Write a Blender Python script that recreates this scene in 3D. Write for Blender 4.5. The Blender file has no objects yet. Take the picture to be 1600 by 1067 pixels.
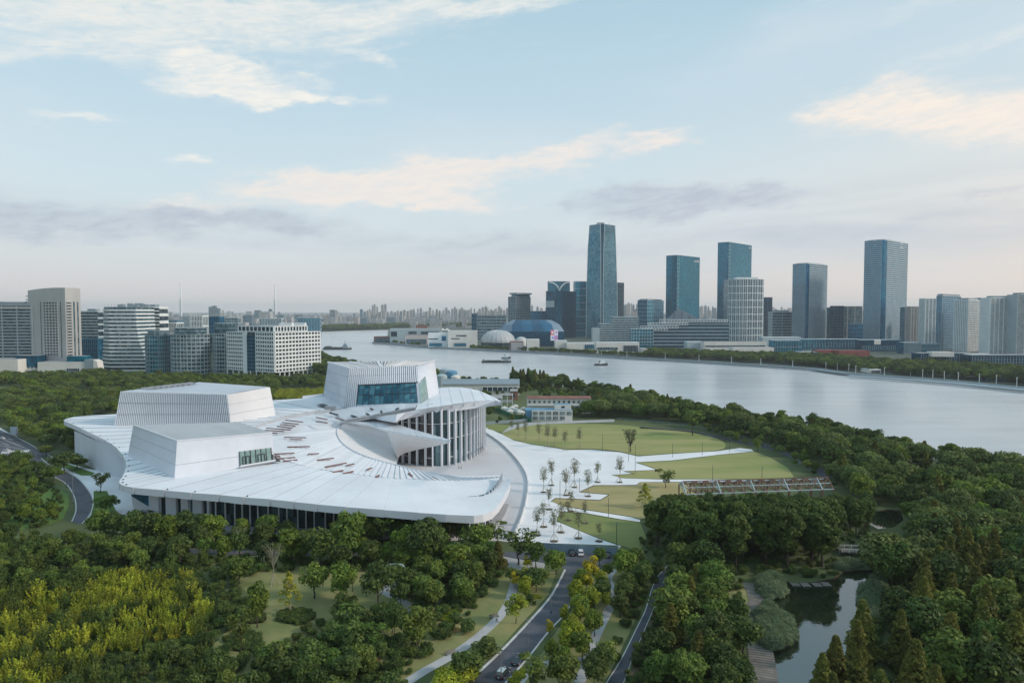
import bpy, math, random
import numpy as np
from mathutils import Vector, Matrix
from mathutils.geometry import tessellate_polygon
random.seed(7); RNG = np.random.default_rng(7)
scene = bpy.context.scene
COL = scene.collection
# ------------------------------------------------------------------ camera, sky, sun, exposure
HAZE = 0.000055; CAM_H = 80.0; PITCH = math.atan(46.5/1067.0)
cam = bpy.data.objects.new('camera', bpy.data.cameras.new('camera')); COL.objects.link(cam)
cam.location = (0, 0, CAM_H); cam.rotation_euler = (math.radians(90)-PITCH, 0, 0)
cam.data.lens = 24.0; cam.data.sensor_width = 36.0; cam.data.clip_start = 1.0; cam.data.clip_end = 90000.0
scene.camera = cam
scene.view_settings.view_transform = 'Standard'; scene.view_settings.look = 'None'
scene.view_settings.exposure = 0.27; scene.view_settings.gamma = 1.0
scene.view_settings.use_curve_mapping = False
scene.cycles.use_denoising = True
scene.cycles.max_bounces = 6; scene.cycles.diffuse_bounces = 3; scene.cycles.glossy_bounces = 3
scene.cycles.transmission_bounces = 3; scene.cycles.transparent_max_bounces = 4; scene.cycles.volume_bounces = 1

SUN_AZ = math.radians(102)     # clockwise from +Y: to the right, a little behind the camera
SUN_EL = math.radians(29)
sun = bpy.data.objects.new('sun', bpy.data.lights.new('sun', 'SUN')); COL.objects.link(sun)
sd = Vector((math.sin(SUN_AZ)*math.cos(SUN_EL), math.cos(SUN_AZ)*math.cos(SUN_EL), math.sin(SUN_EL)))
sun.rotation_euler = sd.to_track_quat('Z', 'Y').to_euler()
sun.data.energy = 2.1; sun.data.angle = math.radians(8); sun.data.color = (1.0, 0.84, 0.71)

def s2l(c):
    return tuple(((x/255.0)/12.92 if x/255.0 <= .04045 else ((x/255.0+.055)/1.055)**2.4) for x in c)

def RAY(u, v):
    x = (u-800.0)/1067.0; y = (533.5-v)/1067.0
    return Vector((x, math.cos(PITCH)+y*math.sin(PITCH), -math.sin(PITCH)+y*math.cos(PITCH)))
def P(u, v, z=0.0):
    """the place at height z that the photograph shows at (u, v)"""
    r = RAY(u, v); t = (z-CAM_H)/r.z
    return Vector((r.x*t, r.y*t, z))
def ATD(u, v, Y):
    """the place at depth Y that the photograph shows at (u, v)"""
    r = RAY(u, v); t = Y/r.y
    return Vector((r.x*t, Y, CAM_H+r.z*t))

world = bpy.data.worlds.new('World'); scene.world = world; world.use_nodes = True
def build_world():
    nt = world.node_tree; N = nt.nodes; L = nt.links; N.clear()
    out = N.new('ShaderNodeOutputWorld'); bg = N.new('ShaderNodeBackground')
    L.new(bg.outputs[0], out.inputs[0]); bg.inputs[1].default_value = 0.1
    def setin(sock, v):
        if isinstance(v, (int, float)): sock.default_value = v
        elif isinstance(v, tuple): sock.default_value = v if len(v) == len(sock.default_value) else (*v, 1)
        else: L.new(v, sock)
    def m(op, a, b=0.0, c=None, clamp=False):
        n = N.new('ShaderNodeMath'); n.operation = op; n.use_clamp = clamp
        setin(n.inputs[0], a); setin(n.inputs[1], b)
        if c is not None: setin(n.inputs[2], c)
        return n.outputs[0]
    def sm(x, a, b):
        n = N.new('ShaderNodeMapRange'); n.interpolation_type = 'SMOOTHSTEP'
        setin(n.inputs[0], x); n.inputs[1].default_value = a; n.inputs[2].default_value = b
        n.inputs[3].default_value = 0; n.inputs[4].default_value = 1
        return n.outputs[0]
    def mix(f, a, b):
        n = N.new('ShaderNodeMix'); n.data_type = 'RGBA'; n.clamp_factor = True
        setin(n.inputs[0], f); setin(n.inputs[6], a); setin(n.inputs[7], b)
        return n.outputs[2]
    tc = N.new('ShaderNodeTexCoord'); sp = N.new('ShaderNodeSeparateXYZ'); L.new(tc.outputs['Generated'], sp.inputs[0])
    x, y, z = sp.outputs
    az = m('ARCTAN2', x, y)
    el = m('ARCTAN2', z, m('SQRT', m('ADD', m('MULTIPLY', x, x), m('MULTIPLY', y, y))))
    def noise(sa, se, detail, rough, w, warp=0.0, shear=0.0):
        cb = N.new('ShaderNodeCombineXYZ')
        e2 = m('ADD', el, m('MULTIPLY', az, shear)) if shear else el
        L.new(m('MULTIPLY', az, sa), cb.inputs[0]); L.new(m('MULTIPLY', e2, se), cb.inputs[1]); cb.inputs[2].default_value = w
        n = N.new('ShaderNodeTexNoise'); n.noise_dimensions = '3D'
        L.new(cb.outputs[0], n.inputs['Vector']); n.inputs['Scale'].default_value = 1
        n.inputs['Detail'].default_value = detail; n.inputs['Roughness'].default_value = rough
        n.inputs['Distortion'].default_value = warp
        return n.outputs['Fac']
    sky = N.new('ShaderNodeTexSky'); sky.sky_type = 'NISHITA'; sky.sun_disc = False
    sky.sun_elevation = SUN_EL; sky.sun_rotation = SUN_AZ; sky.air_density = 1.2; sky.dust_density = 1.5; sky.ozone_density = 1.5
    def c10(rgb, k=9.1): return tuple(q*k for q in s2l(rgb))
    # high thin veil: colour by elevation
    ramp = N.new('ShaderNodeValToRGB'); cr = ramp.color_ramp
    L.new(m('MULTIPLY', el, 2.0, clamp=True), ramp.inputs[0])
    stops = [(0.0, (216, 208, 206)), (0.07, (210, 208, 211)), (0.20, (206, 216, 220)), (0.36, (200, 217, 224)), (0.60, (186, 210, 222)), (0.90, (168, 199, 214)), (1.0, (164, 196, 212))]
    while len(cr.elements) < len(stops): cr.elements.new(0.5)
    for e, (p, c) in zip(cr.elements, stops): e.position = p; e.color = (*s2l(c), 1)
    sc10 = N.new('ShaderNodeVectorMath'); sc10.operation = 'SCALE'; L.new(ramp.outputs[0], sc10.inputs[0]); sc10.inputs['Scale'].default_value = 9.7
    base = mix(0.86, sky.outputs[0], sc10.outputs[0])
    # warmer towards the sunset side, low down
    warm = m('MULTIPLY', sm(az, -0.1, 1.3), m('SUBTRACT', 1.0, sm(el, 0.05, 0.42)))
    base = mix(m('MULTIPLY', warm, 0.85), base, c10((240, 222, 206)))
    # sunset glow, low in the sky around the sun's bearing
    da = m('DIVIDE', m('SUBTRACT', az, SUN_AZ-.1), .55)
    glow = m('MULTIPLY', m('POWER', 2.718, m('MULTIPLY', m('MULTIPLY', da, da), -1.0)), m('SUBTRACT', 1.0, sm(el, 0.02, 0.26)))
    base = mix(m('MULTIPLY', glow, .85), base, c10((255, 186, 140), 11.5))
    # soft large-scale variation
    big = noise(2.2, 7.0, 3, .5, 3.1)
    base = mix(m('MULTIPLY', sm(big, .45, .75), 0.45), base, c10((214, 221, 226)))
    # grey layers low in the sky
    layer = noise(2.0, 16.0, 5, .55, 7.7, .3)
    band = m('MULTIPLY', sm(el, 0.03, 0.10), m('SUBTRACT', 1.0, sm(el, 0.13, 0.20)))
    base = mix(m('MULTIPLY', m('MULTIPLY', band, sm(layer, .36, .66)), .62), base, c10((188, 197, 207)))
    def pix(u, v):
        r = RAY(u, v); return math.atan2(r.x, r.y), math.atan2(r.z, math.hypot(r.x, r.y))
    n1 = noise(7.0, 34.0, 10, .64, 1.3, 1.1, -0.10); n2 = noise(30.0, 120.0, 7, .66, 5.3, .6, -0.12); n3 = noise(6.0, 38.0, 10, .66, 9.1, 1.0, -0.16)
    dist = m('MULTIPLY', m('SUBTRACT', noise(8.0, 16.0, 5, .6, 2.2), .5), .16)
    dist2 = m('MULTIPLY', m('SUBTRACT', noise(10.0, 22.0, 5, .6, 6.2), .5), .07)
    azd = m('ADD', az, dist); eld = m('ADD', el, dist2)
    def blob(u, v, wu, wv, tilt=0.0, p=2.0):
        a0, e0 = pix(u, v); ct, st = math.cos(tilt), math.sin(tilt)
        da = m('SUBTRACT', azd, a0); de = m('SUBTRACT', eld, e0)
        p1 = m('DIVIDE', m('ADD', m('MULTIPLY', da, ct), m('MULTIPLY', de, st)), wu/1067.0)
        p2 = m('DIVIDE', m('SUBTRACT', m('MULTIPLY', de, ct), m('MULTIPLY', da, st)), wv/1067.0)
        r2 = m('ADD', m('MULTIPLY', p1, p1), m('MULTIPLY', p2, p2))
        return m('POWER', 2.718, m('MULTIPLY', r2, -1.0))
    def cloud(base, blobs, tex, colr, lo, hi, gain, op):
        s = None
        for b in blobs:
            g = m('MULTIPLY', blob(*b[:5]), b[5]); s = g if s is None else m('ADD', s, g)
        w2 = m('ADD', m('MULTIPLY', tex, .62), m('MULTIPLY', n2, .38))
        f = sm(m('ADD', m('MULTIPLY', m('SUBTRACT', w2, .5), 1.25*gain), m('MULTIPLY', m('MINIMUM', s, 1.4), .80)), .10+lo*.3, 1.06)
        f = m('MULTIPLY', f, m('ADD', .52, m('MULTIPLY', sm(m('ADD', m('MULTIPLY', n2, .6), m('MULTIPLY', n3, .4)), .34, .62), .48)))
        return mix(m('MULTIPLY', f, op), base, c10(colr))
    # broad thin streaks (top left and towards the right), also spread over the whole sky
    streak = m('MULTIPLY', sm(n3, .52, .80), sm(el, .20, .45))
    base = mix(m('MULTIPLY', streak, .28), base, c10((226, 231, 230)))
    base = cloud(base, [(120, 28, 420, 42, .06, 1.0), (520, 20, 330, 26, .10, .9), (780, 2, 160, 14, .1, .8), (20, 80, 140, 18, .1, .6), (1470, 95, 150, 16, .14, .6), (1450, 8, 90, 10, .1, .7)], n3, (233, 232, 226), .12, .95, 1.1, .85)
    base = cloud(base, [(720, 268, 200, 28, .12, 1.15), (560, 290, 150, 24, .05, 1.1), (470, 292, 90, 12, .05, .9), (660, 318, 130, 12, 0, .9), (860, 243, 120, 12, .12, .9), (1040, 215, 55, 14, .1, .9), (300, 322, 110, 14, .03, .8), (640, 315, 170, 14, 0, .7), (1030, 290, 110, 8, 0, .6)], n1, (238, 228, 220), .18, .95, 1.2, .9)
    base = cloud(base, [(340, 122, 88, 28, .04, 1.15), (450, 150, 130, 9, .03, 1.1), (330, 92, 75, 12, .02, .7), (480, 120, 40, 12, 0, .6), (580, 90, 40, 11, -.2, .8), (297, 256, 34, 9, 0, 1.), (130, 185, 55, 8, .08, .8), (265, 325, 50, 10, 0, .7)], n1, (240, 236, 228), .2, .85, 1.1, .95)
    base = cloud(base, [(1370, 158, 70, 24, .05, 1.2), (1500, 178, 170, 26, -.05, 1.1), (1620, 180, 120, 40, 0, 1.0), (1300, 182, 50, 6, 0, .6)], n1, (244, 232, 220), .2, .85, .9, .95)
    base = cloud(base, [(1000, 312, 85, 26, 0, 1.5), (1150, 312, 130, 20, 0, 1.0), (878, 322, 30, 14, 0, .8), (1545, 307, 60, 8, 0, .8), (100, 345, 200, 24, .05, 1.2), (420, 350, 110, 14, 0, .9), (700, 380, 300, 26, 0, .7), (1350, 360, 260, 18, 0, .6)], n1, (176, 184, 199), .1, .95, .9, .85)
    L.new(base, bg.inputs[0])
build_world()

# ------------------------------------------------------------------ helpers
def tag(o, label=None, cat=None, group=None, kind=None):
    if label: o['label'] = label
    if cat: o['category'] = cat
    if group: o['group'] = group
    if kind: o['kind'] = kind
    return o
def empty(name, loc=(0, 0, 0), rz=0.0, label=None, cat=None, group=None):
    o = bpy.data.objects.new(name, None); COL.objects.link(o); o.location = loc; o.rotation_euler = (0, 0, rz)
    o.empty_display_size = .5
    return tag(o, label, cat, group)
class MB:
    def __init__(s): s.v = []; s.f = []; s.m = []
    def quad(s, a, b, c, d, mi=0):
        n = len(s.v); s.v += [tuple(a), tuple(b), tuple(c), tuple(d)]; s.f.append((n, n+1, n+2, n+3)); s.m.append(mi)
    def poly(s, pts, mi=0):
        n = len(s.v); s.v += [tuple(p) for p in pts]; s.f.append(tuple(range(n, n+len(pts)))); s.m.append(mi)
    def hexa(s, b, t, mi=0, bottom=True):
        """b, t: four corners each, counter-clockwise seen from above"""
        n = len(s.v); s.v += [tuple(p) for p in b]+[tuple(p) for p in t]
        fs = [(4, 5, 6, 7), (0, 1, 5, 4), (1, 2, 6, 5), (2, 3, 7, 6), (3, 0, 4, 7)]
        if bottom: fs.append((3, 2, 1, 0))
        for f in fs: s.f.append(tuple(n+i for i in f)); s.m.append(mi)
    def box(s, x0, y0, z0, x1, y1, z1, mi=0):
        s.hexa([(x0, y0, z0), (x1, y0, z0), (x1, y1, z0), (x0, y1, z0)], [(x0, y0, z1), (x1, y0, z1), (x1, y1, z1), (x0, y1, z1)], mi)
    def bar(s, a, b, w, h=None, mi=0, up=None):
        a = Vector(a); b = Vector(b); h = h or w; d = (b-a).normalized()
        up = Vector(up) if up else (Vector((0, 0, 1)) if abs(d.z) < .9 else Vector((0, 1, 0)))
        r = d.cross(up).normalized()*w/2; q = r.cross(d).normalized()*h/2
        n = len(s.v); s.v += [tuple(p) for p in (a-r-q, a+r-q, a+r+q, a-r+q, b-r-q, b+r-q, b+r+q, b-r+q)]
        for f in ((0, 3, 2, 1), (4, 5, 6, 7), (0, 1, 5, 4), (1, 2, 6, 5), (2, 3, 7, 6), (3, 0, 4, 7)): s.f.append(tuple(n+i for i in f)); s.m.append(mi)
    def tube(s, pts, radii, k=6, mi=0, cap=True):
        n0 = len(s.v); pts = [Vector(p) for p in pts]
        for i, p in enumerate(pts):
            d = (pts[min(i+1, len(pts)-1)]-pts[max(i-1, 0)]).normalized()
            up = Vector((1, 0, 0)) if abs(d.x) < .9 else Vector((0, 1, 0))
            r = d.cross(up).normalized(); q = d.cross(r)
            for j in range(k):
                a = 2*math.pi*j/k; s.v.append(tuple(p+(r*math.cos(a)+q*math.sin(a))*radii[i]))
        for i in range(len(pts)-1):
            for j in range(k):
                a = n0+i*k+j; b = n0+i*k+(j+1) % k; s.f.append((a, b, b+k, a+k)); s.m.append(mi)
        if cap: s.f.append(tuple(n0+(len(pts)-1)*k+j for j in range(k))); s.m.append(mi)
    def grid(s, rows, mi=0):
        n = len(s.v); w = len(rows[0])
        for r in rows: s.v += [tuple(p) for p in r]
        for i in range(len(rows)-1):
            for j in range(w-1): s.f.append((n+i*w+j, n+i*w+j+1, n+(i+1)*w+j+1, n+(i+1)*w+j)); s.m.append(mi)
    def area(s, pts, z, mi=0):
        """flat polygon, triangulated"""
        pts = [(p[0], p[1], z) for p in pts]; n = len(s.v); s.v += pts
        for t in tessellate_polygon([[Vector(p) for p in pts]]):
            a, b, c = (Vector(pts[i]) for i in t)
            if (b-a).cross(c-a).z < 0: t = (t[0], t[2], t[1])
            s.f.append(tuple(n+i for i in t)); s.m.append(mi)
    def mesh(s, name, mats, smooth=False):
        me = bpy.data.meshes.new(name); me.from_pydata(s.v, [], s.f)
        for mt in (mats if isinstance(mats, (list, tuple)) else [mats]): me.materials.append(mt)
        me.polygons.foreach_set('material_index', s.m)
        if smooth: me.polygons.foreach_set('use_smooth', [True]*len(s.f))
        me.update(); return me
    def build(s, name, mats, parent=None, smooth=False, loc=None):
        o = bpy.data.objects.new(name, s.mesh(name, mats, smooth)); COL.objects.link(o)
        if parent: o.parent = parent
        if loc is not None: o.location = loc
        return o
def put(name, me, parent=None, loc=(0, 0, 0), rz=0.0, sc=(1, 1, 1)):
    o = bpy.data.objects.new(name, me); COL.objects.link(o); o.location = loc; o.rotation_euler = (0, 0, rz); o.scale = sc
    if parent: o.parent = parent
    return o

# ------------------------------------------------------------------ materials
def new_mat(name):
    mt = bpy.data.materials.new(name); mt.use_nodes = True
    return mt, mt.node_tree, mt.node_tree.nodes['Principled BSDF']
def mat(name, col, rough=.6, var=.12, scale=.3, metal=0.0, spec=.4, col2=None, bump=0.0, bscale=4.0, objrand=0.0, stretch=(1, 1, 1), island=0.0):
    mt, nt, b = new_mat(name); N = nt.nodes; L = nt.links
    b.inputs['Roughness'].default_value = rough; b.inputs['Metallic'].default_value = metal; b.inputs['Specular IOR Level'].default_value = spec
    geo = N.new('ShaderNodeNewGeometry'); mp = N.new('ShaderNodeMapping'); mp.inputs['Scale'].default_value = stretch
    L.new(geo.outputs['Position'], mp.inputs[0])
    nz = N.new('ShaderNodeTexNoise'); nz.inputs['Scale'].default_value = scale; nz.inputs['Detail'].default_value = 6; nz.inputs['Roughness'].default_value = .6
    L.new(mp.outputs[0], nz.inputs['Vector'])
    c2 = col2 or tuple(c*(1-var*2) for c in col); c1 = col if col2 else tuple(min(1, c*(1+var)) for c in col)
    mx = N.new('ShaderNodeMix'); mx.data_type = 'RGBA'; mx.inputs[6].default_value = (*c2, 1); mx.inputs[7].default_value = (*c1, 1)
    mr = N.new('ShaderNodeMapRange'); mr.inputs[1].default_value = .3; mr.inputs[2].default_value = .7
    L.new(nz.outputs['Fac'], mr.inputs[0]); L.new(mr.outputs[0], mx.inputs[0]); outc = mx.outputs[2]
    for amt, sock in ((objrand, None), (island, None)):
        if amt:
            src = (N.new('ShaderNodeObjectInfo').outputs['Random'] if amt is objrand and objrand else geo.outputs['Random Per Island'])
            r2 = N.new('ShaderNodeMapRange'); r2.inputs[3].default_value = 1-amt; r2.inputs[4].default_value = 1+amt
            L.new(src, r2.inputs[0]); hs = N.new('ShaderNodeHueSaturation'); L.new(outc, hs.inputs['Color']); L.new(r2.outputs[0], hs.inputs['Value']); outc = hs.outputs[0]
    L.new(outc, b.inputs['Base Color'])
    if bump:
        n2 = N.new('ShaderNodeTexNoise'); n2.inputs['Scale'].default_value = bscale; n2.inputs['Detail'].default_value = 5; L.new(mp.outputs[0], n2.inputs['Vector'])
        bp = N.new('ShaderNodeBump'); bp.inputs['Strength'].default_value = bump; bp.inputs['Distance'].default_value = .1
        L.new(n2.outputs['Fac'], bp.inputs['Height']); L.new(bp.outputs[0], b.inputs['Normal'])
    return mt
def glassmat(name, c_dark, c_light, cell=(3.0, 3.0, 3.6), rough=.12, metal=.35, frac=.35, big=.012):
    """window glass whose panes differ (blinds, rooms), on a grid of real pane size"""
    mt, nt, b = new_mat(name); N = nt.nodes; L = nt.links
    geo = N.new('ShaderNodeNewGeometry'); sn = N.new('ShaderNodeVectorMath'); sn.operation = 'SNAP'; L.new(geo.outputs['Position'], sn.inputs[0]); sn.inputs[1].default_value = cell
    wn = N.new('ShaderNodeTexWhiteNoise'); L.new(sn.outputs[0], wn.inputs['Vector'])
    nz = N.new('ShaderNodeTexNoise'); nz.inputs['Scale'].default_value = big; nz.inputs['Detail'].default_value = 4; L.new(geo.outputs['Position'], nz.inputs['Vector'])
    ad = N.new('ShaderNodeMath'); ad.operation = 'MULTIPLY_ADD'; L.new(nz.outputs['Fac'], ad.inputs[0]); ad.inputs[1].default_value = .9; L.new(wn.outputs['Value'], ad.inputs[2])
    mr = N.new('ShaderNodeMapRange'); mr.inputs[1].default_value = .45+(1-frac)*.5; mr.inputs[2].default_value = 1.5; L.new(ad.outputs[0], mr.inputs[0])
    mx = N.new('ShaderNodeMix'); mx.data_type = 'RGBA'; mx.inputs[6].default_value = (*c_dark, 1); mx.inputs[7].default_value = (*c_light, 1)
    L.new(mr.outputs[0], mx.inputs[0]); L.new(mx.outputs[2], b.inputs['Base Color'])
    b.inputs['Roughness'].default_value = rough; b.inputs['Metallic'].default_value = metal; b.inputs['Specular IOR Level'].default_value = .4; b.inputs['Specular Tint'].default_value = (.55, .85, 1, 1)
    return mt
M = {}
M['white'] = mat('white_panel', (.67, .705, .755), .5, .04, .05, spec=.3)
M['white_roof'] = mat('white_roof_panel', (.755, .79, .835), .5, .05, .06, spec=.3, objrand=.03)
M['white_wall'] = mat('white_cladding', (.61, .655, .725), .5, .05, .08)
M['white_soffit'] = mat('white_soffit', (.70, .70, .71), .6, .03, .08)
M['tread'] = mat('stair_tread_white', (.66, .695, .74), .55, .04, .1, objrand=.09)
M['parapet'] = mat('grey_parapet', (.42, .45, .48), .6, .05, .2)
M['louvre'] = mat('grey_louvre', (.30, .33, .36), .6, .08, .2)
M['dark'] = mat('dark_gap', (.05, .06, .075), .6, .1, .5)
M['redslot'] = mat('red_brown_slot', (.20, .09, .075), .6, .15, .3)
M['paving'] = mat('white_paving', (.76, .775, .80), .7, .06, .05, bump=.05, bscale=2.)
M['ramp'] = mat('pale_ramp_paving', (.60, .61, .64), .7, .06, .04)
M['concrete'] = mat('concrete', (.42, .43, .44), .8, .1, .15)
M['kerb'] = mat('pale_kerb', (.55, .56, .56), .8, .08, .3)
M['asphalt'] = mat('asphalt', (.090, .098, .120), .75, .22, .12, bump=.1, bscale=6., spec=.35)
M['asphalt_blue'] = mat('path_asphalt', (.080, .088, .112), .8, .2, .15)
M['paint'] = mat('road_paint', (.7, .7, .7), .7, .1, .5)
M['metal'] = mat('grey_metal', (.28, .30, .33), .4, .1, .3, metal=.5)
M['dark_metal'] = mat('dark_metal', (.06, .065, .07), .4, .1, .3, metal=.5)
# ------------------------------------------------------------------ land, river, pond, roads, lawns
M['land'] = mat('land_green', (.110, .140, .052), .95, .3, .03, col2=(.055, .080, .030), bump=.2, bscale=1.5)
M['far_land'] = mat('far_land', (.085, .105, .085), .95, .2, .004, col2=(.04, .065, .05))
M['lawn'] = mat('lawn_grass', (.230, .250, .085), .95, .1, .035, col2=(.130, .185, .052), bump=.15, bscale=3., stretch=(.5, 1.6, 1))
M['lawn_dry'] = mat('dry_lawn_grass', (.400, .330, .165), .95, .1, .05, col2=(.250, .240, .095), bump=.15, bscale=3., stretch=(.5, 1.5, 1))
M['lawn_mix'] = mat('patchy_lawn_grass', (.370, .330, .145), .95, .1, .020, col2=(.150, .215, .055), bump=.15, bscale=3., stretch=(.45, 2.0, 1))
M['lawn_park'] = mat('park_grass', (.300, .275, .120), .95, .1, .055, col2=(.125, .165, .050), bump=.3, bscale=2.)
M['lawn_bright'] = mat('bright_grass', (.110, .200, .035), .95, .1, .1, col2=(.075, .14, .028), bump=.3, bscale=2.)
M['soil'] = mat('bare_soil', (.115, .090, .060), .95, .2, .2, col2=(.06, .055, .03), bump=.3, bscale=2.)
M['timber'] = mat('grey_boardwalk', (.20, .185, .165), .8, .15, .6, objrand=.12)
def water_mat(name, col, rough, scale, strength, stretch, big=0.0):
    mt, nt, b = new_mat(name); N = nt.nodes; L = nt.links
    b.inputs['Base Color'].default_value = (*col, 1); b.inputs['Roughness'].default_value = rough; b.inputs['IOR'].default_value = 1.33 if big else 2.3
    b.inputs['Specular IOR Level'].default_value = .6
    geo = N.new('ShaderNodeNewGeometry'); mp = N.new('ShaderNodeMapping'); mp.inputs['Scale'].default_value = stretch; L.new(geo.outputs['Position'], mp.inputs[0])
    nz = N.new('ShaderNodeTexNoise'); nz.inputs['Scale'].default_value = scale; nz.inputs['Detail'].default_value = 3; L.new(mp.outputs[0], nz.inputs['Vector'])
    bp = N.new('ShaderNodeBump'); bp.inputs['Strength'].default_value = strength; bp.inputs['Distance'].default_value = .4
    L.new(nz.outputs['Fac'], bp.inputs['Height']); L.new(bp.outputs[0], b.inputs['Normal'])
    if big:   # long darker streaks in the river's base colour
        m3 = N.new('ShaderNodeMapping'); m3.inputs['Scale'].default_value = (1, 4.5, 1); L.new(geo.outputs['Position'], m3.inputs[0])
        n3 = N.new('ShaderNodeTexNoise'); n3.inputs['Scale'].default_value = .006; n3.inputs['Detail'].default_value = 8; n3.inputs['Roughness'].default_value = .62; L.new(m3.outputs[0], n3.inputs['Vector'])
        r3 = N.new('ShaderNodeMapRange'); r3.inputs[1].default_value = .30; r3.inputs[2].default_value = .58; L.new(n3.outputs['Fac'], r3.inputs[0])
        mc = N.new('ShaderNodeMix'); mc.data_type = 'RGBA'; mc.inputs[6].default_value = tuple(c*.80 for c in col)+(1,); mc.inputs[7].default_value = (*col, 1); L.new(r3.outputs[0], mc.inputs[0]); L.new(mc.outputs[2], b.inputs['Base Color'])
    if big:   # calmer and more ruffled patches of water
        n2 = N.new('ShaderNodeTexNoise'); n2.inputs['Scale'].default_value = .004; n2.inputs['Detail'].default_value = 4; L.new(mp.outputs[0], n2.inputs['Vector'])
        mr = N.new('ShaderNodeMapRange'); mr.inputs[1].default_value = .35; mr.inputs[2].default_value = .65; mr.inputs[3].default_value = rough; mr.inputs[4].default_value = rough+big
        L.new(n2.outputs['Fac'], mr.inputs[0]); L.new(mr.outputs[0], b.inputs['Roughness'])
    return mt
M['river'] = water_mat('river_water', (.48, .515, .54), .2, .22, .30, (1, .5, 1), .16)
M['pond'] = water_mat('pond_water', (.014, .022, .012), .03, .9, .03, (1, 1, 1))

def px(pts, z=0.0): return [P(u, v, z) for u, v in pts]
RIVER_FAR = [(355, 521), (430, 519.5), (500, 518.7), (560, 516.5), (607, 515.5), (606, 524), (586, 530), (582, 536), (620, 538.5), (650, 541), (705, 544.5), (735, 546), (795, 549), (875, 553), (930, 556.5), (1005, 561), (1080, 565), (1144, 569), (1210, 573), (1280, 578), (1330, 585), (1440, 593), (1520, 600), (1600, 608), (1760, 622), (2100, 650)]
RIVER_NEAR = [(2500, 860), (2100, 820), (1800, 775), (1600, 742), (1500, 726), (1440, 716), (1370, 702), (1330, 690), (1280, 672), (1180, 660), (1140, 652), (1090, 645), (1030, 631), (1000, 623), (960, 616), (900, 606), (850, 599), (780, 594), (690, 592), (600, 584), (510, 566), (470, 556), (430, 546), (390, 534), (355, 526)]
POND = [(1195, 1016), (1203, 1045), (1210, 1075), (1215, 1110), (1245, 1110), (1275, 1080), (1300, 1045), (1345, 1008), (1366, 978), (1352, 940), (1356, 922), (1391, 898), (1381, 887), (1350, 889), (1319, 892), (1302, 903), (1270, 909), (1244, 910), (1215, 906), (1188, 915), (1192, 930), (1205, 950), (1222, 965), (1235, 985), (1236, 1002), (1215, 1012)]
POND2 = [(1358, 801), (1385, 795), (1408, 797), (1412, 812), (1396, 824), (1372, 826), (1352, 815)]
river_poly = px(RIVER_FAR+RIVER_NEAR); pond_poly = px(POND); pond2_poly = px(POND2)
def holed_land():
    big = 60000.0
    outer = [Vector((-big, -3000, 0)), Vector((big, -3000, 0)), Vector((big, big, 0)), Vector((-big, big, 0))]
    loops = [outer, river_poly[::-1], pond_poly, pond2_poly]
    pts = [p for l in loops for p in l]
    mb = MB(); mb.v = [tuple(p) for p in pts]
    for t in tessellate_polygon(loops):
        a, b, c = (pts[i] for i in t)
        if (b-a).cross(c-a).z < 0: t = (t[0], t[2], t[1])
        mb.f.append(tuple(t)); mb.m.append(0)
    return mb
tag(holed_land().build('ground', M['land']), kind='structure')
def skirt(name, poly, z0, z1, mt):
    mb = MB(); n = len(poly)
    for i in range(n):
        a, b = poly[i], poly[(i+1) % n]
        mb.quad((a.x, a.y, z0), (b.x, b.y, z0), (b.x, b.y, z1), (a.x, a.y, z1))
    return tag(mb.build(name, mt), kind='structure')
skirt('river_bank', river_poly, -3.0, 0.0, M['concrete'])
skirt('pond_bank', pond_poly, -1.5, 0.0, M['soil']); skirt('pond_bank', pond2_poly, -1.5, 0.0, M['soil'])
def sheet(name, poly, z, mt, kind='structure'):
    mb = MB(); mb.area(poly, z); return tag(mb.build(name, mt), kind=kind)
sheet('river_water', [(-6000, 300), (6000, 300), (6000, 9000), (-6000, 9000)] if False else [(p.x*1.0, p.y, 0) for p in river_poly], -2.2, M['river'])
sheet('pond_water', pond_poly, -.4, M['pond']); sheet('pond_water', pond2_poly, -.3, M['pond'])
# the land beyond the river, hazier and greyer
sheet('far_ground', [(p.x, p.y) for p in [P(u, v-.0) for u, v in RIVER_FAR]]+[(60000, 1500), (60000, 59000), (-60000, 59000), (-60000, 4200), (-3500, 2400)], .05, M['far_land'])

PLAZA = [(757, 666), (783, 678), (803, 688), (828, 694), (869, 700), (884, 703), (925, 702.5), (969, 706.5), (997, 713), (1050, 709), (1119, 705), (1156, 700), (1174, 702), (1178, 705), (1125, 710), (1050, 719), (994, 722), (1009, 727), (1028, 734), (975, 736), (991, 740), (956, 742), (972, 747), (1031, 749), (1165, 749), (1165, 752), (1000, 753), (994, 757.5), (928, 758), (906, 769), (951, 773), (938, 781), (868, 778), (862, 783), (878, 791), (930, 799), (987, 808), (1000, 812), (1000, 815), (969, 811), (912, 801), (875, 799), (869, 814), (900, 827), (937, 842), (966, 852), (850, 848), (790, 846), (760, 842), (690, 842), (560, 842), (400, 838), (330, 832), (239, 826), (205, 815), (180, 797), (158, 776), (150, 765), (148, 790), (140, 812), (115, 815), (119, 789), (116, 774), (107, 759), (95, 750), (40, 722), (40, 716), (92, 738), (100, 722), (142, 733), (190, 740), (260, 700), (430, 690), (600, 690), (740, 680)]
sheet('plaza_paving', px(PLAZA), .02, M['paving'])
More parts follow.
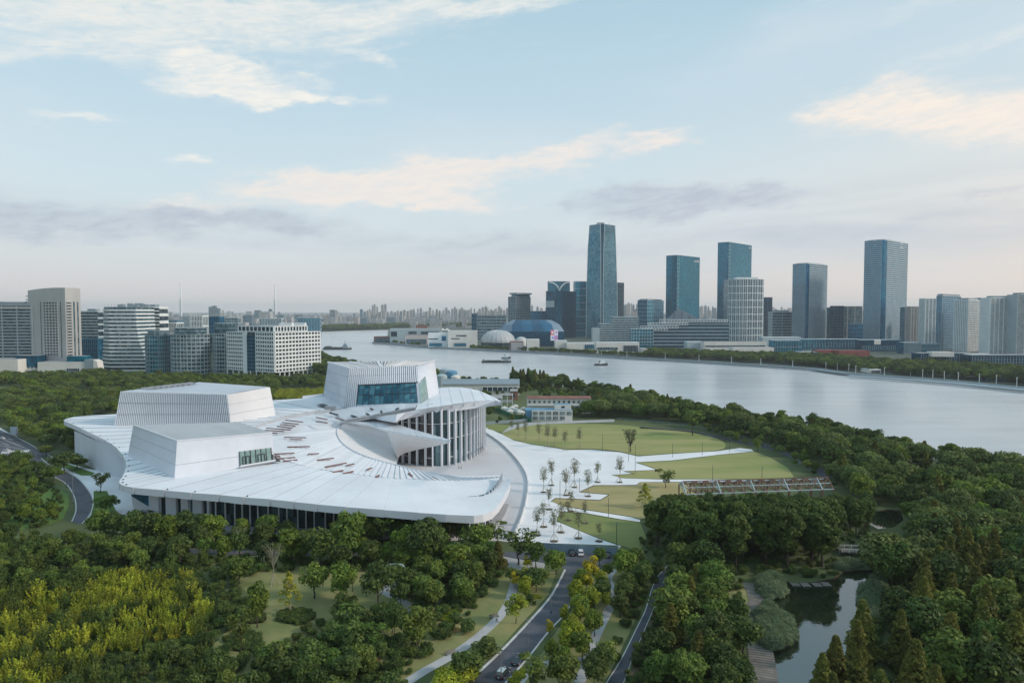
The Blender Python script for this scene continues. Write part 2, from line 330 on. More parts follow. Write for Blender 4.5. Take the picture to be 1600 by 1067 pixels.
# joints between the paving fields, slightly recessed dark strips
def ribbon(name, pts, width, z, mt, parent=None, kind='structure', closed=False):
    mb = MB(); rows = []
    n = len(pts)
    for i, p in enumerate(pts):
        a = pts[max(i-1, 0)]; b = pts[min(i+1, n-1)]; d = Vector((b[0]-a[0], b[1]-a[1], 0)).normalized(); q = Vector((-d.y, d.x, 0))*width/2
        rows.append([(p[0]+q.x, p[1]+q.y, z), (p[0]-q.x, p[1]-q.y, z)])
    mb.grid([r[::-1] for r in rows]); o = mb.build(name, mt, parent); return tag(o, kind=kind) if kind else o
def smooth_line(pts, step=4.0):
    """Catmull-Rom through the points"""
    pts = [Vector(p) for p in pts]; out = []
    for i in range(len(pts)-1):
        p0 = pts[max(i-1, 0)]; p1 = pts[i]; p2 = pts[i+1]; p3 = pts[min(i+2, len(pts)-1)]
        n = max(1, int((p2-p1).length/step))
        for k in range(n):
            t = k/n; out.append(.5*((2*p1)+(p2-p0)*t+(2*p0-5*p1+4*p2-p3)*t*t+(3*p1-p0-3*p2+p3)*t**3))
    return out+[pts[-1]]
def kerb(name, pts, w=.35, h=.14, mt=None, z=0.0):
    mb = MB(); n = len(pts)
    for i in range(n-1):
        mb.bar(Vector((pts[i].x, pts[i].y, z+h/2)), Vector((pts[i+1].x, pts[i+1].y, z+h/2)), w, h)
    return tag(mb.build(name, mt or M['kerb']), kind='structure')
# sweeping curved ramp and its upstand on the right of the opera house
RAMP = [(757, 676), (781, 692.5), (803, 714), (819, 736), (825, 755), (823, 780), (816, 808), (808, 827), (800, 845)]
ramp_line = smooth_line(px(RAMP), 3)
sheet('ramp_paving', [(p.x, p.y) for p in ramp_line]+[(p.x, p.y) for p in px([(700, 845), (690, 790), (700, 745), (600, 735), (600, 712), (700, 700)])], .04, M['ramp'])
kerb('ramp_upstand', ramp_line, .5, 1.1, M['white_soffit'])
# lawns beyond the plaza
sheet('lawn', [tuple(p) for p in smooth_line(px([(783, 678), (809, 667.5), (844, 663), (912, 662), (969, 664), (1016, 669), (1078, 674), (1109, 681.6), (1128, 689), (1134, 697), (1119, 704), (1050, 708), (997, 711), (969, 705), (925, 701), (884, 701.5), (869, 698.5), (828, 693), (803, 687), (783, 678)]), 6)][:-1], .05, M['lawn_mix'])
sheet('lawn', px([(994, 723), (1050, 720), (1125, 711), (1178, 706), (1200, 713), (1230, 730), (1240, 744), (1240, 748), (1125, 748.5), (1031, 748.5), (972, 746.5), (956, 742.5), (991, 740.5), (975, 736.5), (1028, 734.5), (1009, 727.5)]), .05, M['lawn_mix'])
sheet('lawn', px([(862, 783.5), (868, 779), (938, 782), (952, 773), (907, 768.5), (929, 758.7), (994, 758.7), (1001, 753.6), (1080, 753.6), (1090, 770), (1060, 800), (1000, 811), (987, 807), (930, 798), (878, 790)]), .05, M['lawn_dry'])
sheet('lawn', px([(876, 800), (912, 802), (969, 812), (1000, 816), (1010, 840), (1000, 862), (966, 850), (937, 841), (900, 826), (870, 814)]), .05, M['lawn'])
sheet('lawn', px([(757, 662), (805, 664), (784, 676), (762, 670)]), .05, M['lawn'])
sheet('path', px([(783, 677), (800, 664), (825, 660), (960, 655), (960, 659), (840, 663), (809, 668)]), .06, M['concrete'])
# cut edges of the lawns: thin dark metal edging
for k, e in enumerate([[(861, 784), (868, 778.5), (938, 781.5), (952, 773), (906, 768.6), (928, 758.4), (994, 758.3)], [(875, 799.6), (912, 801.6), (969, 811.6), (1000, 816)], [(956, 742.4), (991, 740.4), (975, 736.4), (1028, 734.4), (1009, 727.4), (994, 722.6)]]):
    kerb('lawn_edging', px(e), .35, .12, M['soil'], .05)

# left road (towards the junction) and its verges
sheet('footway', px([(-140, 640), (0, 668), (60, 703), (100, 722), (142, 733), (130, 745), (95, 722), (40, 692), (0, 676), (-140, 655)]), .03, M['paving'])
sheet('road', [tuple(p) for p in px([(-200, 655), (0, 672), (30, 684), (62, 702), (80, 707), (64, 716), (80, 728), (105, 738), (122, 748), (134, 761), (143, 775), (145, 789), (140, 804), (125, 820), (112, 815), (118, 800), (118, 785), (114, 772), (104, 757), (90, 748), (60, 735), (38, 722), (36, 712), (0, 716), (-200, 740)])], .06, M['asphalt'])
left_kerb_a = smooth_line(px([(38, 722), (60, 735), (90, 748), (104, 757), (114, 772), (118, 785), (118, 800), (112, 815)]), 3)
left_kerb_b = smooth_line(px([(64, 716), (80, 728), (105, 738), (122, 748), (134, 761), (143, 775), (145, 789), (140, 804), (128, 818)]), 3)
kerb('kerb', left_kerb_a, .4, .15); kerb('kerb', left_kerb_b, .4, .15)
kerb('kerb', smooth_line(px([(-140, 659), (0, 674.5), (30, 685.5), (60, 702)]), 5), .4, .15)
for i in range(13):      # zebra crossing
    a = P(2+i*3.4, 709.0-i*.22); b = P(5+i*3.4, 705.0-i*.22)
    ribbon('crossing_stripe', [a, b], .7, .09, M['paint'])
for pts in ([(-40, 690), (20, 699), (34, 702)], [(-60, 703), (0, 708)], [(0, 684), (48, 704)]):
    ribbon('lane_line', px(pts), .25, .09, M['paint'])
for pts in ([(-6, 682), (6, 684)], [(12, 685.5), (20, 688)], [(-30, 696), (-12, 698)], [(4, 693), (14, 696)]):
    ribbon('lane_line', px(pts), .3, .09, M['paint'])
sheet('verge', px([(0, 765), (60, 752), (95, 766), (107, 772), (107, 790), (98, 812), (60, 825), (0, 830)]), .05, M['lawn_bright'])
sheet('verge', px([(146, 767), (167, 767), (172, 778), (182, 800), (165, 805), (141, 800), (146, 788)]), .05, M['lawn_bright'])
sheet('verge', px([(82, 720), (100, 722), (133, 734), (148, 739), (143, 743), (127, 743), (112, 737)]), .05, M['lawn_bright'])
sheet('verge', px([(60, 697), (82, 700), (80, 704), (68, 703)]), .05, M['lawn'])
sheet('lawn', px([(-60, 608), (30, 606), (40, 612), (20, 617), (-60, 618)]), .05, M['lawn_bright'])

# foreground road with its parking court
ROAD_L = smooth_line(px([(690, 1105), (729.6, 1067), (781, 1019), (824, 974), (861, 931), (883, 890)]), 3)
ROAD_R = smooth_line(px([(764, 1105), (790, 1067), (802, 1054), (816, 1038), (832, 1019), (853, 992), (867, 976), (886, 955), (898, 925), (907, 893)]), 3)
road_poly = [tuple(p) for p in ROAD_L]+[tuple(p) for p in px([(872, 882), (800, 872), (700, 868), (560, 868), (400, 868), (240, 862), (240, 856), (400, 860), (560, 860), (700, 857), (800, 862), (964, 866), (966, 872), (952, 884)])]+[tuple(p) for p in ROAD_R[::-1]]
sheet('road', road_poly, .03, M['asphalt'])
kerb('kerb', ROAD_L, .6, .15); kerb('kerb', ROAD_R, .45, .15)
for k in range(0, 0): pass
# light paved walk, left of the road
walk = smooth_line(px([(600, 1095), (630, 1070), (665, 1047), (700, 1028), (735, 1004), (762, 982), (785, 958), (797, 936), (803, 914), (806, 895), (800, 884), (780, 880), (740, 878)]), 3)
ribbon('footpath', walk, 2.6, .06, M['concrete'])
sheet('forecourt_paving', px([(770, 866), (806, 873), (852, 880), (850, 888), (800, 892), (776, 884)]), .05, M['concrete'])
ribbon('footpath', smooth_line(px([(905, 1067), (918, 1035), (925, 1010), (935, 985), (950, 955), (962, 925), (950, 905), (958, 890)]), 3), 2.4, .06, M['concrete'])
ribbon('footpath', smooth_line(px([(812, 1067), (835, 1040), (862, 1034), (905, 1030), (960, 1026)]), 3), 1.8, .065, M['concrete'])
# cycle path on the right
CP_L = smooth_line(px([(925, 1115), (947.5, 1067), (969, 1033), (996, 979), (1009, 952), (1017, 925), (1025.5, 904), (1039, 888), (1048, 878)]), 3)
CP_R = smooth_line(px([(953, 1115), (974, 1067), (990.5, 1022), (1007, 984), (1023, 947), (1039, 914), (1050, 888), (1056, 878)]), 3)
sheet('cycle_path', [tuple(p) for p in CP_L]+[tuple(p) for p in CP_R[::-1]], .04, M['asphalt_blue'])
kerb('path_edging', CP_L, .25, .08); kerb('path_edging', CP_R, .15, .05)
# park lawns in the foreground
sheet('park_lawn', px([(270, 868), (390, 866), (450, 872), (560, 880), (640, 915), (620, 935), (690, 950), (760, 900), (790, 892), (800, 905), (795, 935), (780, 958), (755, 983), (730, 1003), (700, 1024), (640, 1058), (600, 1090), (330, 1100), (330, 1010), (400, 940), (350, 890)]), .03, M['lawn_park'])
sheet('park_lawn', px([(812, 895), (870, 893), (855, 931), (815, 974), (775, 1019), (720, 1067), (690, 1085), (650, 1085), (700, 1040), (740, 1008), (770, 982), (793, 955), (803, 935)]), .03, M['lawn_park'])
sheet('park_lawn', px([(912, 893), (950, 888), (1035, 886), (1020, 904), (1010, 930), (985, 985), (962, 1033), (935, 1085), (800, 1085), (840, 1030), (870, 985), (895, 955), (905, 925)]), .025, M['lawn_park'])
sheet('park_lawn', px([(1120, 905), (1160, 905), (1178, 942), (1163, 962), (1150, 950)]), .03, M['lawn_park'])
sheet('park_lawn', px([(1055, 885), (1075, 890), (1040, 950), (1010, 1010), (985, 1085), (978, 1085), (992, 1022), (1024, 947), (1040, 914)]), .035, M['soil'])
ribbon('footpath', smooth_line(px([(590, 880), (620, 900), (600, 925), (625, 935), (650, 960)]), 3), 2.4, .06, M['concrete'])
sheet('paved_court', px([(600, 888), (640, 885), (650, 905), (630, 925), (606, 918)]), .05, M['concrete'])
sheet('service_road', px([(510, 1030), (560, 996), (573, 1000), (520, 1036)]), .06, M['asphalt'])
# riverside promenade on this side, through the trees
ribbon('promenade', smooth_line(px([(1000, 668), (1078, 674), (1145, 688), (1220, 705), (1280, 735), (1290, 745)]), 6), 6, .05, M['asphalt_blue'])
# boardwalk with a zigzag beside the pond: single planks
bw = Vector
bwc = px([(1172, 911), (1179, 925), (1184, 941), (1173, 955), (1180, 985), (1187, 1010), (1192, 1040), (1197, 1085)])
boardwalk = tag(empty('boardwalk'), kind='structure')
pl = MB(); pl.box(-.5, -1.9, -.04, .5, 1.9, .04); plank_me = pl.mesh('plank', M['timber'])
acc = 0
for i in range(len(bwc)-1):
    a, b = bwc[i], bwc[i+1]; L_ = (b-a).length; n = max(1, int(L_/1.04)); ang = math.atan2(b.y-a.y, b.x-a.x)
    for k in range(n):
        p = a.lerp(b, (k+.5)/n); put('plank', plank_me, boardwalk, (p.x, p.y, .10+random.uniform(-.01, .01)), ang, (1, 1.15 if i < 4 else 1.5, 1))
# ------------------------------------------------------------------ the white opera house
opera = empty('opera_house', P(480, 760), label='large white fan roofed opera house with spiral stair roof beside the plaza', cat='opera house')
OL = opera.location.copy()
class OMB(MB):
    def build(s, name, mats, parent=None, smooth=False):
        p = parent or opera; off = OL if p is opera else Vector(p['_o']) if '_o' in p else OL
        s.v = [tuple(Vector(q)-OL) for q in s.v]
        return MB.build(s, name, mats, p, smooth)
def V3(t): return P(*t)
M['joint_pale'] = mat('pale_joint', (.36, .40, .44), .7, .05, .2)
# --- outer roof: wedge shaped panels between an outer edge and the fan
ROOF = [((797, 750, 11), (787, 746, 8)), ((797, 756, 11.5), (775, 747.5, 8.5)), ((793, 766, 12), (767, 748.5, 9)), ((788, 775, 12.5), (760, 749, 9.5)),
 ((780, 788, 13), (745, 750.5, 10)), ((768.8, 799.4, 13.5), (727, 751, 11)), ((755, 804.6, 13.8), (710, 751.5, 11.5)), ((740, 806, 14), (690, 751, 12)),
 ((697, 804, 14.3), (660, 750, 12.5)), ((654, 801, 14.5), (637, 749, 13)), ((600, 796.6, 14.7), (615, 748, 13.3)), ((540, 792, 15), (590, 745.5, 13.7)),
 ((496, 788, 15), (565, 742.5, 14)), ((459, 784, 15), (537, 738.8, 14.5)), ((422, 780, 15), (515, 736.5, 15)), ((381, 777, 15), (500, 734, 15.3)),
 ((342.6, 773, 15), (485, 730, 15.6)), ((299.5, 770, 15), (466, 726, 16)), ((257, 766, 15), (448, 717, 16.3)), ((210, 762, 15), (435, 711, 16.5)),
 ((192, 758.5, 15), (425, 705, 16.8)), ((186.3, 755, 15), (420, 702, 17)), ((187, 750.5, 15), (416, 698, 17)), ((191.3, 745, 15), (413, 694, 17.3)), ((195, 737.5, 15), (410, 690, 17.5)),
 ((196.6, 729, 15), (406, 686, 17.7)), ((196, 720.5, 15), (404, 683, 18)), ((191.5, 710.6, 15.2), (401, 680, 18.2)), ((182, 699.6, 15.3), (399, 677, 18.5)),
 ((173.8, 693.5, 15.4), (397.5, 674.5, 18.6)), ((163.8, 687.5, 15.5), (397, 672, 18.7)), ((151.9, 681.6, 15.6), (397, 670, 18.8)), ((139.4, 675.6, 15.8), (398, 668.5, 19)), ((125.6, 669, 16), (400, 667, 19.2)),
 ((110.6, 662, 16), (405, 664.5, 19.3)), ((102, 658.8, 16), (411, 662, 19.5)), ((99.5, 656.6, 16), (417, 660, 19.7)), ((103, 654.6, 16), (426, 657.5, 20)),
 ((115, 651.5, 16), (436, 654, 20.3)), ((134, 649.8, 16), (447, 651.5, 20.6)), ((180, 647, 16.5), (458, 649.5, 21)), ((240, 641, 17.5), (475, 647, 21.3)), ((330, 632, 20), (490, 644.5, 21.6)),
 ((425, 625.6, 22), (505, 642, 22)), ((470, 622.6, 23), (515, 641, 22.3))]
shapes = MB
def wedge(k):
    (o0, i0), (o1, i1) = ROOF[k], ROOF[k+1]
    A0, A1, B0, B1 = V3(o0), V3(o1), V3(i0), V3(i1)
    mb = OMB(); n = 5; lift = .2 if k > 3 else .08; T = 2.4
    jut = (A1-A0).normalized(); outw = Vector((A0.x-B0.x, A0.y-B0.y, 0)).normalized()
    s = .4 if 7 <= k <= 19 else .1
    A0j = A0+outw*s          # panels step forward one by one along the eave
    up = Vector((0, 0, 1))
    r0 = [A0j.lerp(B0, j/n)+up*lift for j in range(n+1)]; r1 = [A1.lerp(B1, j/n) for j in range(n+1)]
    mb.grid([r0, r1])
    down = Vector((0, 0, T))
    mb.quad(A0j-down, A1-down, r1[0], r0[0], 1)                        # fascia
    mb.quad(B1-down*.4, B0-down*.4, r0[-1], r1[-1], 1)
    for j in range(n):                                                  # riser of the step between panels
        mb.quad(r0[j+1]-down, r0[j]-down, r0[j], r0[j+1], 2)
        mb.quad(r1[j]-down, r1[j+1]-down, r1[j+1], r1[j], 2)
    mb.quad(A0j-down, B0-down, B1-down, A1-down, 1)                    # soffit
    # flip if needed so that the top faces up
    return mb
for k in range(len(ROOF)-1): wedge(k).build('roof_panel', [M['white_roof'], M['white'], M['joint_pale']])
# little lightning-rod boxes along the left eave
rod = OMB()
for t in [r[0] for r in ROOF[20:36:1]]+[(256, 766, 15), (299, 769.5, 15), (381, 776.5, 15)]:
    p = V3(t)+Vector((1.0, .6, 0)); rod.box(p.x-.16, p.y-.16, p.z+.1, p.x+.16, p.y+.16, p.z+.5)
tag(rod.build('eave_box', M['dark_metal']), kind='stuff')
# --- back roof, right of the ribbed block, up to the third block
def patch(name, front, back, n, mt, thick=1.5, parts=None, steps=0.0):
    """front/back: matching curves of (u, v, z). One part for each strip."""
    F = [V3(t) for t in front]; B = [V3(t) for t in back]
    for k in range(len(F)-1):
        mb = OMB(); up = Vector((0, 0, steps))
        r0 = [F[k].lerp(B[k], j/n)+up for j in range(n+1)]; r1 = [F[k+1].lerp(B[k+1], j/n) for j in range(n+1)]
        mb.grid([r0, r1]); d = Vector((0, 0, thick))
        mb.quad(F[k]-d, F[k+1]-d, r1[0], r0[0], 1); mb.quad(B[k+1]-d, B[k]-d, r0[-1], r1[-1], 1)
        for j in range(n): mb.quad(r0[j+1]-d, r0[j]-d, r0[j], r0[j+1], 1); mb.quad(r1[j]-d, r1[j+1]-d, r1[j+1], r1[j], 1)
        mb.quad(F[k]-d, F[k+1]-d, B[k+1]-d, B[k]-d, 1)
        mb.build(name, mt)
patch('roof_panel', [(515, 641, 22.1), (537, 637.5, 23), (563, 631.5, 25), (620, 630, 28), (655, 627, 29.3)], [(470, 622.6, 23), (505, 618.8, 24), (560, 612, 26), (620, 609, 28.5), (686, 606.5, 30)], 3, [M['white_roof'], M['white']])
# low white parapet and a flat dark quad for the hollow's shade behind it
mb = OMB(); a, b, c = V3((472.5, 621, 23.6)), V3((505, 617.5, 24.6)), V3((508, 620.8, 23.2))
mb.bar(a, b, .8, 2.0); mb.build('parapet', M['white'])
mb = OMB(); mb.quad(V3((494, 632, 23.4)), V3((513, 637, 23.4)), V3((512, 633, 23.4)), V3((505, 630.5, 23.4))); mb.build('hollow_shade', M['dark'])
# --- canopy over the glass hall
CF = [(580, 651.5, 24.5), (600, 649.5, 26), (620, 647.2, 28), (634, 644, 28.8), (648.8, 640.6, 29.5), (668, 637.6, 30.5), (690, 634.5, 31.5), (707, 631.7, 32), (725, 629, 32.5), (742, 627.2, 32.8), (760, 625.8, 33), (774, 626, 33), (782.5, 627.5, 33)]
CB = [(582, 654, 23), (600, 657.5, 23.5), (618, 660, 24), (624, 656.8, 24.3), (632, 655, 24.8), (645, 652.3, 25.3), (661, 649.4, 26), (680, 647, 27), (700, 643.9, 27.6), (720, 641, 28.3), (740, 638.2, 29), (758, 636, 29.3), (782.5, 632.5, 30.7)]
for k in range(len(CF)-1):
    mb = OMB(); mb.quad(V3(CB[k]), V3(CB[k+1]), V3(CF[k+1]), V3(CF[k])); mb.build('canopy_fascia', M['white'])
top_f = CF[4:]; top_b = [(655, 626, 29.4), (672, 616, 29.8), (686, 606, 30), (701, 605, 31), (717, 605, 32), (735, 607, 32.5), (750, 611, 32.8), (768, 618.5, 33), (782.5, 626.4, 33)]
for k in range(len(top_f)-1):
    mb = OMB(); F0, F1, B0, B1 = V3(top_f[k]), V3(top_f[k+1]), V3(top_b[k]), V3(top_b[k+1]); n = 4; up = Vector((0, 0, .12))
    mb.grid([[F0.lerp(B0, j/n)+up for j in range(n+1)], [F1.lerp(B1, j/n) for j in range(n+1)]]); d = Vector((0, 0, 2.2))
    mb.quad(B1-d, B0-d, B0+up, B1, 1); mb.quad(B0-d, B0, F0, F0-d, 1)
    if k >= 7: pass
    mb.build('canopy_panel', [M['white_roof'], M['white']])
# canopy soffit
mb = OMB(); low = [V3(t) for t in CB[2:]]; back = [V3(t)-Vector((0, 0, 2.2)) for t in [(640, 640, 26.5), (645, 636, 27), (650, 632, 28), (655, 628, 29.4), (665, 620, 29.6), (686, 606, 30), (701, 605, 31), (725, 605.6, 32.5), (750, 611, 32.8), (768, 618.5, 33), (782.5, 626.4, 33)]]
mb.grid([back, low]); mb.build('canopy_soffit', M['white_soffit'])
# eave drain slot on the canopy
mb = OMB(); mb.bar(V3((654, 640.2, 29.8)), V3((724, 630.2, 32.6)), .5, .35); mb.bar(V3((668, 633, 30.6)), V3((676, 630.5, 30.9)), .6, .3); mb.build('drain_slot', M['parapet'])
# --- spiral fan of treads: (inner edge, outer edge), level along each radius
FAN = [((780, 745, 6), (787, 746, 6.6)), ((745, 746.5, 7), (762, 749, 8)), ((716, 746, 8), (742, 750.5, 9)), ((695, 743.5, 8.5), (718, 751, 10)), ((675, 740, 9), (698, 751, 11)),
 ((645, 735, 10), (660, 750, 12)), ((618, 727.5, 11), (615, 748, 13)), ((595, 722, 12), (580, 744.5, 13.6)), ((570, 714, 13), (537, 738.8, 14.3)), ((550, 705, 14), (500, 734, 15)),
 ((535, 694, 15), (466, 726, 16)), ((528, 684, 16), (432, 712, 16.6)), ((526, 675, 17), (410, 690, 17.4)), ((529, 668, 18.4), (398, 673, 18.6)), ((535, 663, 20), (402, 665.5, 19.4)), ((541, 660.5, 21), (426, 657.8, 20)),
 ((547, 659.2, 21.4), (470, 648, 21)), ((553, 659, 21.6), (515, 641.4, 22))]
def resample(curve, n):
    pts = [(Vector(a), Vector(b)) for a, b in ((V3(p), V3(q)) for p, q in curve)]
    w = [0.0]
    for i in range(1, len(pts)):
        w.append(w[-1]+max(.5, ((pts[i][0]-pts[i-1][0]).length+.8*(pts[i][1]-pts[i-1][1]).length)))
    out = []
    for k in range(n+1):
        t = w[-1]*k/n; i = max(j for j in range(len(w)-1) if w[j] <= t+1e-9) if t < w[-1] else len(w)-2
        f = (t-w[i])/(w[i+1]-w[i])
        def cr(s):
            p0 = pts[max(i-1, 0)][s]; p1 = pts[i][s]; p2 = pts[i+1][s]; p3 = pts[min(i+2, len(pts)-1)][s]
            return .5*((2*p1)+(p2-p0)*f+(2*p0-5*p1+4*p2-p3)*f*f+(3*p1-p0-3*p2+p3)*f**3)
        out.append((cr(0), cr(1)))
    return out
def treads(pairs, rise=.28, thick=1.0, name='stair_tread', jut=0.0):
    for k in range(len(pairs)-1):
        (i0, o0), (i1, o1) = pairs[k], pairs[k+1]
        mb = OMB(); up = Vector((0, 0, rise)); d = Vector((0, 0, thick)); j = (i1-i0)*jut
        a, b, c, e = i0, o0, o1+up, i1+up+j
        n = 3; mb.grid([[b.lerp(a, t/n) for t in range(n+1)], [c.lerp(e, t/n) for t in range(n+1)]])
        mb.quad(a-d, i1-d, e, a); mb.quad(o1-d, o0-d, b, c); mb.quad(i1-d, o1-d, c, e); mb.quad(o0-d, i0-d, a, b)
        mb.build(name, M['tread'])
fan = resample(FAN, 76); treads(fan, .42)
# inner parapet of the fan
mb = OMB()
inner = [p[0] for p in fan]
for k in range(len(inner)-1):
    a, b = inner[k], inner[k+1]
    mb.hexa([a+Vector((0, 0, -1.6)), b+Vector((0, 0, -1.6)), b+(b-fan[k+1][1]).normalized()*.6+Vector((0, 0, -1.6)), a+(a-fan[k][1]).normalized()*.6+Vector((0, 0, -1.6))],
            [a+Vector((0, 0, .75)), b+Vector((0, 0, .75)), b+(b-fan[k+1][1]).normalized()*.6+Vector((0, 0, .75)), a+(a-fan[k][1]).normalized()*.6+Vector((0, 0, .75))])
mb.build('stair_parapet', M['white'])
# skirt closing the stair down to the plaza
mb = OMB()
for k in range(0, 38):
    a, b = inner[k], inner[k+1]; mb.quad((a.x, a.y, 0), (b.x, b.y, 0), b-Vector((0, 0, .8)), a-Vector((0, 0, .8)))
mb.build('stair_side', M['white_soffit'])
# red-brown slots let into the treads: (photo line, height)
SLOTS = [((446, 656.2), (473, 659.6), 21.5), ((441, 660), (466, 662.6), 21), ((438, 663.3), (461, 665.5), 20.7), ((433, 666.3), (457, 668.4), 20.4), ((416, 668.7), (454, 671.5), 20), ((414, 672), (443, 674), 19.6), ((425, 676.2), (432.5, 676.5), 18.6),
 ((444, 683), (478, 683.7), 18), ((453.5, 686.3), (471, 686.6), 17.7), ((448.5, 698.2), (484, 697.5), 16.8), ((423, 709.6), (460, 707.6), 16.9), ((423, 713.2), (438, 712.6), 16.6), ((431, 717), (461, 714.4), 16.3), ((442, 720.5), (464.5, 718.4), 16.1),
 ((480.5, 709.4), (498.5, 708.5), 16.3), ((496, 718.7), (521.5, 715.6), 15.5), ((508, 729.6), (541, 723.2), 14.9), ((541, 727.2), (553, 724.6), 14.5), ((520, 737.7), (536, 734.8), 14.6), ((536.5, 739.8), (552, 736.2), 14.2), ((573, 733.7), (581, 731), 13.9),
 ((587, 745.6), (592.5, 742.4), 13.6), ((602, 747.6), (606, 747.2), 13.4), ((638.5, 739.2), (644, 744), 11.7), ((675.5, 746), (686, 750.2), 10.4), ((672.5, 749), (679, 751.4), 10.6),
 ((494, 652), (511, 655.2), 22), ((503.5, 653.6), (503.6, 653.7), 22), ((524.5, 653.4), (537.5, 656.4), 22.3), ((493.5, 658.6), (511.5, 660.8), 21.5)]
for (u0, v0), (u1, v1), z in SLOTS:
    a, b = P(u0, v0, z+.45), P(u1, v1, z+.45)
    if (a-b).length < 1.5: continue
    mb = OMB(); mb.bar(a, b, .75, .4); mb.build('roof_slot', M['redslot'])
# upper stair between the grey parapet and the third block
UP = resample([((540, 657, 22.6), (515, 641.6, 22.5)), ((563, 653, 24), (537, 638.5, 23.6)), ((592, 648, 25.6), (565, 632.6, 25.4)), ((620, 642.6, 27.6), (618, 631, 28.4)), ((647.5, 637.7, 29.3), (655, 627.5, 29.5))], 26)
treads(UP, .12)
mb = OMB()
for k in range(len(UP)-1):
    a, b = UP[k][0], UP[k+1][0]; d = Vector((0, 0, 1.5)); u = Vector((0, 0, .6)); w = Vector((0, 1.0, 0))
    mb.hexa([a-d, b-d, b-d+w, a-d+w], [a+u, b+u, b+u+w, a+u+w])
mb.build('grey_parapet', M['parapet'])
mb = OMB(); back = [V3(t) for t in [(398, 669.5, 19.4), (408, 664.5, 20), (426, 659, 20.6), (445, 652.6, 21.3), (470, 648.6, 21.8), (492, 645, 22.3), (515, 642.4, 22.9)]]
for a, b in zip(back, back[1:]): mb.hexa([a-Vector((0, 0, 1)), b-Vector((0, 0, 1)), b-Vector((0, -1.2, 1)), a-Vector((0, -1.2, 1))], [a+Vector((0, 0, 1.)), b+Vector((0, 0, 1.)), b+Vector((0, 1.2, 1.)), a+Vector((0, 1.2, 1.))])
mb.build('curved_parapet', M['parapet'])
for (u0, v0), (u1, v1), z in [((515.5, 645.2), (527.5, 648), 23.2), ((549, 649), (557, 651.5), 23.9), ((579, 638.2), (582, 639.8), 26.2), ((572.5, 646), (576, 648), 25.3), ((619, 639.6), (622, 637.6), 28.2), ((595.5, 642), (596, 644.5), 26.9)]:
    mb = OMB(); mb.bar(P(u0, v0, z+.3), P(u1, v1, z+.3), 1.1, .6); mb.build('roof_slot', M['dark'])
mb = OMB(); p = V3((519, 640.5, 23)); mb.box(p.x-4, p.y-1, p.z, p.x+2.2, p.y+1.5, p.z+2.2); mb.build('plant_box', M['louvre'])
# --- cantilevered tongue of the spiral
TONGUE = resample([((547, 659.4, 21.6), (540, 657.4, 22.3)), ((564, 661.6, 21.5), (560, 653.9, 22.3)), ((581, 665, 21.2), (582, 653.8, 22)), ((604, 672.2, 20.6), (604, 658.5, 21.4)), ((625, 676.2, 20.2), (621, 663.5, 21)), ((656, 681.6, 19.8), (650, 672.5, 20.5)), ((680, 685.4, 19.4), (675, 679.5, 19.9)), ((704, 688.6, 19), (703, 687.6, 19.2))], 36)
treads(TONGUE, .34, .7, jut=.25)
rim = [p[0]-Vector((0, 0, .6)) for p in TONGUE]
# white curved surface between tongue and canopy
mb = OMB(); A = [p[1]-Vector((0, 0, .3)) for p in TONGUE[7:26]]
tgt = [V3(t) for t in [(580, 652.4, 24), (590, 652.5, 24), (600, 655, 24), (610, 657, 24), (618, 659.7, 24), (621.5, 658.4, 24.2), (624, 656.8, 24.3)]]
def rs(c, n):
    out = []
    for k in range(n):
        t = (len(c)-1)*k/(n-1); i = min(int(t), len(c)-2); out.append(c[i].lerp(c[i+1], t-i))
    return out
A = rs(A[:12], 14); T_ = rs(tgt, 14)
mb.grid([A, [a.lerp(b, .5)+Vector((0, 1.2, -.5)) for a, b in zip(A, T_)], T_]); mb.build('curved_soffit', M['white_soffit'], smooth=True)
# funnel: concave white bowl inside the fan
left = [V3(t) for t in [(618, 727.5, 11), (595, 722, 12), (570, 714, 13), (550, 705, 14), (535, 694, 15), (528, 684, 16), (526, 675, 17), (529, 668, 18.4), (536, 662.5, 20.4), (547, 659.6, 21.2), (564, 662, 21), (581, 665.4, 20.8), (604, 672.6, 20.2)]]
crease = [V3(t) for t in [(622, 719, 4.8), (621, 717, 5.2), (620, 713, 6.2), (619.5, 709, 7.5), (619, 704, 9), (618.5, 700, 10.3), (617.5, 695, 12), (616, 690, 13.8), (614, 685.6, 15.5), (611, 681, 17.2), (608.5, 677.8, 18.5), (606.5, 675.4, 19.4), (605, 673.2, 20)]]
L2, C2 = rs(left, 44), rs(crease, 44); rows = []
for j in range(15):
    t = j/14; bow = math.sin(math.pi*t)*5.0
    rows.append([a.lerp(b, t)+Vector((0, bow*.9, -bow*.25))*math.sin(math.pi*(i/43.0))**.6 for i, (a, b) in enumerate(zip(L2, C2))])
mb = OMB(); mb.grid(rows); mb.build('funnel_wall', M['white_soffit'], smooth=True)
for j in range(4, 42, 1):      # fine joints of the funnel cladding
    mb = OMB(); pts = [rows[i][j]+Vector((0, -.10, .05)) for i in range(0, 15)]
    if j % 2 == 0:
        for a, b in zip(pts, pts[1:]): mb.bar(a, b, .14, .10)
        mb.build('cladding_joint', M['white'])
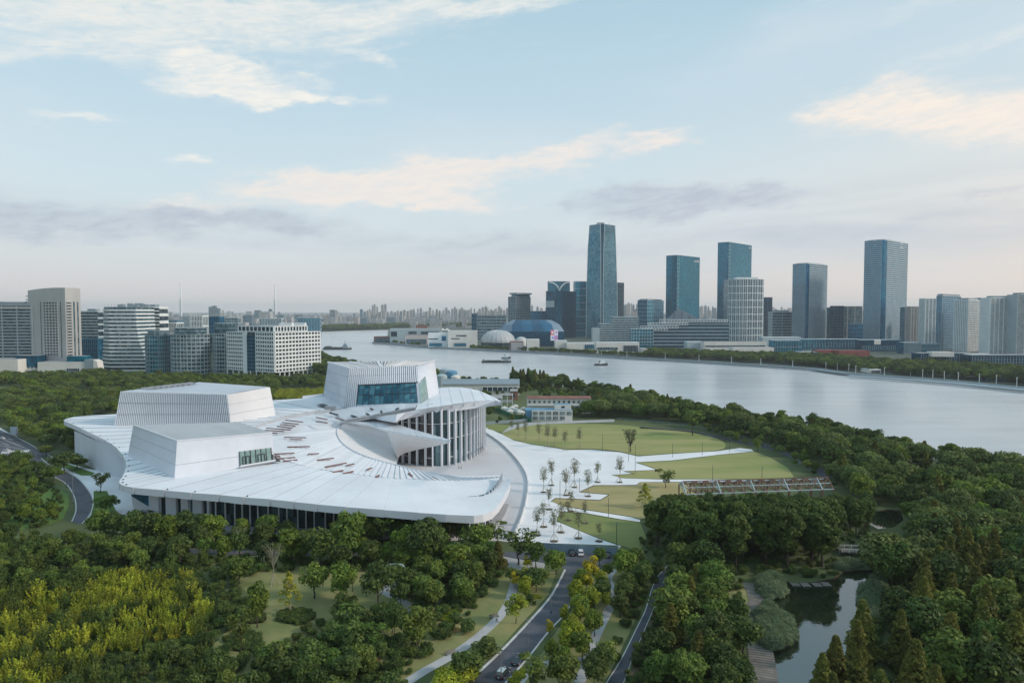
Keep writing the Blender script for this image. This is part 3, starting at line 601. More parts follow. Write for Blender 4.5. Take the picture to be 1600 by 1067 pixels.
# hull of the tongue: soffit running out to the point
rim2 = rs([rim[int(k)] for k in np.linspace(14, 36, 12)], 30)
sil = rs([V3(t) for t in [(622, 719, 4.6), (622.6, 716, 5.2), (624, 712.6, 6), (631, 708.6, 7.2), (640, 705.6, 8.4), (650, 703, 9.8), (660, 700.8, 11.2), (670, 699, 12.8), (680, 697, 14.6), (690, 695, 16.4), (699, 692.6, 17.8), (704, 689.4, 18.5)]], 30)
rows = []
for j in range(9):
    t = j/8; rows.append([a.lerp(b, t)+Vector((0, -1, 0))*math.sin(math.pi*t)*1.6*math.sin(math.pi*min(1, i/29+.1)) for i, (a, b) in enumerate(zip(rim2, sil))])
# join the hull to the crease line
mb = OMB(); mb.grid(rows); mb.build('tongue_soffit', M['white_soffit'], smooth=True)
mb = OMB(); c3 = rs(crease[::-1], 9); mb.grid([c3, [r[0] for r in rows]]); mb.build('soffit_fold', M['white_soffit'], smooth=True)
mb = OMB(); o2 = rs([p[1] for p in TONGUE[14:]], 30); mb.grid([o2, [s+Vector((0, 2.5, 1.5))*(1-i/29.) for i, s in enumerate(sil)], sil]); mb.build('tongue_back', M['white_soffit'], smooth=True)
# --- glass hall
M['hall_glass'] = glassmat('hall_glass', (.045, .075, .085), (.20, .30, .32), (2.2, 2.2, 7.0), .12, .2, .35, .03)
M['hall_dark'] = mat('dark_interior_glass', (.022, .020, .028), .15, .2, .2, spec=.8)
HALL = [(596, 720), (612, 722), (622, 722.6), (640, 725.2), (652, 726.8), (665, 728), (676, 729), (690, 728.4), (704, 726.4), (718, 723.2), (730, 719.4), (740, 715), (747, 710.4), (752, 706.4), (756, 701.5), (757, 697), (754, 692), (745, 687)]
hall_line = smooth_line(px(HALL), 1.0)
def along(line, step):
    out = [line[0]]; acc = 0
    for a, b in zip(line, line[1:]):
        acc += (b-a).length
        if acc >= step: out.append(b); acc = 0
    return out
bays = along(hall_line, 3.9)
def hall_top(p):
    t = min(1, max(0, (p.x-P(600, 720).x)/(P(690, 728).x-P(600, 720).x))); return 20.0+9.8*t
rngl = random.Random(5)
for k, (a, b) in enumerate(zip(bays, bays[1:])):
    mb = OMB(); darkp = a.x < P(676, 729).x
    d = Vector((b.x-a.x, b.y-a.y, 0)).normalized(); inn = Vector((-d.y, d.x, 0))*1.1
    if inn.y < 0 and not (k > len(bays)*.8): inn = -inn
    mb.quad(a+inn, b+inn, b+inn+Vector((0, 0, hall_top(b))), a+inn+Vector((0, 0, hall_top(a))))
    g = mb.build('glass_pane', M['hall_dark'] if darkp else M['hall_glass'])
for k, a in enumerate(bays):
    i = min(k, len(bays)-2); d = Vector((bays[i+1].x-bays[i].x, bays[i+1].y-bays[i].y, 0)).normalized(); nrm = Vector((d.y, -d.x, 0))
    mb = OMB(); w = .38
    c0 = [a-d*w+nrm*.7, a+d*w+nrm*.7, a+d*w-nrm*.7, a-d*w-nrm*.7]
    mb.hexa(c0, [p+Vector((0, 0, hall_top(a)+.2)) for p in c0]); mb.build('column', M['white'])
mb = OMB()
for k, (a, b) in enumerate(zip(bays, bays[1:])):
    for z in (4.2, 14.0, 22.0):
        if (z == 4.2 and k % 3) or z > hall_top(a)-1: continue
        mb.bar(a+Vector((0, .5, z)), b+Vector((0, .5, z)), .25, .35 if z > 5 else .5)
mb.build('transom', M['parapet'])
# --- walls under the outer roof
M['office_glass'] = glassmat('office_glass', (.018, .030, .040), (.08, .15, .19), (2, 2, 5), .1, .2, .3, .05)
M['blue_glass'] = mat('blue_glass_panel', (.02, .13, .24), .15, .15, .4, spec=.8)
wl = smooth_line(px([(117, 716), (128, 722), (140, 729), (155, 736.5), (170, 741.5), (184, 744.5)])+[Vector((-184, 325, 0)), Vector((-172, 308, 0)), Vector((-163, 296, 0)), Vector((-155, 284, 0)), Vector((-148, 272, 0)), P(239, 813.5)], 4)
for a, b in zip(wl, wl[1:]):
    mb = OMB(); mb.quad(a, b, b+Vector((0, 0, 15.2)), a+Vector((0, 0, 15.2))); mb.build('wall_panel', M['white_wall'])
mb = OMB(); a = P(117, 716); mb.quad(a+Vector((40, 55, 0)), a, a+Vector((0, 0, 13.6)), a+Vector((40, 55, 13.6))); mb.build('wall_panel', M['white_wall'])
mb = OMB(); a, b = wl[-4], P(239, 813.5); e = Vector((-1.6, -1.6, 0))
Yg = b.y-.2; gx = lambda u: (u-800)/1067.0*(Yg*math.cos(PITCH)+70*math.sin(PITCH))
mb.poly([(gx(205), Yg, 11.8), (gx(205), Yg, 9.6), (gx(232), Yg, 5.6), (gx(232), Yg, 11.8)]); mb.build('blue_glazing', M['blue_glass'])
mb = OMB(); mb.poly([(gx(205), Yg+.1, 9.6), (gx(209), Yg+.1, 0), (gx(235), Yg+.1, 0), (gx(232), Yg+.1, 5.6)]); mb.build('wall_panel', M['white_wall'])
mb = OMB()
for k in range(1, 6): u_ = 205+27*k/6; mb.bar((gx(u_), Yg-.1, 9.6-4*k/6), (gx(u_), Yg-.1, 11.8), .12, .12)
mb.build('mullion', M['dark_metal'])
front = smooth_line(px([(239, 813.5), (290, 819), (342, 823), (400, 827), (470, 829), (540, 830), (620, 831), (697, 831.5), (740, 829), (757, 825), (768, 816), (778, 802), (785, 785)]), 1.0)
def at_u(u):   # the front line where it stands below column u
    return min(front[:-25] if u < 760 else front, key=lambda p: abs(800+1067*p.x/(p.y*math.cos(PITCH)+CAM_H*math.sin(PITCH))-u))
fb = along(front, 3.05)
for a, b in zip(fb, fb[1:]):
    if (b-a).length < .5: continue
    mb = OMB(); mb.quad(a, b, b+Vector((0, 0, 12.8)), a+Vector((0, 0, 12.8))); mb.build('window_pane', M['office_glass'])
    mb = OMB(); d = (b-a).normalized(); n_ = Vector((d.y, -d.x, 0)); w = .22
    c0 = [a-d*w+n_*.4, a+d*w+n_*.4, a+d*w-n_*.1, a-d*w-n_*.1]; mb.hexa(c0, [p+Vector((0, 0, 12.7)) for p in c0]); mb.build('fin', M['white'])
for u0, u1 in ((239, 253), (263.5, 278), (285, 299), (305, 320), (326.5, 330)):
    a, b = at_u(u0), at_u(u1); d = (b-a).normalized(); n_ = Vector((d.y, -d.x, 0))
    mb = OMB(); c0 = [a+n_*1.2, b+n_*1.2, b-n_*.2, a-n_*.2]; mb.hexa(c0, [p+Vector((0, 0, 12.75)) for p in c0]); mb.build('wall_panel', M['white_wall'])
mb = OMB(); f2 = front[::6]
for a, b in zip(f2, f2[1:]):
    mb.bar(a+Vector((0, -3, .5)), b+Vector((0, -3, .5)), 6, .9)
mb.build('terrace', M['concrete'])
# --- three blocks rising through the roof
def block(name, base, top, mt, rib=None, seam=(.33, .66)):
    """base/top: four corners (left back, left front, right front, right back) as (u, v, z)"""
    Bp = [V3(t) for t in base]; Tp = [V3(t) for t in top]
    mb = OMB(); n = 10
    for k in (0, 1, 2, 3):
        a, b, c, d = Bp[k], Bp[(k+1) % 4], Tp[k], Tp[(k+1) % 4]
        mb.grid([[a.lerp(b, j/n).lerp(c.lerp(d, j/n), i/4) for j in range(n+1)] for i in range(5)])
    return Bp, Tp, mb
def ribs(Bp, Tp, k, n, w, dep, mt, name='rib', t0=0.0, t1=1.0, s0=0.0, s1=1.0, skip=None):
    a0, a1, b0, b1 = Bp[k], Bp[k+1], Tp[k], Tp[k+1]; mb = OMB()
    nrm = (a1-a0).cross(b0-a0).normalized()*dep
    for i in range(n):
        s = s0+(s1-s0)*(i+.5)/n
        if skip and skip(s): continue
        p = a0.lerp(a1, s); q = b0.lerp(b1, s); mb.bar(p.lerp(q, t0)+nrm*.5, p.lerp(q, t1)+nrm*.5, w, dep, up=nrm)
    return tag(mb.build(name, mt), kind='stuff')
def seams(Bp, Tp, k, ts, mt, w=.25, off=.06, s0=0, s1=1):
    a0, a1, b0, b1 = Bp[k], Bp[k+1], Tp[k], Tp[k+1]; nrm = (a1-a0).cross(b0-a0).normalized()*off
    for t in ts:
        mb = OMB(); mb.bar(a0.lerp(b0, t).lerp(a1.lerp(b1, t), s0)+nrm, a0.lerp(b0, t).lerp(a1.lerp(b1, t), s1)+nrm, w, .15); mb.build('wall_joint', mt)
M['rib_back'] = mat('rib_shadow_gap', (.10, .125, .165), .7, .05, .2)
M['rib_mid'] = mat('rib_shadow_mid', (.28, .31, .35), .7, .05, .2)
M['roof_grey'] = mat('grey_roof_panel', (.44, .47, .49), .55, .05, .06, objrand=.03)
M['roof_blue'] = mat('pale_roof_panel', (.50, .55, .61), .55, .05, .06, objrand=.03)
M['joint'] = mat('joint_line', (.34, .37, .42), .7, .05, .2)
# block one: ribbed, at the back left
B1 = [(262, 650, 16), (178.4, 668.5, 15.6), (361, 664, 17.5), (430, 652.3, 19.5)]
T1 = [(311, 597.4, 37), (188.6, 611.6, 35), (355.3, 616.2, 35), (420.4, 605, 36)]
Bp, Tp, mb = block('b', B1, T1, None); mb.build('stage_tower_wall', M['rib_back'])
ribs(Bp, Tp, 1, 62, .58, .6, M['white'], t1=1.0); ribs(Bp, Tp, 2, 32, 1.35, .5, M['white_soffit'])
seams(Bp, Tp, 1, (.36, .68), M['joint'], .35, .6); seams(Bp, Tp, 2, (.36, .68), M['joint'], .35, .5)
def top_strips(Tp, n, mt, name='roof_strip', lift=.0):
    for i in range(n):
        a = Tp[0].lerp(Tp[1], i/n); b = Tp[3].lerp(Tp[2], i/n); c = Tp[3].lerp(Tp[2], (i+1)/n); d = Tp[0].lerp(Tp[1], (i+1)/n); up = Vector((0, 0, .22))
        mb = OMB(); mb.quad(a+up, d, c, b+up); mb.quad(a, b, b+up, a+up); mb.quad(a-up*6, b-up*6, b+up, a+up); mb.build(name, mt)
top_strips(Tp, 9, M['roof_blue'])
mb = OMB()
for i in range(8):                # dark louvred plant strip
    a = Tp[0].lerp(Tp[1], .12+.085*i); b = a.lerp(Tp[2], .16); o = Vector((0, 0, .8)); a2 = a.lerp(Tp[2], .03)
    for s in range(4): mb.bar(a2.lerp(b, s/4)+o, a2.lerp(b, s/4)+o+(Tp[1]-Tp[0])*.07, .7, .5)
    mb.bar(a2+o, b+o, .4, .6)
mb.build('plant_louvre', M['louvre'])
# block two: smooth, front left
B2 = [(216, 705, 16), (199.5, 711.5, 15.4), (272.5, 748.5, 15.2), (429, 722, 16.6)]
T2 = [(372.5, 659.6, 29), (208, 664.7, 29), (276.4, 689.2, 28.5), (425, 676.6, 28.5)]
B2 = [(385, 690, 17), (199.5, 711.5, 15.4), (272.5, 748.5, 15.2), (429, 722, 16.6)]
Bp, Tp, mb = block('b', B2, T2, None); mb.build('rehearsal_block_wall', M['white_wall'])
seams(Bp, Tp, 2, (.36,), M['joint'], .10, .02); seams(Bp, Tp, 1, (.36, .68), M['joint'], .1, -.03)
top_strips(Tp, 8, M['roof_grey'])
a, b = Tp[1], Tp[2]; mb = OMB(); mb.bar(a+Vector((0, 0, .15)), b+Vector((0, 0, .15)), .5, .5); mb.bar(b+Vector((0, 0, .15)), Tp[3]+Vector((0, 0, .15)), .5, .5); mb.build('coping', M['white'])
# recessed glazed entrance in block two
M['mint_glass'] = mat('pale_green_glass', (.22, .33, .31), .15, .2, .5, spec=.8)
def face(Bp, Tp, k, s, t, off=0.0):
    off *= 1.6 if off < 1 else 1
    p = Bp[k].lerp(Bp[k+1], s).lerp(Tp[k].lerp(Tp[k+1], s), t); nrm = (Bp[k+1]-Bp[k]).cross(Tp[k]-Bp[k]).normalized(); return p+nrm*off
s0, s1, t0, t1 = .635, .972, .03, .50
for i in range(6):
    a = s0+(s1-s0)*i/6; b = s0+(s1-s0)*(i+1)/6
    mb = OMB(); mb.quad(face(Bp, Tp, 2, a, t0, .15), face(Bp, Tp, 2, b, t0, .15), face(Bp, Tp, 2, b, t1, .15), face(Bp, Tp, 2, a, t1, .15)); mb.build('glass_pane', M['mint_glass'])
mb = OMB()
for i in range(7):
    s = s0+(s1-s0)*i/6; mb.bar(face(Bp, Tp, 2, s, t0, .25), face(Bp, Tp, 2, s, t1, .25), .2, .25)
mb.build('mullion', M['dark_metal'])
for s in (.70, .86):
    mb = OMB(); e = .035
    for q in (s-e, s, s+e): mb.bar(face(Bp, Tp, 2, q, t0, .4), face(Bp, Tp, 2, q, .32, .4), .28, .2)
    mb.bar(face(Bp, Tp, 2, s-e, .32, .4), face(Bp, Tp, 2, s+e, .32, .4), .28, .25); mb.build('door', M['dark'])
mb = OMB(); mb.quad(face(Bp, Tp, 2, s1, t0, .2), V3((439, 721.5, 16.9)), V3((436, 717.5, 17.3)), face(Bp, Tp, 2, s1+.01, .28, .2)); mb.build('stair_recess', M['dark'])
mb = OMB(); mb.hexa([face(Bp, Tp, 2, .63, 0, .1), face(Bp, Tp, 2, .63, 0, 1.8), face(Bp, Tp, 2, 1.0, 0, 1.8), face(Bp, Tp, 2, 1.0, 0, .1)][::-1], [p+Vector((0, 0, .5)) for p in [face(Bp, Tp, 2, .63, 0, .1), face(Bp, Tp, 2, .63, 0, 1.8), face(Bp, Tp, 2, 1.0, 0, 1.8), face(Bp, Tp, 2, 1.0, 0, .1)]][::-1]); mb.build('threshold', M['white'])
# block three: at the back, with the long window
B3 = [(504.5, 619.5, 23.6), (538.5, 637, 23.6), (668, 622, 27.5), (687, 615.6, 29)]
B3 = [(504.5, 620, 23.0), (538.5, 637, 23.4), (657, 633, 29.0), (686.5, 616, 29.4)]
T3 = [(512.5, 567, 49), (544.6, 575.4, 46.5), (651.4, 571.8, 47.5), (679, 564, 50)]
Bp, Tp, mb = block('b', B3, T3, None); mb.build('stage_tower_wall', M['white_wall'])
for sgn in (1,):
    ribs(Bp, Tp, 1, 6, .85, .45, M['white'], s0=.005, s1=.165); ribs(Bp, Tp, 1, 29, .85, .45, M['white'], t0=.56, s0=.165, s1=1.0)
mb = OMB()
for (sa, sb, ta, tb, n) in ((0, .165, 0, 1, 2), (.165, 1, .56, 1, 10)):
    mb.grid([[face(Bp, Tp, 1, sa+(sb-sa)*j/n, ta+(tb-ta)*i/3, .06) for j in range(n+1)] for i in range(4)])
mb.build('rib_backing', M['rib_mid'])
seams(Bp, Tp, 0, (.25, .5, .78), M['joint'], .14, .02); seams(Bp, Tp, 1, (.8,), M['joint'], .2, .5)
M['teal_glass'] = glassmat('teal_window_glass', (.012, .08, .12), (.10, .26, .31), (3.2, 3.2, 3.5), .08, .3, .5, .08)
for i in range(10):
    a = .17+.80*i/10; b = .17+.80*(i+1)/10
    for (ta, tb) in ((.06, .30), (.30, .55)):
        mb = OMB(); mb.quad(face(Bp, Tp, 1, a, ta, .1), face(Bp, Tp, 1, b, ta, .1), face(Bp, Tp, 1, b, tb, .1), face(Bp, Tp, 1, a, tb, .1)); mb.build('glass_pane', M['teal_glass'])
mb = OMB()
for i in range(11): s = .17+.80*i/10; mb.bar(face(Bp, Tp, 1, s, .06, .2), face(Bp, Tp, 1, s, .55, .2), .22, .2)
mb.bar(face(Bp, Tp, 1, .17, .30, .2), face(Bp, Tp, 1, .97, .30, .2), .22, .2); mb.bar(face(Bp, Tp, 1, .165, .56, .25), face(Bp, Tp, 1, 1.0, .56, .25), .6, .4); mb.build('window_frame', M['dark_metal'])
mb = OMB(); mb.poly([face(Bp, Tp, 2, 0, .03, .12), face(Bp, Tp, 2, .40, .05, .12), face(Bp, Tp, 2, .38, .66, .12), face(Bp, Tp, 2, 0.0, .53, .12)]); mb.build('side_window', M['mint_glass'])
mb = OMB()
for s in (.08, .16, .24, .32): mb.bar(face(Bp, Tp, 2, s, .05, .2), face(Bp, Tp, 2, s, .54+s*.3, .2), .2, .2)
mb.build('mullion', M['parapet'])
# louvred roof with radiating white beams
mb = OMB(); mb.poly([p for p in Tp]); mb.build('roof_deck', M['louvre'])
F = lambda s, t: Tp[1].lerp(Tp[2], s).lerp(Tp[0].lerp(Tp[3], .02+.96*s), t)
fx = lambda s, t: Tp[1].lerp(Tp[2], .5+(s-.5)*(.92 if True else 1)).lerp(Tp[0].lerp(Tp[3], .5+(s-.5)*1.0), t)
lines = [((-.0, 0), (.0, 1)), ((.13, 0), (.0, .9)), ((.30, 0), (.20, 1)), ((.47, 0), (.46, 1)), ((.63, 0), (.74, 1)), ((.80, 0), (1.0, .8)), ((1, 0), (1, 1))]
def roofpt(s, t): return Tp[1].lerp(Tp[2], s).lerp(Tp[0].lerp(Tp[3], s), t)
for (a, b) in lines:
    mb = OMB(); mb.bar(roofpt(*a)+Vector((0, 0, .5)), roofpt(*b)+Vector((0, 0, .5)), 1.5, .7); mb.build('roof_beam', M['white'])
mb = OMB()
for k in range(len(lines)-1):
    for q in range(1, 7):
        f = q/7; a = (lines[k][0][0]*(1-f)+lines[k+1][0][0]*f, 0); b = (lines[k][1][0]*(1-f)+lines[k+1][1][0]*f, lines[k][1][1]*(1-f)+lines[k+1][1][1]*f)
        mb.bar(roofpt(*a)+Vector((0, 0, .35)), roofpt(*b)+Vector((0, 0, .35)), .55, .5)
tag(mb.build('roof_louvre', M['white_soffit']), kind='stuff')
mb = OMB()
for a, b in ((0, 1), (1, 2), (2, 3), (3, 0)): mb.bar(Tp[a]+Vector((0, 0, .2)), Tp[b]+Vector((0, 0, .2)), .6, .6)
mb.build('coping', M['white'])
# vertical white seams on the right, glass balustrade at the landing
mb = OMB(); mb.bar(P(757.5, 697, 0), P(757.5, 697, 30.2), .9, .9); mb.build('corner_column', M['white'])
# ------------------------------------------------------------------ buildings
M['g_teal'] = glassmat('teal_glass', (.001, .105, .185), (.015, .26, .39), (3.2, 3.2, 4.0), .15, .5, .45)
M['g_blue'] = glassmat('blue_glass', (.001, .090, .20), (.012, .21, .38), (4, 4, 4.0), .15, .5, .4)
M['g_navy'] = glassmat('navy_glass', (.002, .045, .095), (.01, .10, .18), (4, 4, 4.0), .12, .3, .35)
M['g_grey'] = glassmat('grey_glass', (.030, .075, .105), (.16, .25, .29), (3.2, 3.2, 3.8), .2, .2, .5)
M['g_dark'] = glassmat('dark_window_glass', (.012, .028, .042), (.08, .12, .14), (3, 3, 3.6), .15, .1, .3)
M['g_super'] = glassmat('tower_glass', (.008, .12, .19), (.10, .28, .37), (5, 5, 4.2), .12, .35, .6, .02)
M['f_white'] = mat('white_frame', (.70, .76, .78), .6, .05, .05)
M['f_light'] = mat('light_grey_frame', (.38, .47, .51), .6, .06, .05)
M['f_grey'] = mat('grey_frame', (.23, .30, .345), .6, .08, .05)
M['f_teal'] = mat('teal_frame', (.06, .18, .26), .5, .08, .05)
M['f_beige'] = mat('beige_stone', (.42, .435, .44), .7, .06, .03)
M['f_pink'] = mat('pale_pink_stone', (.50, .46, .44), .7, .06, .03)
M['r_roof'] = mat('flat_roof', (.34, .36, .37), .8, .12, .06)
M['r_red'] = mat('red_roof', (.22, .055, .050), .7, .15, .1)
M['r_brick'] = mat('red_brick', (.25, .12, .095), .8, .15, .2)
M['r_blue'] = mat('blue_sheet_roof', (.10, .27, .42), .6, .08, .2)
M['green_net'] = mat('green_netting', (.03, .15, .08), .9, .15, .3)
M['rust'] = mat('rusty_steel', (.17, .095, .07), .7, .2, .5)
M['off_white'] = mat('off_white_render', (.66, .66, .63), .7, .06, .05)
M['g_sunset'] = glassmat('mirror_glass', (.16, .19, .20), (.34, .33, .32), (5, 5, 4.2), .10, .85, .8, .02)
M['g_sunset'].node_tree.nodes['Principled BSDF'].inputs['Specular Tint'].default_value = (1, 1, 1, 1)
def kx(u): r = RAY(u, 520); return r.x/r.y
def rectangle(u0, uc, u1, Y, t):
    """C near corner, L left end, B back, R right end; walls perpendicular"""
    C = Vector((kx(uc)*Y, Y, 0)); k0, k1 = kx(u0), kx(u1)
    a = t*(C.x-k0*Y)/(1+t*k0); Lp = Vector((k0*(Y+a), Y+a, 0))
    s = (k1*Y-C.x)/(t-k1); s = max(s, 3.0); R = C+Vector((s*t, s, 0))
    return C, Lp, Lp+R-C, R
def flat(u0, u1, Y, yaw, dep):
    """front face u0..u1 turned by yaw, dep metres deep"""
    C = Vector((kx(u0)*Y, Y, 0)); ta = math.tan(math.radians(yaw)); k1 = kx(u1)
    w = (k1*Y-C.x)/(1-k1*ta); R = C+Vector((w, w*ta, 0)); n = Vector((-(R-C).y, (R-C).x, 0)).normalized()*dep
    return C, C+n, R+n, R
def wallframe(mb, p0, p1, z0, z1, nf, nc, bh, mw, dep=.35, mdep=None, zs=None, skipb=(), mi=0):
    """storey bands and mullions standing proud of a wall; p0->p1 with the outside on the right-hand side"""
    d = (p1-p0); Lw = d.length; d = d/Lw; n = Vector((d.y, -d.x, 0)); fh = (z1-z0)/nf
    if bh > 0:
        for i in range(nf+1):
            if i in skipb: continue
            za = max(z0, z0+i*fh-bh*fh/2); zb = min(z1+.05, z0+i*fh+bh*fh/2)
            a = p0-d*.02+n*dep; b = p1+d*.02+n*dep; c = p1-n*.1; e = p0-n*.1
            mb.hexa([Vector((q.x, q.y, za)) for q in (a, b, c, e)], [Vector((q.x, q.y, zb)) for q in (a, b, c, e)], mi)
    if mw > 0:
        md = mdep if mdep is not None else dep+.06
        for j in range(nc+1):
            s = min(max(j/nc*Lw, mw/2), Lw-mw/2); p = p0+d*s
            c4 = [p-d*mw/2+n*md, p+d*mw/2+n*md, p+d*mw/2-n*.08, p-d*mw/2-n*.08]
            mb.hexa([Vector((q.x, q.y, z0)) for q in c4], [Vector((q.x, q.y, z1)) for q in c4], mi)
class Bld:
    def __init__(s, name, label, cat, fp, group=None):
        s.fp = fp; s.o = fp[0].copy(); s.root = empty(name, (s.o.x, s.o.y, 0), 0, label, cat, group)
    def mb(s): return MB()
    def add(s, mb, name, mt, stuff=False, smooth=False):
        mb.v = [(v[0]-s.o.x, v[1]-s.o.y, v[2]) for v in mb.v]; o = mb.build(name, mt, s.root, smooth)
        if stuff: o['kind'] = 'stuff'
        return o
    def prism(s, pts, z0, z1, name, mt, top=None):
        mb = MB(); n = len(pts); q = [Vector(p) for p in pts]
        for i in range(n):
            a, b = q[i], q[(i+1) % n]; mb.quad((b.x, b.y, z0), (a.x, a.y, z0), (a.x, a.y, z1), (b.x, b.y, z1))
        mb.poly([(p.x, p.y, z1) for p in q[::-1]], 1 if top else 0)
        return s.add(mb, name, [mt, top] if top else mt)
def inset(fp, d):
    c = sum((Vector(p) for p in fp), Vector())/len(fp); return [Vector(p)+(c-Vector(p)).normalized()*d*1.4 for p in fp]
def tower(name, label, fp, vtop, uref, glass, frame, nf, ncL, ncR, bh=.3, mw=.5, dep=.35, z0=0.0, cat='tower', group=None, parapet=1.2, plant=True, frameL=None, roof='r_roof', sides=True, H=None, top=None):
    C, L_, B, R = fp; H = H or ATD(uref, vtop, C.y).z
    b = Bld(name, label, cat, fp, group)
    b.prism([C, L_, B, R], z0, H-.4, 'glazing', M[glass])
    mb = MB(); wallframe(mb, L_, C, z0, H, nf, ncL, bh, mw, dep); wallframe(mb, C, R, z0, H, nf, ncR, bh, mw, dep)
    if sides: wallframe(mb, R, B, z0, H, max(2, nf//2), 4, bh, mw, dep)
    b.add(mb, 'facade_frame', M[frame], True)
    b.prism([p for p in fp], H-.35, H+.1, 'roof', M[roof])
    mb = MB()
    for p, q in ((L_, C), (C, R), (R, B), (B, L_)): mb.bar(Vector((p.x, p.y, H+parapet/2)), Vector((q.x, q.y, H+parapet/2)), .8, parapet)
    b.add(mb, 'parapet', M[frame])
    if plant:
        q = inset(fp, min((C-R).length, (C-L_).length)*.28); b.prism(q, H, H+4.5, 'plant_room', M['f_grey'], M['r_roof'])
    b.H = H; return b
def YV(v): return P(800, v).y
# ---- left bank, near the opera house
b = tower('slab_office', 'wide grey slab office with small square windows at left edge', flat(-90, 50, YV(584), 3, 30), 477, 30, 'g_dark', 'f_grey', 22, 44, 6, .45, 1.5, cat='office block', parapet=2.5)
mb = MB(); C, L_, B, R = b.fp; mb.bar(Vector((C.x, C.y-.6, b.H-3)), Vector((R.x, R.y-.6, b.H-3)), .8, 1.2); b.add(mb, 'roof_band', M['off_white'])
for k in range(9): mb = MB(); p = C.lerp(R, .1+.1*k)+Vector((0, 12, 0)); mb.box(p.x-3, p.y-3, b.H, p.x+3, p.y+3, b.H+3+(k % 3)); b.add(mb, 'plant_room', M['f_light'])
# pale tower with curved top
fp = rectangle(45, 103, 127, YV(584), .16); C, L_, B, R = fp; HL = ATD(45, 454, L_.y).z; HC = ATD(103, 449.5, C.y).z
b = Bld('stone_tower', 'tall pale stone tower with balconied middle bay and rising roofline', 'tower', fp)
n = 10; mb = MB(); topc = [L_.lerp(C, i/n) for i in range(n+1)]
def hz_(i): t = i/n; return HL+(HC-HL)*t+1.2*math.sin(math.pi*t)
for i in range(n):
    p, q = topc[i], topc[i+1]; mb.quad((p.x, p.y, 0), (q.x, q.y, 0), (q.x, q.y, hz_(i+1)), (p.x, p.y, hz_(i)))
    mb.quad((p.x, p.y, hz_(i)), (q.x, q.y, hz_(i+1)), (q.x+(B-L_).x, q.y+(B-L_).y, hz_(i+1)), (p.x+(B-L_).x, p.y+(B-L_).y, hz_(i)))
mb.quad((C.x, C.y, 0), (R.x, R.y, 0), (R.x, R.y, HC), (C.x, C.y, HC)); mb.quad((R.x, R.y, 0), (B.x, B.y, 0), (B.x, B.y, HL), (R.x, R.y, HC)); mb.quad((B.x, B.y, 0), (L_.x, L_.y, 0), (L_.x, L_.y, HL), (B.x, B.y, HL))
b.add(mb, 'wall', M['f_beige'])
def bay(b, p0, p1, s0, s1, z0, z1, mt, frame, nf, nc, bh, mw, off=.2, dep=.35, name='glazing'):
    d = p1-p0; n = Vector((d.y, -d.x, 0)).normalized(); a = p0+d*s0+n*off; c = p0+d*s1+n*off
    mb = MB(); mb.quad((a.x, a.y, z0), (c.x, c.y, z0), (c.x, c.y, z1), (a.x, a.y, z1)); b.add(mb, name, M[mt])
    if frame: mb = MB(); wallframe(mb, a, c, z0, z1, nf, nc, bh, mw, dep); b.add(mb, 'facade_frame', M[frame], True)
bay(b, L_, C, .40, .80, 23, 93, 'g_dark', 'f_beige', 19, 5, .42, 1.0); bay(b, L_, C, .33, .345, 20, 93, 'g_dark', None, 1, 1, 0, 0); bay(b, L_, C, .865, .885, 20, 93, 'g_dark', None, 1, 1, 0, 0)
bay(b, C, R, .05, .38, 22, 93, 'g_dark', 'f_beige', 19, 1, .5, .3); bay(b, C, R, .50, .60, 22, 93, 'g_grey', None, 1, 1, 0, 0); bay(b, C, R, .75, .84, 22, 93, 'g_grey', None, 1, 1, 0, 0)
mb = MB()
for k in range(19): z = 20+k*4.4; p = L_; mb.box(p.x-3.5, p.y+1, z, p.x+.2, p.y+9, z+1.4)
b.add(mb, 'balcony', M['f_beige'], True)
def simple_block(name, label, cat, fp, z1, mt, roofm='r_roof', z0=0.0, group=None, bays=None):
    b = Bld(name, label, cat, fp, group); b.prism(fp, z0, z1, 'wall', M[mt], M[roofm]); b.H = z1
    for a in (bays or []): bay(b, *a)
    return b
fp = flat(-40, 26, YV(588), 2, 25); simple_block('podium_hall', 'low off white hall at the left edge below the slab office', 'hall', fp, 21, 'off_white', bays=[(fp[0], fp[3], .4, .5, 6, 9, 'g_dark', None, 1, 1, 0, 0)])
fp = flat(23, 57, YV(586), 2, 18); simple_block('glass_pavilion', 'dark blue glass box on pillars left of the pale tower', 'pavilion', fp, 24.5, 'g_navy', z0=10); 
b = Bld('pillar_base', 'pale colonnaded base under the dark blue glass box', 'base', fp); mb = MB()
for k in range(7): p = fp[0].lerp(fp[3], k/6); mb.bar((p.x, p.y, 0), (p.x, p.y, 10), 1.2, 1.2)
mb.box(fp[0].x, fp[0].y-1.5, 5.5, fp[3].x, fp[3].y+10, 8.5); b.add(mb, 'colonnade', M['off_white'])
fp = flat(57, 130, YV(587), 1, 22); b = simple_block('podium', 'off white podium with glass strip at foot of the pale tower', 'podium', fp, 17, 'off_white', bays=[(fp[0], fp[3], .62, .98, 19, 19.01, 'g_teal', None, 1, 1, 0, 0), (fp[0], fp[3], .62, .90, 2, 9, 'g_dark', 'f_grey', 2, 6, .2, .4)])
fp2 = flat(103, 131, YV(586), 1, 14); simple_block('glass_strip', 'low teal glass storey on the podium beside the pale tower', 'glass storey', fp2, 24, 'g_teal', z0=17.05)
fp = flat(130, 144, YV(587), 0, 14); simple_block('grey_block', 'small grey metal clad block right of the podium', 'block', fp, 20, 'f_grey')
fp = flat(144.3, 150, YV(587), 0, 12); b = Bld('wedge_block', 'small white wedge shaped block beside the grey clad block', 'block', fp); mb = MB(); C, L_, B, R = fp
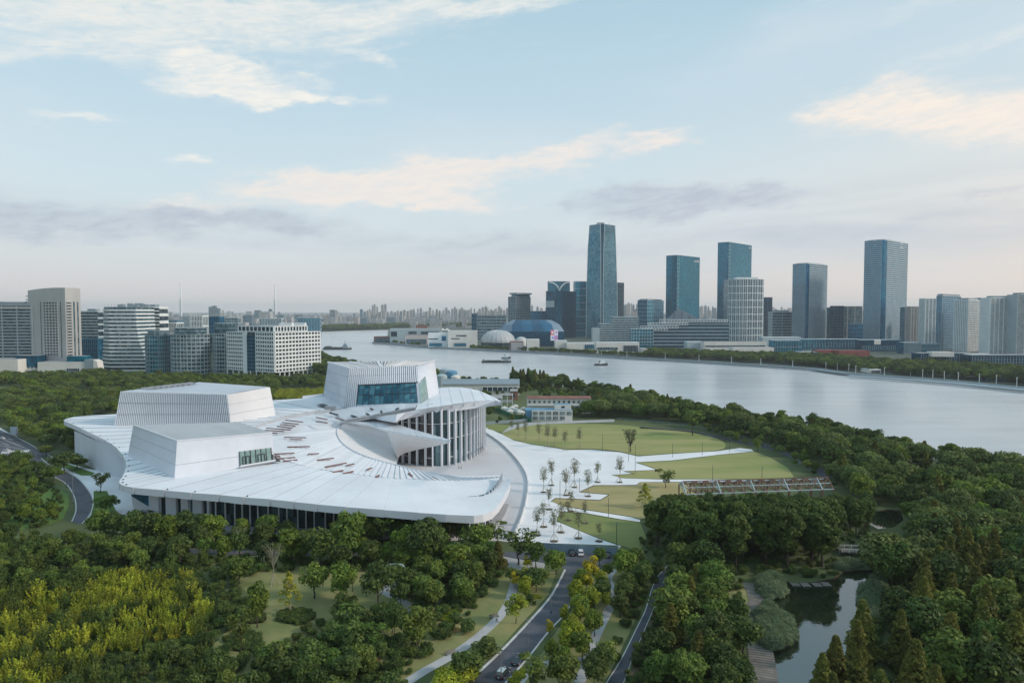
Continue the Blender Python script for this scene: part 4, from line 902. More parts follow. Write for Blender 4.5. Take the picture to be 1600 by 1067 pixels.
w = [(C.x, C.y, 0), (R.x+3, R.y, 0), (R.x, R.y, 18), (C.x, C.y, 20)]; mb.poly(w); mb.poly([(p[0], p[1]+12, p[2]) for p in w[::-1]]); mb.quad(w[1], (w[1][0], w[1][1]+12, 0), (w[2][0], w[2][1]+12, 18), w[2]); mb.quad(w[2], (w[2][0], w[2][1]+12, 18), (w[3][0], w[3][1]+12, 20), w[3]); b.add(mb, 'wall', M['off_white'])
tower('striped_office', 'dark striped office seen between pale tower and terraced block', flat(126, 153, YV(566), 0, 25), 487, 140, 'g_dark', 'f_light', 17, 4, 4, .3, 0, cat='office block')
tower('blue_low_office', 'low blue glass office in front of the dark striped office', flat(127, 152, YV(572), 0, 18), 530, 140, 'g_blue', 'f_teal', 6, 8, 8, .1, .4, cat='office block', plant=False)
# terraced building with white bands
def terraced():
    Y = YV(580); b = Bld('terraced_office', 'terraced office with stacked white bands flaring out towards the ground', 'office block', [Vector((kx(190)*Y, Y, 0))])
    nf = 17; H = ATD(190, 480, Y).z; fh = H/nf
    core = MB()
    for i in range(nf):
        z = i*fh; t = i/(nf-1)
        xl = kx(153)*Y-4*(1-t)**3; xm = kx(170)*Y; xr = kx(211)*Y+14*(1-t)**2.2; yb = Y+50
        outl = [(xl, Y+14), (xm, Y), (xr, Y+2), (xr, yb), (xl, yb)]
        m2 = MB(); m2.v = []; pts = [Vector((x, y, 0)) for x, y in outl]
        n = len(pts)
        for k in range(n):
            a, c = pts[k], pts[(k+1) % n]; m2.quad((a.x, a.y, z+fh*.42), (c.x, c.y, z+fh*.42), (c.x, c.y, z+fh), (a.x, a.y, z+fh))
        b.add(m2, 'window_band', M['g_grey'] if i > 1 else M['g_dark'])
        m3 = MB(); q = [p+Vector((-.8 if p.x < xm else .8, -.9, 0)) for p in pts]
        for k in range(n):
            a, c = q[k], q[(k+1) % n]; m3.quad((a.x, a.y, z), (c.x, c.y, z), (c.x, c.y, z+fh*.42), (a.x, a.y, z+fh*.42))
        m3.poly([(p.x, p.y, z+fh*.42) for p in q]); m3.poly([(p.x, p.y, z) for p in q[::-1]]); b.add(m3, 'floor_band', M['f_white'] if i % 1 == 0 else M['f_light'])
    m = MB(); x0 = kx(155)*Y; x1 = kx(211)*Y; m.box(x0, Y+15, H, x1, Y+45, H+.6); b.add(m, 'roof', M['r_roof'])
    m = MB(); random.seed(3)
    for k in range(16): x = random.uniform(x0+3, x1-4); y = random.uniform(Y+16, Y+40); m.box(x, y, H+.6, x+random.uniform(3, 8), y+4, H+random.uniform(2, 6))
    for k in range(12): x = x0+(x1-x0)*k/11; m.bar((x, Y+14.5, H), (x, Y+14.5, H+4), .3, .3)
    b.add(m, 'roof_plant', M['f_grey'], True)
    # pale diagonal braces on the front
    m = MB()
    for (a, c) in ((0.3, .55), (.55, .3), (.6, .9), (.9, .6)):
        m.bar((xm+(x1-xm)*a, Y-1.4, H*.1), (xm+(x1-xm)*c, Y-1.4, H*.95), .35, .35)
    b.add(m, 'brace', M['f_light'])
terraced()
tower('banded_wing', 'long white banded office wing right of the terraced office', flat(209, 249, YV(572), 4, 30), 480.5, 230, 'g_dark', 'f_white', 17, 4, 4, .40, 0, cat='office block', dep=1.0)
# round cornered glass offices
def rounded(name, label, u0, u1, v0, v1, nf, glass, frame, rc=14, dep=34, nm=30, pent=None):
    Y = YV(v0); x0, x1 = kx(u0)*Y, kx(u1)*Y; H = ATD((u0+u1)/2, v1, Y).z; pts = []
    rc = min(rc, (x1-x0)*.45)
    for cx, cy, a0 in ((x0+rc, Y+rc, 180), (x1-rc, Y+rc, 270), (x1-rc, Y+dep-rc, 0), (x0+rc, Y+dep-rc, 90)):
        for k in range(7): a = math.radians(a0+90*k/6); pts.append(Vector((cx+rc*math.cos(a), cy+rc*math.sin(a), 0)))
    b = Bld(name, label, 'office block', [Vector((x0, Y, 0))]); b.prism(pts[::-1], 0, H, 'glazing', M[glass], M['r_roof'])
    fh = H/nf; mb = MB(); n = len(pts)
    for k in range(n):
        a, c = pts[k], pts[(k+1) % n]
        if (c-a).length < .1 or a.y > Y+dep*.8: continue
        wallframe(mb, a, c, 0, H, nf, max(1, int((c-a).length/3.2)), .22, .35, .8, .45)
    b.add(mb, 'facade_frame', M[frame], True)
    if pent:
        q = [p+(Vector(((x0+x1)/2, Y+dep/2, 0))-p)*.18 for p in pts]; b.prism(q[::-1], H, H+pent, 'penthouse', M['g_grey'], M['r_roof'])
        mb = MB()
        for z in (H+pent*.5, H+pent): 
            for k in range(n): mb.bar((q[k].x, q[k].y, z), (q[(k+1) % n].x, q[(k+1) % n].y, z), .5, .4)
        b.add(mb, 'penthouse_rail', M['f_light'], True)
    return b
rounded('round_office', 'grey glass office with rounded corner at left end of its group', 222, 257, 583, 524, 9, 'g_teal', 'f_grey', 9, 26, pent=6)
rounded('round_office', 'larger round cornered glass office with penthouse in the middle of its group', 257, 316, 585, 522.5, 10, 'g_grey', 'f_light', 20, 40, pent=8)
rounded('round_office', 'glass office behind the white punched window block, right of the bridge gap', 328, 360, 583, 521, 10, 'g_grey', 'f_light', 8, 32, pent=13)
fp = flat(313, 332, YV(580), 0, 10); simple_block('link_bridge', 'glazed bridge joining the two round cornered offices', 'bridge', fp, ATD(320, 525, YV(580)).z, 'g_grey', z0=ATD(320, 537, YV(580)).z)
# white office with square windows
fp = rectangle(354.5, 428.5, 500, YV(590), .62); C, L_, B, R = fp; H = ATD(428.5, 519.5, C.y).z
b = Bld('white_office', 'white office block with rows of square windows beside the river', 'office block', fp)
b.prism(fp, 6, H-.4, 'glazing', M['g_dark'], M['r_roof']); fr = MB(); nf = 10
def seg(p, q, s0, s1): return p.lerp(q, s0), p.lerp(q, s1)
for (s0, s1, nc) in ((0, .36, 8), (.62, 1, 8)): a, c = seg(L_, C, s0, s1); wallframe(fr, a, c, 6, H, nf, nc, .40, .95, 1.0)
wallframe(fr, C, R, 6, H, nf, 14, .42, 1.35, 1.0); wallframe(fr, R, B, 6, H, nf, 8, .42, 1.3, 1.0); b.add(fr, 'facade_frame', M['f_white'], True)
a, c = seg(L_, C, .36, .44); mb = MB(); n_ = Vector(((c-a).y, -(c-a).x, 0)).normalized(); mb.hexa([a+n_*1.05, c+n_*1.05, c, a], [p+Vector((0, 0, H)) for p in (a+n_*1.05, c+n_*1.05, c, a)]); b.add(mb, 'wall', M['f_white'])
bay(b, L_, C, .44, .62, 6, H-4, 'g_navy', 'f_teal', 10, 2, .15, .2, .3)
mb = MB()
for p, q, n in ((L_, C, 8), (C, R, 10)):
    for k in range(n+1): s = p.lerp(q, k/n); mb.bar((s.x, s.y, 0), (s.x, s.y, 6.5), 1.3, 1.3)
b.add(mb, 'column', M['f_white'], True)
q = [C.lerp(B, .16), L_.lerp(R, .12), B.lerp(C, .10), R.lerp(L_, .14)]; H2 = ATD(428, 510.0, C.y+8).z
b.prism(q, H, H2-.3, 'penthouse', M['g_dark'], M['r_roof']); mb = MB(); wallframe(mb, q[1], q[0], H, H2, 1, 9, .25, 1.2, .8); wallframe(mb, q[0], q[3], H, H2, 1, 11, .25, 1.2, .8); b.add(mb, 'penthouse_frame', M['f_white'], True)
for f in (.35, .75): p = q[0].lerp(q[3], f)+Vector((-4, 14, 0)); mb = MB(); mb.box(p.x-8, p.y-4, H2, p.x+8, p.y+4, H2+3.5); b.add(mb, 'plant_room', M['f_white'])
# chimneys
for u, vt, vb, lab in ((283.5, 444.5, 502, 'slim white chimney rising behind the round cornered offices'), (430.5, 446, 504, 'slim white chimney rising behind the white punched window block')):
    Y = YV(504.5); ht = ATD(u, vt, Y).z; x = kx(u)*Y; b = Bld('chimney', lab, 'chimney', [Vector((x, Y, 0))], 'white power station chimneys')
    mb = MB(); mb.tube([(x+3, Y, 0), (x+1, Y, ht*.5), (x, Y, ht)], [6.5, 5.2, 4.2], 12); b.add(mb, 'shaft', M['f_white'], smooth=True)
    mb = MB(); mb.tube([(x-6, Y-3, 0), (x-6, Y-3, ht*.62)], [2.2, 2.0], 8); mb.tube([(x, Y, ht), (x, Y, ht+2)], [5, 5], 12); b.add(mb, 'lift_shaft', M['f_light'])
# blue and pale blocks behind the left bank
for u0, u1, vb, vt, g, f, lab in ((250, 276, 560, 502, 'g_blue', 'f_teal', 'blue glass block right of the banded white wing'), (263, 276, 566, 505, 'off_white', 'f_white', 'small white block in front of the blue glass block'),
   (285, 297, 556, 495, 'g_teal', 'f_light', 'pale blue vertically striped block behind round offices'), (297, 317, 556, 494, 'g_grey', 'f_white', 'cream vertically striped block behind round offices'), (317, 343, 552, 495, 'g_blue', 'f_teal', 'blue glass block behind the glazed bridge'),
   (345, 372, 530, 497, 'g_grey', 'f_light', 'pale low block above the bridge gap on far side'), (465, 500, 520, 497, 'g_teal', 'f_light', 'teal and white block behind the white office, at the river bend'), (405, 440, 522, 498, 'g_grey', 'f_white', 'pale block behind the white office roof beside the chimney')):
    Y = YV(vb); tower('city_block', lab, flat(u0, u1, Y, 1, 24), vt, u0, g if g in M and g.startswith('g_') else 'g_grey', f, 8, 8, 8, .12, 1.2 if 'striped' in lab else .5, cat='block', plant=False)
for u0, u1, vt, lab in ((326.5, 331, 479.5, 'left'), (331.5, 337.5, 478, 'middle'), (338, 343, 482, 'right')):
    tower('apartment_tower', f'distant grey apartment tower, {lab} one of a cluster of three near the chimneys', flat(u0, u1, YV(505), 2, 25), vt, u0, 'g_grey', 'f_grey', 10, 3, 3, .3, .8, cat='tower', plant=False)
# ---- right bank: the row of towers
tower('grey_tower', 'grey tower with dark projecting cap above the blue faceted hall', rectangle(794, 806, 829, YV(528), .9), 464, 806, 'g_grey', 'f_grey', 18, 3, 8, .3, .8, cat='tower')
fp = rectangle(796, 808, 831, YV(528.2), .9); simple_block('tower_cap', 'dark flat cap on top of the grey tower', 'roof cap', fp, ATD(800, 457.5, YV(528)).z, 'f_grey', z0=ATD(800, 460, YV(528)).z)
fp = rectangle(799, 809, 828, YV(527.8), .9); simple_block('cap_storey', 'glazed storey below the dark cap of the grey tower', 'storey', fp, ATD(800, 460.05, YV(528)).z, 'g_teal', z0=ATD(800, 464.2, YV(528)).z)
tower('glass_office', 'low grey glass office left of the blue faceted hall', flat(745, 791, YV(532), 2, 40), 493, 760, 'g_grey', 'f_grey', 8, 14, 6, .3, .5, cat='office block', plant=False)
tower('blue_wing', 'dark blue glass wing beside the low grey glass office', flat(737, 746, YV(530), 2, 40), 490.5, 740, 'g_navy', 'f_teal', 6, 2, 2, .1, .3, cat='office block', plant=False)
tower('blue_office', 'blue glass office between grey tower and dark blue slab', flat(829, 856, YV(526), 2, 30), 486.5, 840, 'g_blue', 'f_teal', 8, 5, 5, .1, .3, cat='office block', plant=False)
tower('dark_blue_slab', 'dark blue glass slab with pale patch below the V crowned tower', rectangle(853, 869, 900, YV(529), .8), 455, 869, 'g_navy', 'g_navy', 16, 4, 12, .04, .15, cat='tower', plant=False)
fp = rectangle(852.8, 866, 867.5, YV(529.4), .8); bb = Bld('reflection_panel', 'pale panel standing in for a reflection on the dark blue slab', 'panel', fp)  # a reflection in the glass, built as a pale panel
C, L_, B, R = fp; z0 = ATD(860, 480, C.y).z; z1 = ATD(860, 470, C.y).z; mb = MB(); wallframe(mb, L_, C, z0, z1, 1, 4, 1.0, 1.2, .2); bb.add(mb, 'panel', M['f_light'])
b = tower('v_crown_tower', 'teal tower whose crown is cut by two white curved ribs forming a V', flat(857, 890, YV(522), 2, 36), 440, 870, 'g_teal', 'f_teal', 24, 10, 4, .12, .5, cat='tower', plant=False)
C, L_, B, R = b.fp; H = b.H; mb = MB(); m_ = C.lerp(R, .52)+Vector((0, -1.2, 0))
for sgn, e in ((-1, C), (1, R)):
    pr = None
    for k in range(9):
        t = k/8; p = Vector((m_.x+(e.x-m_.x)*t**1.6*.98, m_.y-.3, H-34+32*math.sin(t*math.pi/2)))
        if pr: mb.bar(pr, p, 2.4, 4.5)
        pr = p
    
mb.bar(Vector((m_.x-1, m_.y-.3, H-120)), Vector((m_.x-1, m_.y-.3, H-34)), 2.5, 2.5)
b.add(mb, 'crown_rib', M['f_white'])
tower('blue_glass_tower', 'blue glass tower with pale belt lines left of the tapering skyscraper', flat(898, 917, YV(527), 3, 30), 440, 905, 'g_teal', 'f_light', 8, 1, 1, .045, .9, cat='tower', plant=False)
tower('dark_tower', 'slim dark grey tower just right of the tapering skyscraper', rectangle(959, 968, 974.5, YV(526), .9), 442, 968, 'g_dark', 'f_grey', 26, 3, 3, .35, .5, cat='tower', plant=False)
# the tapering skyscraper
def skyscraper():
    Y = YV(529); b = Bld('tapering_skyscraper', 'tallest tower, tapering glass skyscraper with white corner ribs', 'skyscraper', [Vector((kx(940)*Y, Y, 0))])
    def ring(z, vv):
        k = {0: (915.6, 939, 942.5, 964.8), 1: (916.2, 938.6, 942, 964), 2: (918, 938, 942.6, 961.6), 3: (920.3, 937.2, 943.8, 960)}[vv]
        zz = z; L_ = Vector((kx(k[0])*(Y+32), Y+32, zz)); c1 = Vector((kx(k[1])*Y, Y, zz)); c2 = Vector((kx(k[2])*(Y), Y, zz)); R = Vector((kx(k[3])*(Y+32), Y+32, zz))
        back = Vector((kx((k[0]+k[3])/2)*(Y+64), Y+64, zz)); return [L_, c1, c2, R, back]
    zt = ATD(940, 350, Y).z; zs = [0, zt*.42, zt*.80, zt]; rg = [ring(z, i) for i, z in enumerate(zs)]
    for fi, nm in ((0, 'glazing'), (1, 'corner_notch'), (2, 'glazing'), (3, 'glazing'), (4, 'glazing')):
        mb = MB()
        for i in range(3): mb.quad(rg[i][fi], rg[i][(fi+1) % 5], rg[i+1][(fi+1) % 5], rg[i+1][fi])
        b.add(mb, nm, M['g_super'] if nm == 'glazing' else M['g_navy'])
    def at(fi, s, z):
        i = 0 if z < zs[1] else (1 if z < zs[2] else 2); t = (z-zs[i])/(zs[i+1]-zs[i])
        return rg[i][fi].lerp(rg[i+1][fi], t).lerp(rg[i][(fi+1) % 5].lerp(rg[i+1][(fi+1) % 5], t), s)
    mb = MB()
    for fi in (0, 2):
        for k in range(1, 58):
            z = zt*.93*k/58; mb.bar(at(fi, .02, z), at(fi, .98, z), .5, .9)
    b.add(mb, 'storey_line', M['f_grey'], True)
    mb = MB()
    for fi, s in ((0, 0), (0, 1), (1, 1), (2, 1)):
        for i in range(3): mb.bar(at(fi, s, zs[i])+Vector((0, -.5, 0)), at(fi, s, zs[i+1]-.01)+Vector((0, -.5, 0)), 1.1, 1.1)
    for fi in (0, 2): mb.bar(at(fi, 0, zt-.1), at(fi, 1, zt-.1), 1.0, 1.4)
    b.add(mb, 'corner_rib', M['f_white'])
    mb = MB()
    for fi in (0, 2):
        for k in range(1, 9): mb.bar(at(fi, k/9, zt*.925)+Vector((0, -.4, 0)), at(fi, k/9, zt-.1)+Vector((0, -.4, 0)), 1.0, 1.0)
    b.add(mb, 'crown_fin', M['f_light'])
    mb = MB(); mb.poly([p for p in rg[3]]); b.add(mb, 'roof', M['r_roof'])
    c = sum(rg[3], Vector())/5; mb = MB(); mb.box(c.x-16, c.y-10, zt, c.x+4, c.y+10, zt+6); mb.bar((c.x+20, c.y, zt), (c.x+20, c.y, zt+9), .6, .6); b.add(mb, 'plant_room', M['f_grey'])
skyscraper()
tower('teal_office', 'teal glass office block right of the tapering skyscraper', rectangle(996, 1011, 1036.5, YV(524), .6), 469, 1011, 'g_teal', 'f_light', 9, 4, 8, .07, .25, cat='office block')
def writing(b, text, p, d, size, mt):
    """raised sign letters on a facade, facing the river"""
    cu = bpy.data.curves.new('sign', 'FONT'); cu.body = text; cu.size = size; cu.extrude = .25; cu.align_x = 'RIGHT'
    t = bpy.data.objects.new('tmp', cu); COL.objects.link(t); dg = bpy.context.evaluated_depsgraph_get(); me = bpy.data.meshes.new_from_object(t.evaluated_get(dg)); me.name = 'sign_letters'
    COL.objects.unlink(t); bpy.data.objects.remove(t); me.materials.clear(); me.materials.append(M[mt])
    o = bpy.data.objects.new('sign_letters', me); COL.objects.link(o); o.parent = b.root; o.location = (p.x-b.o.x, p.y-b.o.y, p.z)
    o.rotation_euler = (math.radians(90), 0, math.atan2(d.y, d.x)); return o
b = tower('ai_tower', 'blue glass tower with a white sign near its top, left of a taller twin', rectangle(1040, 1057, 1092, YV(527), 1.0), 399, 1057, 'g_teal', 'f_teal', 32, 6, 14, .05, .12, cat='tower', plant=False)
C, L_, B, R = b.fp; dn = (R-C).normalized(); nn = Vector((dn.y, -dn.x, 0)); writing(b, 'AI西岸塔', C.lerp(R, .96)+nn*.8+Vector((0, 0, b.H-16)), dn, 8, 'f_white')
mb = MB(); wallframe(mb, C, C.lerp(R, .08), 0, b.H, 20, 1, .08, .35, .6); b.add(mb, 'corner_strip', M['f_light'], True)
b = tower('ai_tower', 'taller twin blue glass tower behind the white grid tower', rectangle(1120, 1137, 1172.5, YV(524), .95), 378.5, 1137, 'g_teal', 'f_teal', 42, 6, 14, .06, .12, cat='tower', plant=False)
C, L_, B, R = b.fp; dn = (R-C).normalized(); nn = Vector((dn.y, -dn.x, 0)); writing(b, '西岸', C.lerp(R, .95)+nn*.8+Vector((0, 0, b.H-12)), dn, 8, 'f_white')
mb = MB(); wallframe(mb, C, C.lerp(R, .08), b.H*.3, b.H, 18, 1, .08, .35, .6); b.add(mb, 'corner_strip', M['f_light'], True)
# white grid tower with bowed front
def grid_tower():
    Y = YV(535); us = [1137, 1143, 1149.5, 1155, 1160.5, 1167, 1175, 1183, 1190.5, 1192]; ys = [14, 8, 4, 1.5, 0, 0, 2, 5, 9, 18]
    pts = [Vector((kx(u)*(Y+y), Y+y, 0)) for u, y in zip(us, ys)]; back = [pts[-1]+Vector((0, 40, 0)), pts[0]+Vector((0, 40, 0))]
    H = ATD(1165, 436, Y).z; b = Bld('grid_tower', 'round fronted white tower with a bold square grid facade', 'tower', [pts[4]])
    b.prism((pts+back)[::-1], 0, H, 'glazing', M['g_grey'], M['r_roof']); mb = MB()
    for a, c in zip(pts, pts[1:]): wallframe(mb, a, c, 0, H, 9, 2, .11, .9, .9)
    b.add(mb, 'facade_frame', M['f_white'], True)
    mb = MB()
    for a, c in zip(pts, pts[1:]): wallframe(mb, a, c, 0, H, 27, 4, .08, .25, .3)
    b.add(mb, 'thin_frame', M['f_light'], True)
    q = [Vector((kx(u)*(Y+10), Y+y, 0)) for u, y in ((1150, 10), (1183, 10), (1183, 34), (1150, 34))]; b.prism(q[::-1], H, H+5, 'penthouse', M['f_white'], M['f_light'])
grid_tower()
tower('dark_office', 'narrow dark blue tower right of the white grid tower', flat(1192, 1206, YV(529), 4, 25), 465, 1199, 'g_navy', 'f_grey', 18, 4, 2, .12, .3, cat='tower', plant=False)
tower('grid_office', 'mid rise office with white square grid between two towers', flat(1206, 1238, YV(531), 3, 25), 488, 1220, 'g_grey', 'f_white', 10, 9, 2, .14, .7, cat='office block')
def split_tower(name, label, u0, uc0, uc1, u1, vb, vt, nf, nL, nR, crown=False):
    Y = YV(vb); C = Vector((kx((uc0+uc1)/2)*Y, Y, 0)); fp = rectangle(u0, (uc0+uc1)/2, u1, Y, 1.15 if True else 1); C, L_, B, R = fp; H = ATD(uc0, vt, Y).z
    b = Bld(name, label, 'tower', fp)
    wl = (uc0-u0)/((uc0+uc1)/2-u0); a = L_.lerp(C, wl); c = R.lerp(C, (u1-uc1)/(u1-(uc0+uc1)/2))
    b.prism([C.lerp((a+c)/2, .6), a, L_, B, R, c], 0, H-.4, 'glazing', M['g_blue'], M['r_roof'])
    mb = MB(); wallframe(mb, L_, a, 0, H, nf, nL, .30, .5, .4); b.add(mb, 'facade_frame', M['f_light'], True)
    mb = MB(); wallframe(mb, c, R, 0, H, nf, nR, .42, .9, .4); b.add(mb, 'facade_frame', M['f_light'], True)
    mb = MB(); mb.bar(Vector((L_.x, L_.y, H+.6)), Vector((a.x, a.y, H+.6)), 1, 1.4); mb.bar(Vector((c.x, c.y, H+.6)), Vector((R.x, R.y, H+.6)), 1, 1.4); mb.bar(Vector((R.x, R.y, H+.6)), Vector((B.x, B.y, H+.6)), 1, 1.4); b.add(mb, 'parapet', M['f_light'])
    if crown:
        mb = MB(); a2 = L_.lerp(C, .5)+Vector((0, -1, 0)); c2 = C.lerp(R, .75)+Vector((0, -1, 0))
        for z in (H-12, H-1): mb.bar(Vector((a2.x, a2.y, z)), Vector((c2.x, c2.y-2, z)), 1.5, 2.2)
        b.add(mb, 'crown_frame', M['f_white'])
    q = inset(fp, 9); b.prism(q, H, H+3.5, 'plant_room', M['f_light'], M['r_roof'])
    return b
split_tower('notched_tower', 'grey and white banded tower with dark vertical notch, the shorter of two', 1237, 1257, 1263, 1291, 533, 412, 40, 14, 18)
split_tower('notched_tower', 'tallest banded tower with dark vertical notch and framed crown at right', 1348, 1375, 1383, 1415.5, 536, 375, 50, 16, 18, True)
for u0, u1, vb, vt, yaw, g, f, nf, nc, bh, mw, lab in (
   (1292, 1304, 531, 481, 2, 'g_teal', 'f_teal', 12, 4, .1, .4, 'narrow teal block right of the shorter notched tower'), (1303, 1318, 532, 478.5, 2, 'g_navy', 'f_teal', 12, 4, .1, .3, 'dark blue block behind the striped pale block'),
   (1312, 1347, 530, 479, 2, 'g_grey', 'f_pink', 12, 16, .0, 1.5, 'pale block with vertical stripes left of the tallest notched tower'), (1333, 1348.5, 537, 506.5, 1, 'g_blue', 'f_teal', 5, 3, .05, .2, 'small blue block against the foot of the tallest notched tower'),
   (1415, 1424, 537, 480, 2, 'g_teal', 'f_grey', 16, 3, .2, .5, 'narrow teal tower touching the tallest notched tower'), (1423, 1437, 538, 479.5, 2, 'g_grey', 'f_pink', 18, 5, .35, 1.6, 'pinkish apartment tower right of the narrow teal tower'),
   (1437, 1446, 536, 487, 2, 'g_grey', 'f_pink', 18, 4, .35, 1.4, 'lower pinkish apartment tower right of the pinkish one'), (1445, 1462, 540, 467, 2, 'g_grey', 'f_white', 24, 6, .3, 1.6, 'white apartment tower left of the blue banded office'),
   (1532, 1545, 536, 466, 2, 'g_teal', 'f_teal', 18, 4, .2, .4, 'teal tower in the gap between two white apartment towers'), (1532, 1546, 541, 480, 2, 'g_grey', 'f_pink', 18, 4, .35, 1.3, 'pink lower apartment block in the gap at right')):
    tower('city_tower', lab, flat(u0, u1, YV(vb), yaw, 24), vt, u0, g, f, nf, nc, 3, bh, mw, cat='tower', plant=False)
tower('blue_banded_office', 'blue office with pale storey bands in the cluster at right', rectangle(1462, 1471, 1500, YV(547), 1.2), 462.5, 1471, 'g_blue', 'f_light', 24, 4, 12, .16, .45, cat='tower')
b = tower('apartment_slab', 'white apartment tower with stacked balconies right of the blue office', rectangle(1490, 1512, 1532, YV(550), 1.25), 469, 1512, 'g_grey', 'f_white', 28, 8, 9, .38, 1.1, cat='tower', dep=.9)
b = tower('apartment_slab', 'broad white apartment slab with grey balconies at right edge', flat(1546, 1588, YV(553), 4, 24), 466, 1560, 'g_grey', 'f_white', 28, 14, 6, .42, .9, cat='tower', dep=1.1)
b = tower('apartment_slab', 'white apartment slab cut off by the right edge', flat(1588, 1660, YV(554), 4, 24), 461, 1595, 'g_grey', 'f_light', 29, 22, 6, .42, .9, cat='tower', dep=1.1)
# blue faceted hall
def faceted():
    Y = YV(541); b = Bld('faceted_hall', 'blue glass barrel shaped hall with faceted hipped ends', 'hall', [Vector((kx(830)*Y, Y, 0))])
    lo = [(779, 520, 20), (800, 529, 0), (866, 529, 0), (882, 519, 20), (866, 515, 60), (800, 515, 60)]
    base = [ATD(u, 540, Y+d) for u, v, d in lo]; mid = [ATD(u, 516 if i not in (1, 2) else 517, Y+d) for i, (u, v, d) in enumerate(lo)]
    mid = [Vector((p.x, p.y, 34)) for p in base]; top = [ATD(u, 500, Y+d) for u, d in ((801, 30), (806, 22), (852, 22), (862, 30), (852, 40), (806, 40))]; tz = top[0].z; top = [Vector((p.x, p.y, tz)) for p in top]
    sh = [Vector((p.x, p.y, 34+(tz-34)*.62)) for p in [ATD(u, 508, Y+d) for u, d in ((788, 22), (800, 8), (862, 8), (874, 22), (862, 50), (800, 50))]]
    for i in range(6):
        j = (i+1) % 6
        if i in (1,):
            for rowa, rowb in ((mid, sh), (sh, top)):
                for k in range(4):
                    mb = MB(); mb.quad(rowa[i].lerp(rowa[j], k/4), rowa[i].lerp(rowa[j], (k+1)/4), rowb[i].lerp(rowb[j], (k+1)/4), rowb[i].lerp(rowb[j], k/4)); b.add(mb, 'glass_facet', M['hall_a'] if (k % 2) else M['hall_b'])
            mb = MB(); mb.quad(base[i], base[j], mid[j], mid[i]); b.add(mb, 'glass_base', M['g_navy'])
        else:
            mb = MB(); mb.quad(mid[i], mid[j], sh[j], sh[i]); mb.quad(sh[i], sh[j], top[j], top[i]); b.add(mb, 'glass_facet', M['hall_c'] if i in (0, 2) else M['hall_b'])
            mb = MB(); mb.quad(base[i], base[j], mid[j], mid[i]); b.add(mb, 'glass_base', M['g_navy'])
    mb = MB(); mb.poly(top); b.add(mb, 'roof', M['hall_c'])
    # bright sign wall in front: four coloured panels
    s = Bld('billboard', 'large screen of four coloured squares in front of the blue faceted hall', 'billboard', [ATD(861, 540, Y-14)])
    z0, z1 = ATD(861, 532, Y-14).z, ATD(861, 515.5, Y-14).z; x0, xm, x1 = kx(860.3)*(Y-14), kx(866)*(Y-14), kx(871.8)*(Y-14); zm = (z0+z1)/2; y = Y-14
    for (xa, xb, za, zb, mt) in ((x0, xm, zm, z1, 'bb_pink'), (xm, x1, zm, z1, 'bb_white'), (x0, xm, z0, zm, 'bb_white'), (xm, x1, z0, zm, 'bb_lilac')):
        mb = MB(); mb.box(xa, y, za, xb, y+1, zb); s.add(mb, 'screen_panel', M[mt])
    for cx, cz, mt in ((.27, .76, 'bb_white'), (.78, .78, 'bb_lilac'), (.30, .26, 'bb_blue'), (.76, .25, 'bb_pink')):
        mb = MB(); mb.tube([(x0+(x1-x0)*cx, y-.1, z0+(z1-z0)*cz), (x0+(x1-x0)*cx, y-.35, z0+(z1-z0)*cz)], [2.6, 2.6], 12); s.add(mb, 'screen_disc', M[mt])
M['hall_a'] = mat('facet_blue', (.02, .15, .28), .15, .2, .02, spec=.8, metal=.3); M['hall_b'] = mat('facet_deep_blue', (.012, .10, .20), .15, .2, .02, spec=.8, metal=.3); M['hall_c'] = mat('facet_pale', (.16, .24, .32), .2, .1, .02, spec=.8, metal=.3)
def emis(name, col, e):
    mt, nt, b = new_mat(name); b.inputs['Base Color'].default_value = (*col, 1); b.inputs['Emission Color'].default_value = (*col, 1); b.inputs['Emission Strength'].default_value = e; return mt
M['bb_pink'] = emis('screen_pink', (.75, .22, .30), .12); M['bb_white'] = emis('screen_white', (.8, .8, .85), .12); M['bb_lilac'] = emis('screen_lilac', (.5, .35, .75), .12); M['bb_blue'] = emis('screen_blue', (.25, .3, .75), .12)
faceted()
def dome(name, label, u0, u1, vb, vt, mt, rib=True):
    Y = YV(vb); x0, x1 = kx(u0)*Y, kx(u1)*Y; R_ = (x1-x0)/2; cx = (x0+x1)/2; h = ATD((u0+u1)/2, vt, Y).z; b = Bld(name, label, 'dome', [Vector((cx, Y+R_, 0))]); base = h*.28
    for k in range(24):
        a0, a1 = 2*math.pi*k/24, 2*math.pi*(k+1)/24; rows = []
        for i in range(9):
            t = i/8*math.pi/2; r = R_*math.cos(t)**.85; z = base+(h-base)*math.sin(t); rows.append([Vector((cx+r*math.cos(a), Y+R_+r*math.sin(a), z)) for a in (a0, a1)])
        mb = MB(); mb.grid([r[::1] for r in rows]); mb.quad(Vector((*rows[0][0].xy, 0)), Vector((*rows[0][1].xy, 0)), rows[0][1], rows[0][0], 1); b.add(mb, 'roof_segment', [mt, M['g_dark']])
    mb = MB()
    for i in range(1, 7):
        t = i/8*math.pi/2; r = R_*math.cos(t)**.85+.3; z = base+(h-base)*math.sin(t)+.2
        for k in range(24): a0, a1 = 2*math.pi*k/24, 2*math.pi*(k+1)/24; mb.bar((cx+r*math.cos(a0), Y+R_+r*math.sin(a0), z), (cx+r*math.cos(a1), Y+R_+r*math.sin(a1), z), .7, .4)
    for k in range(24):
        a = 2*math.pi*k/24; pr = None
        for i in range(9):
            t = i/8*math.pi/2; r = R_*math.cos(t)**.85+.3; p = Vector((cx+r*math.cos(a), Y+R_+r*math.sin(a), base+(h-base)*math.sin(t)+.2))
            if pr: mb.bar(pr, p, .6, .4)
            pr = p
    b.add(mb, 'ring_rib', M['f_white'], True)
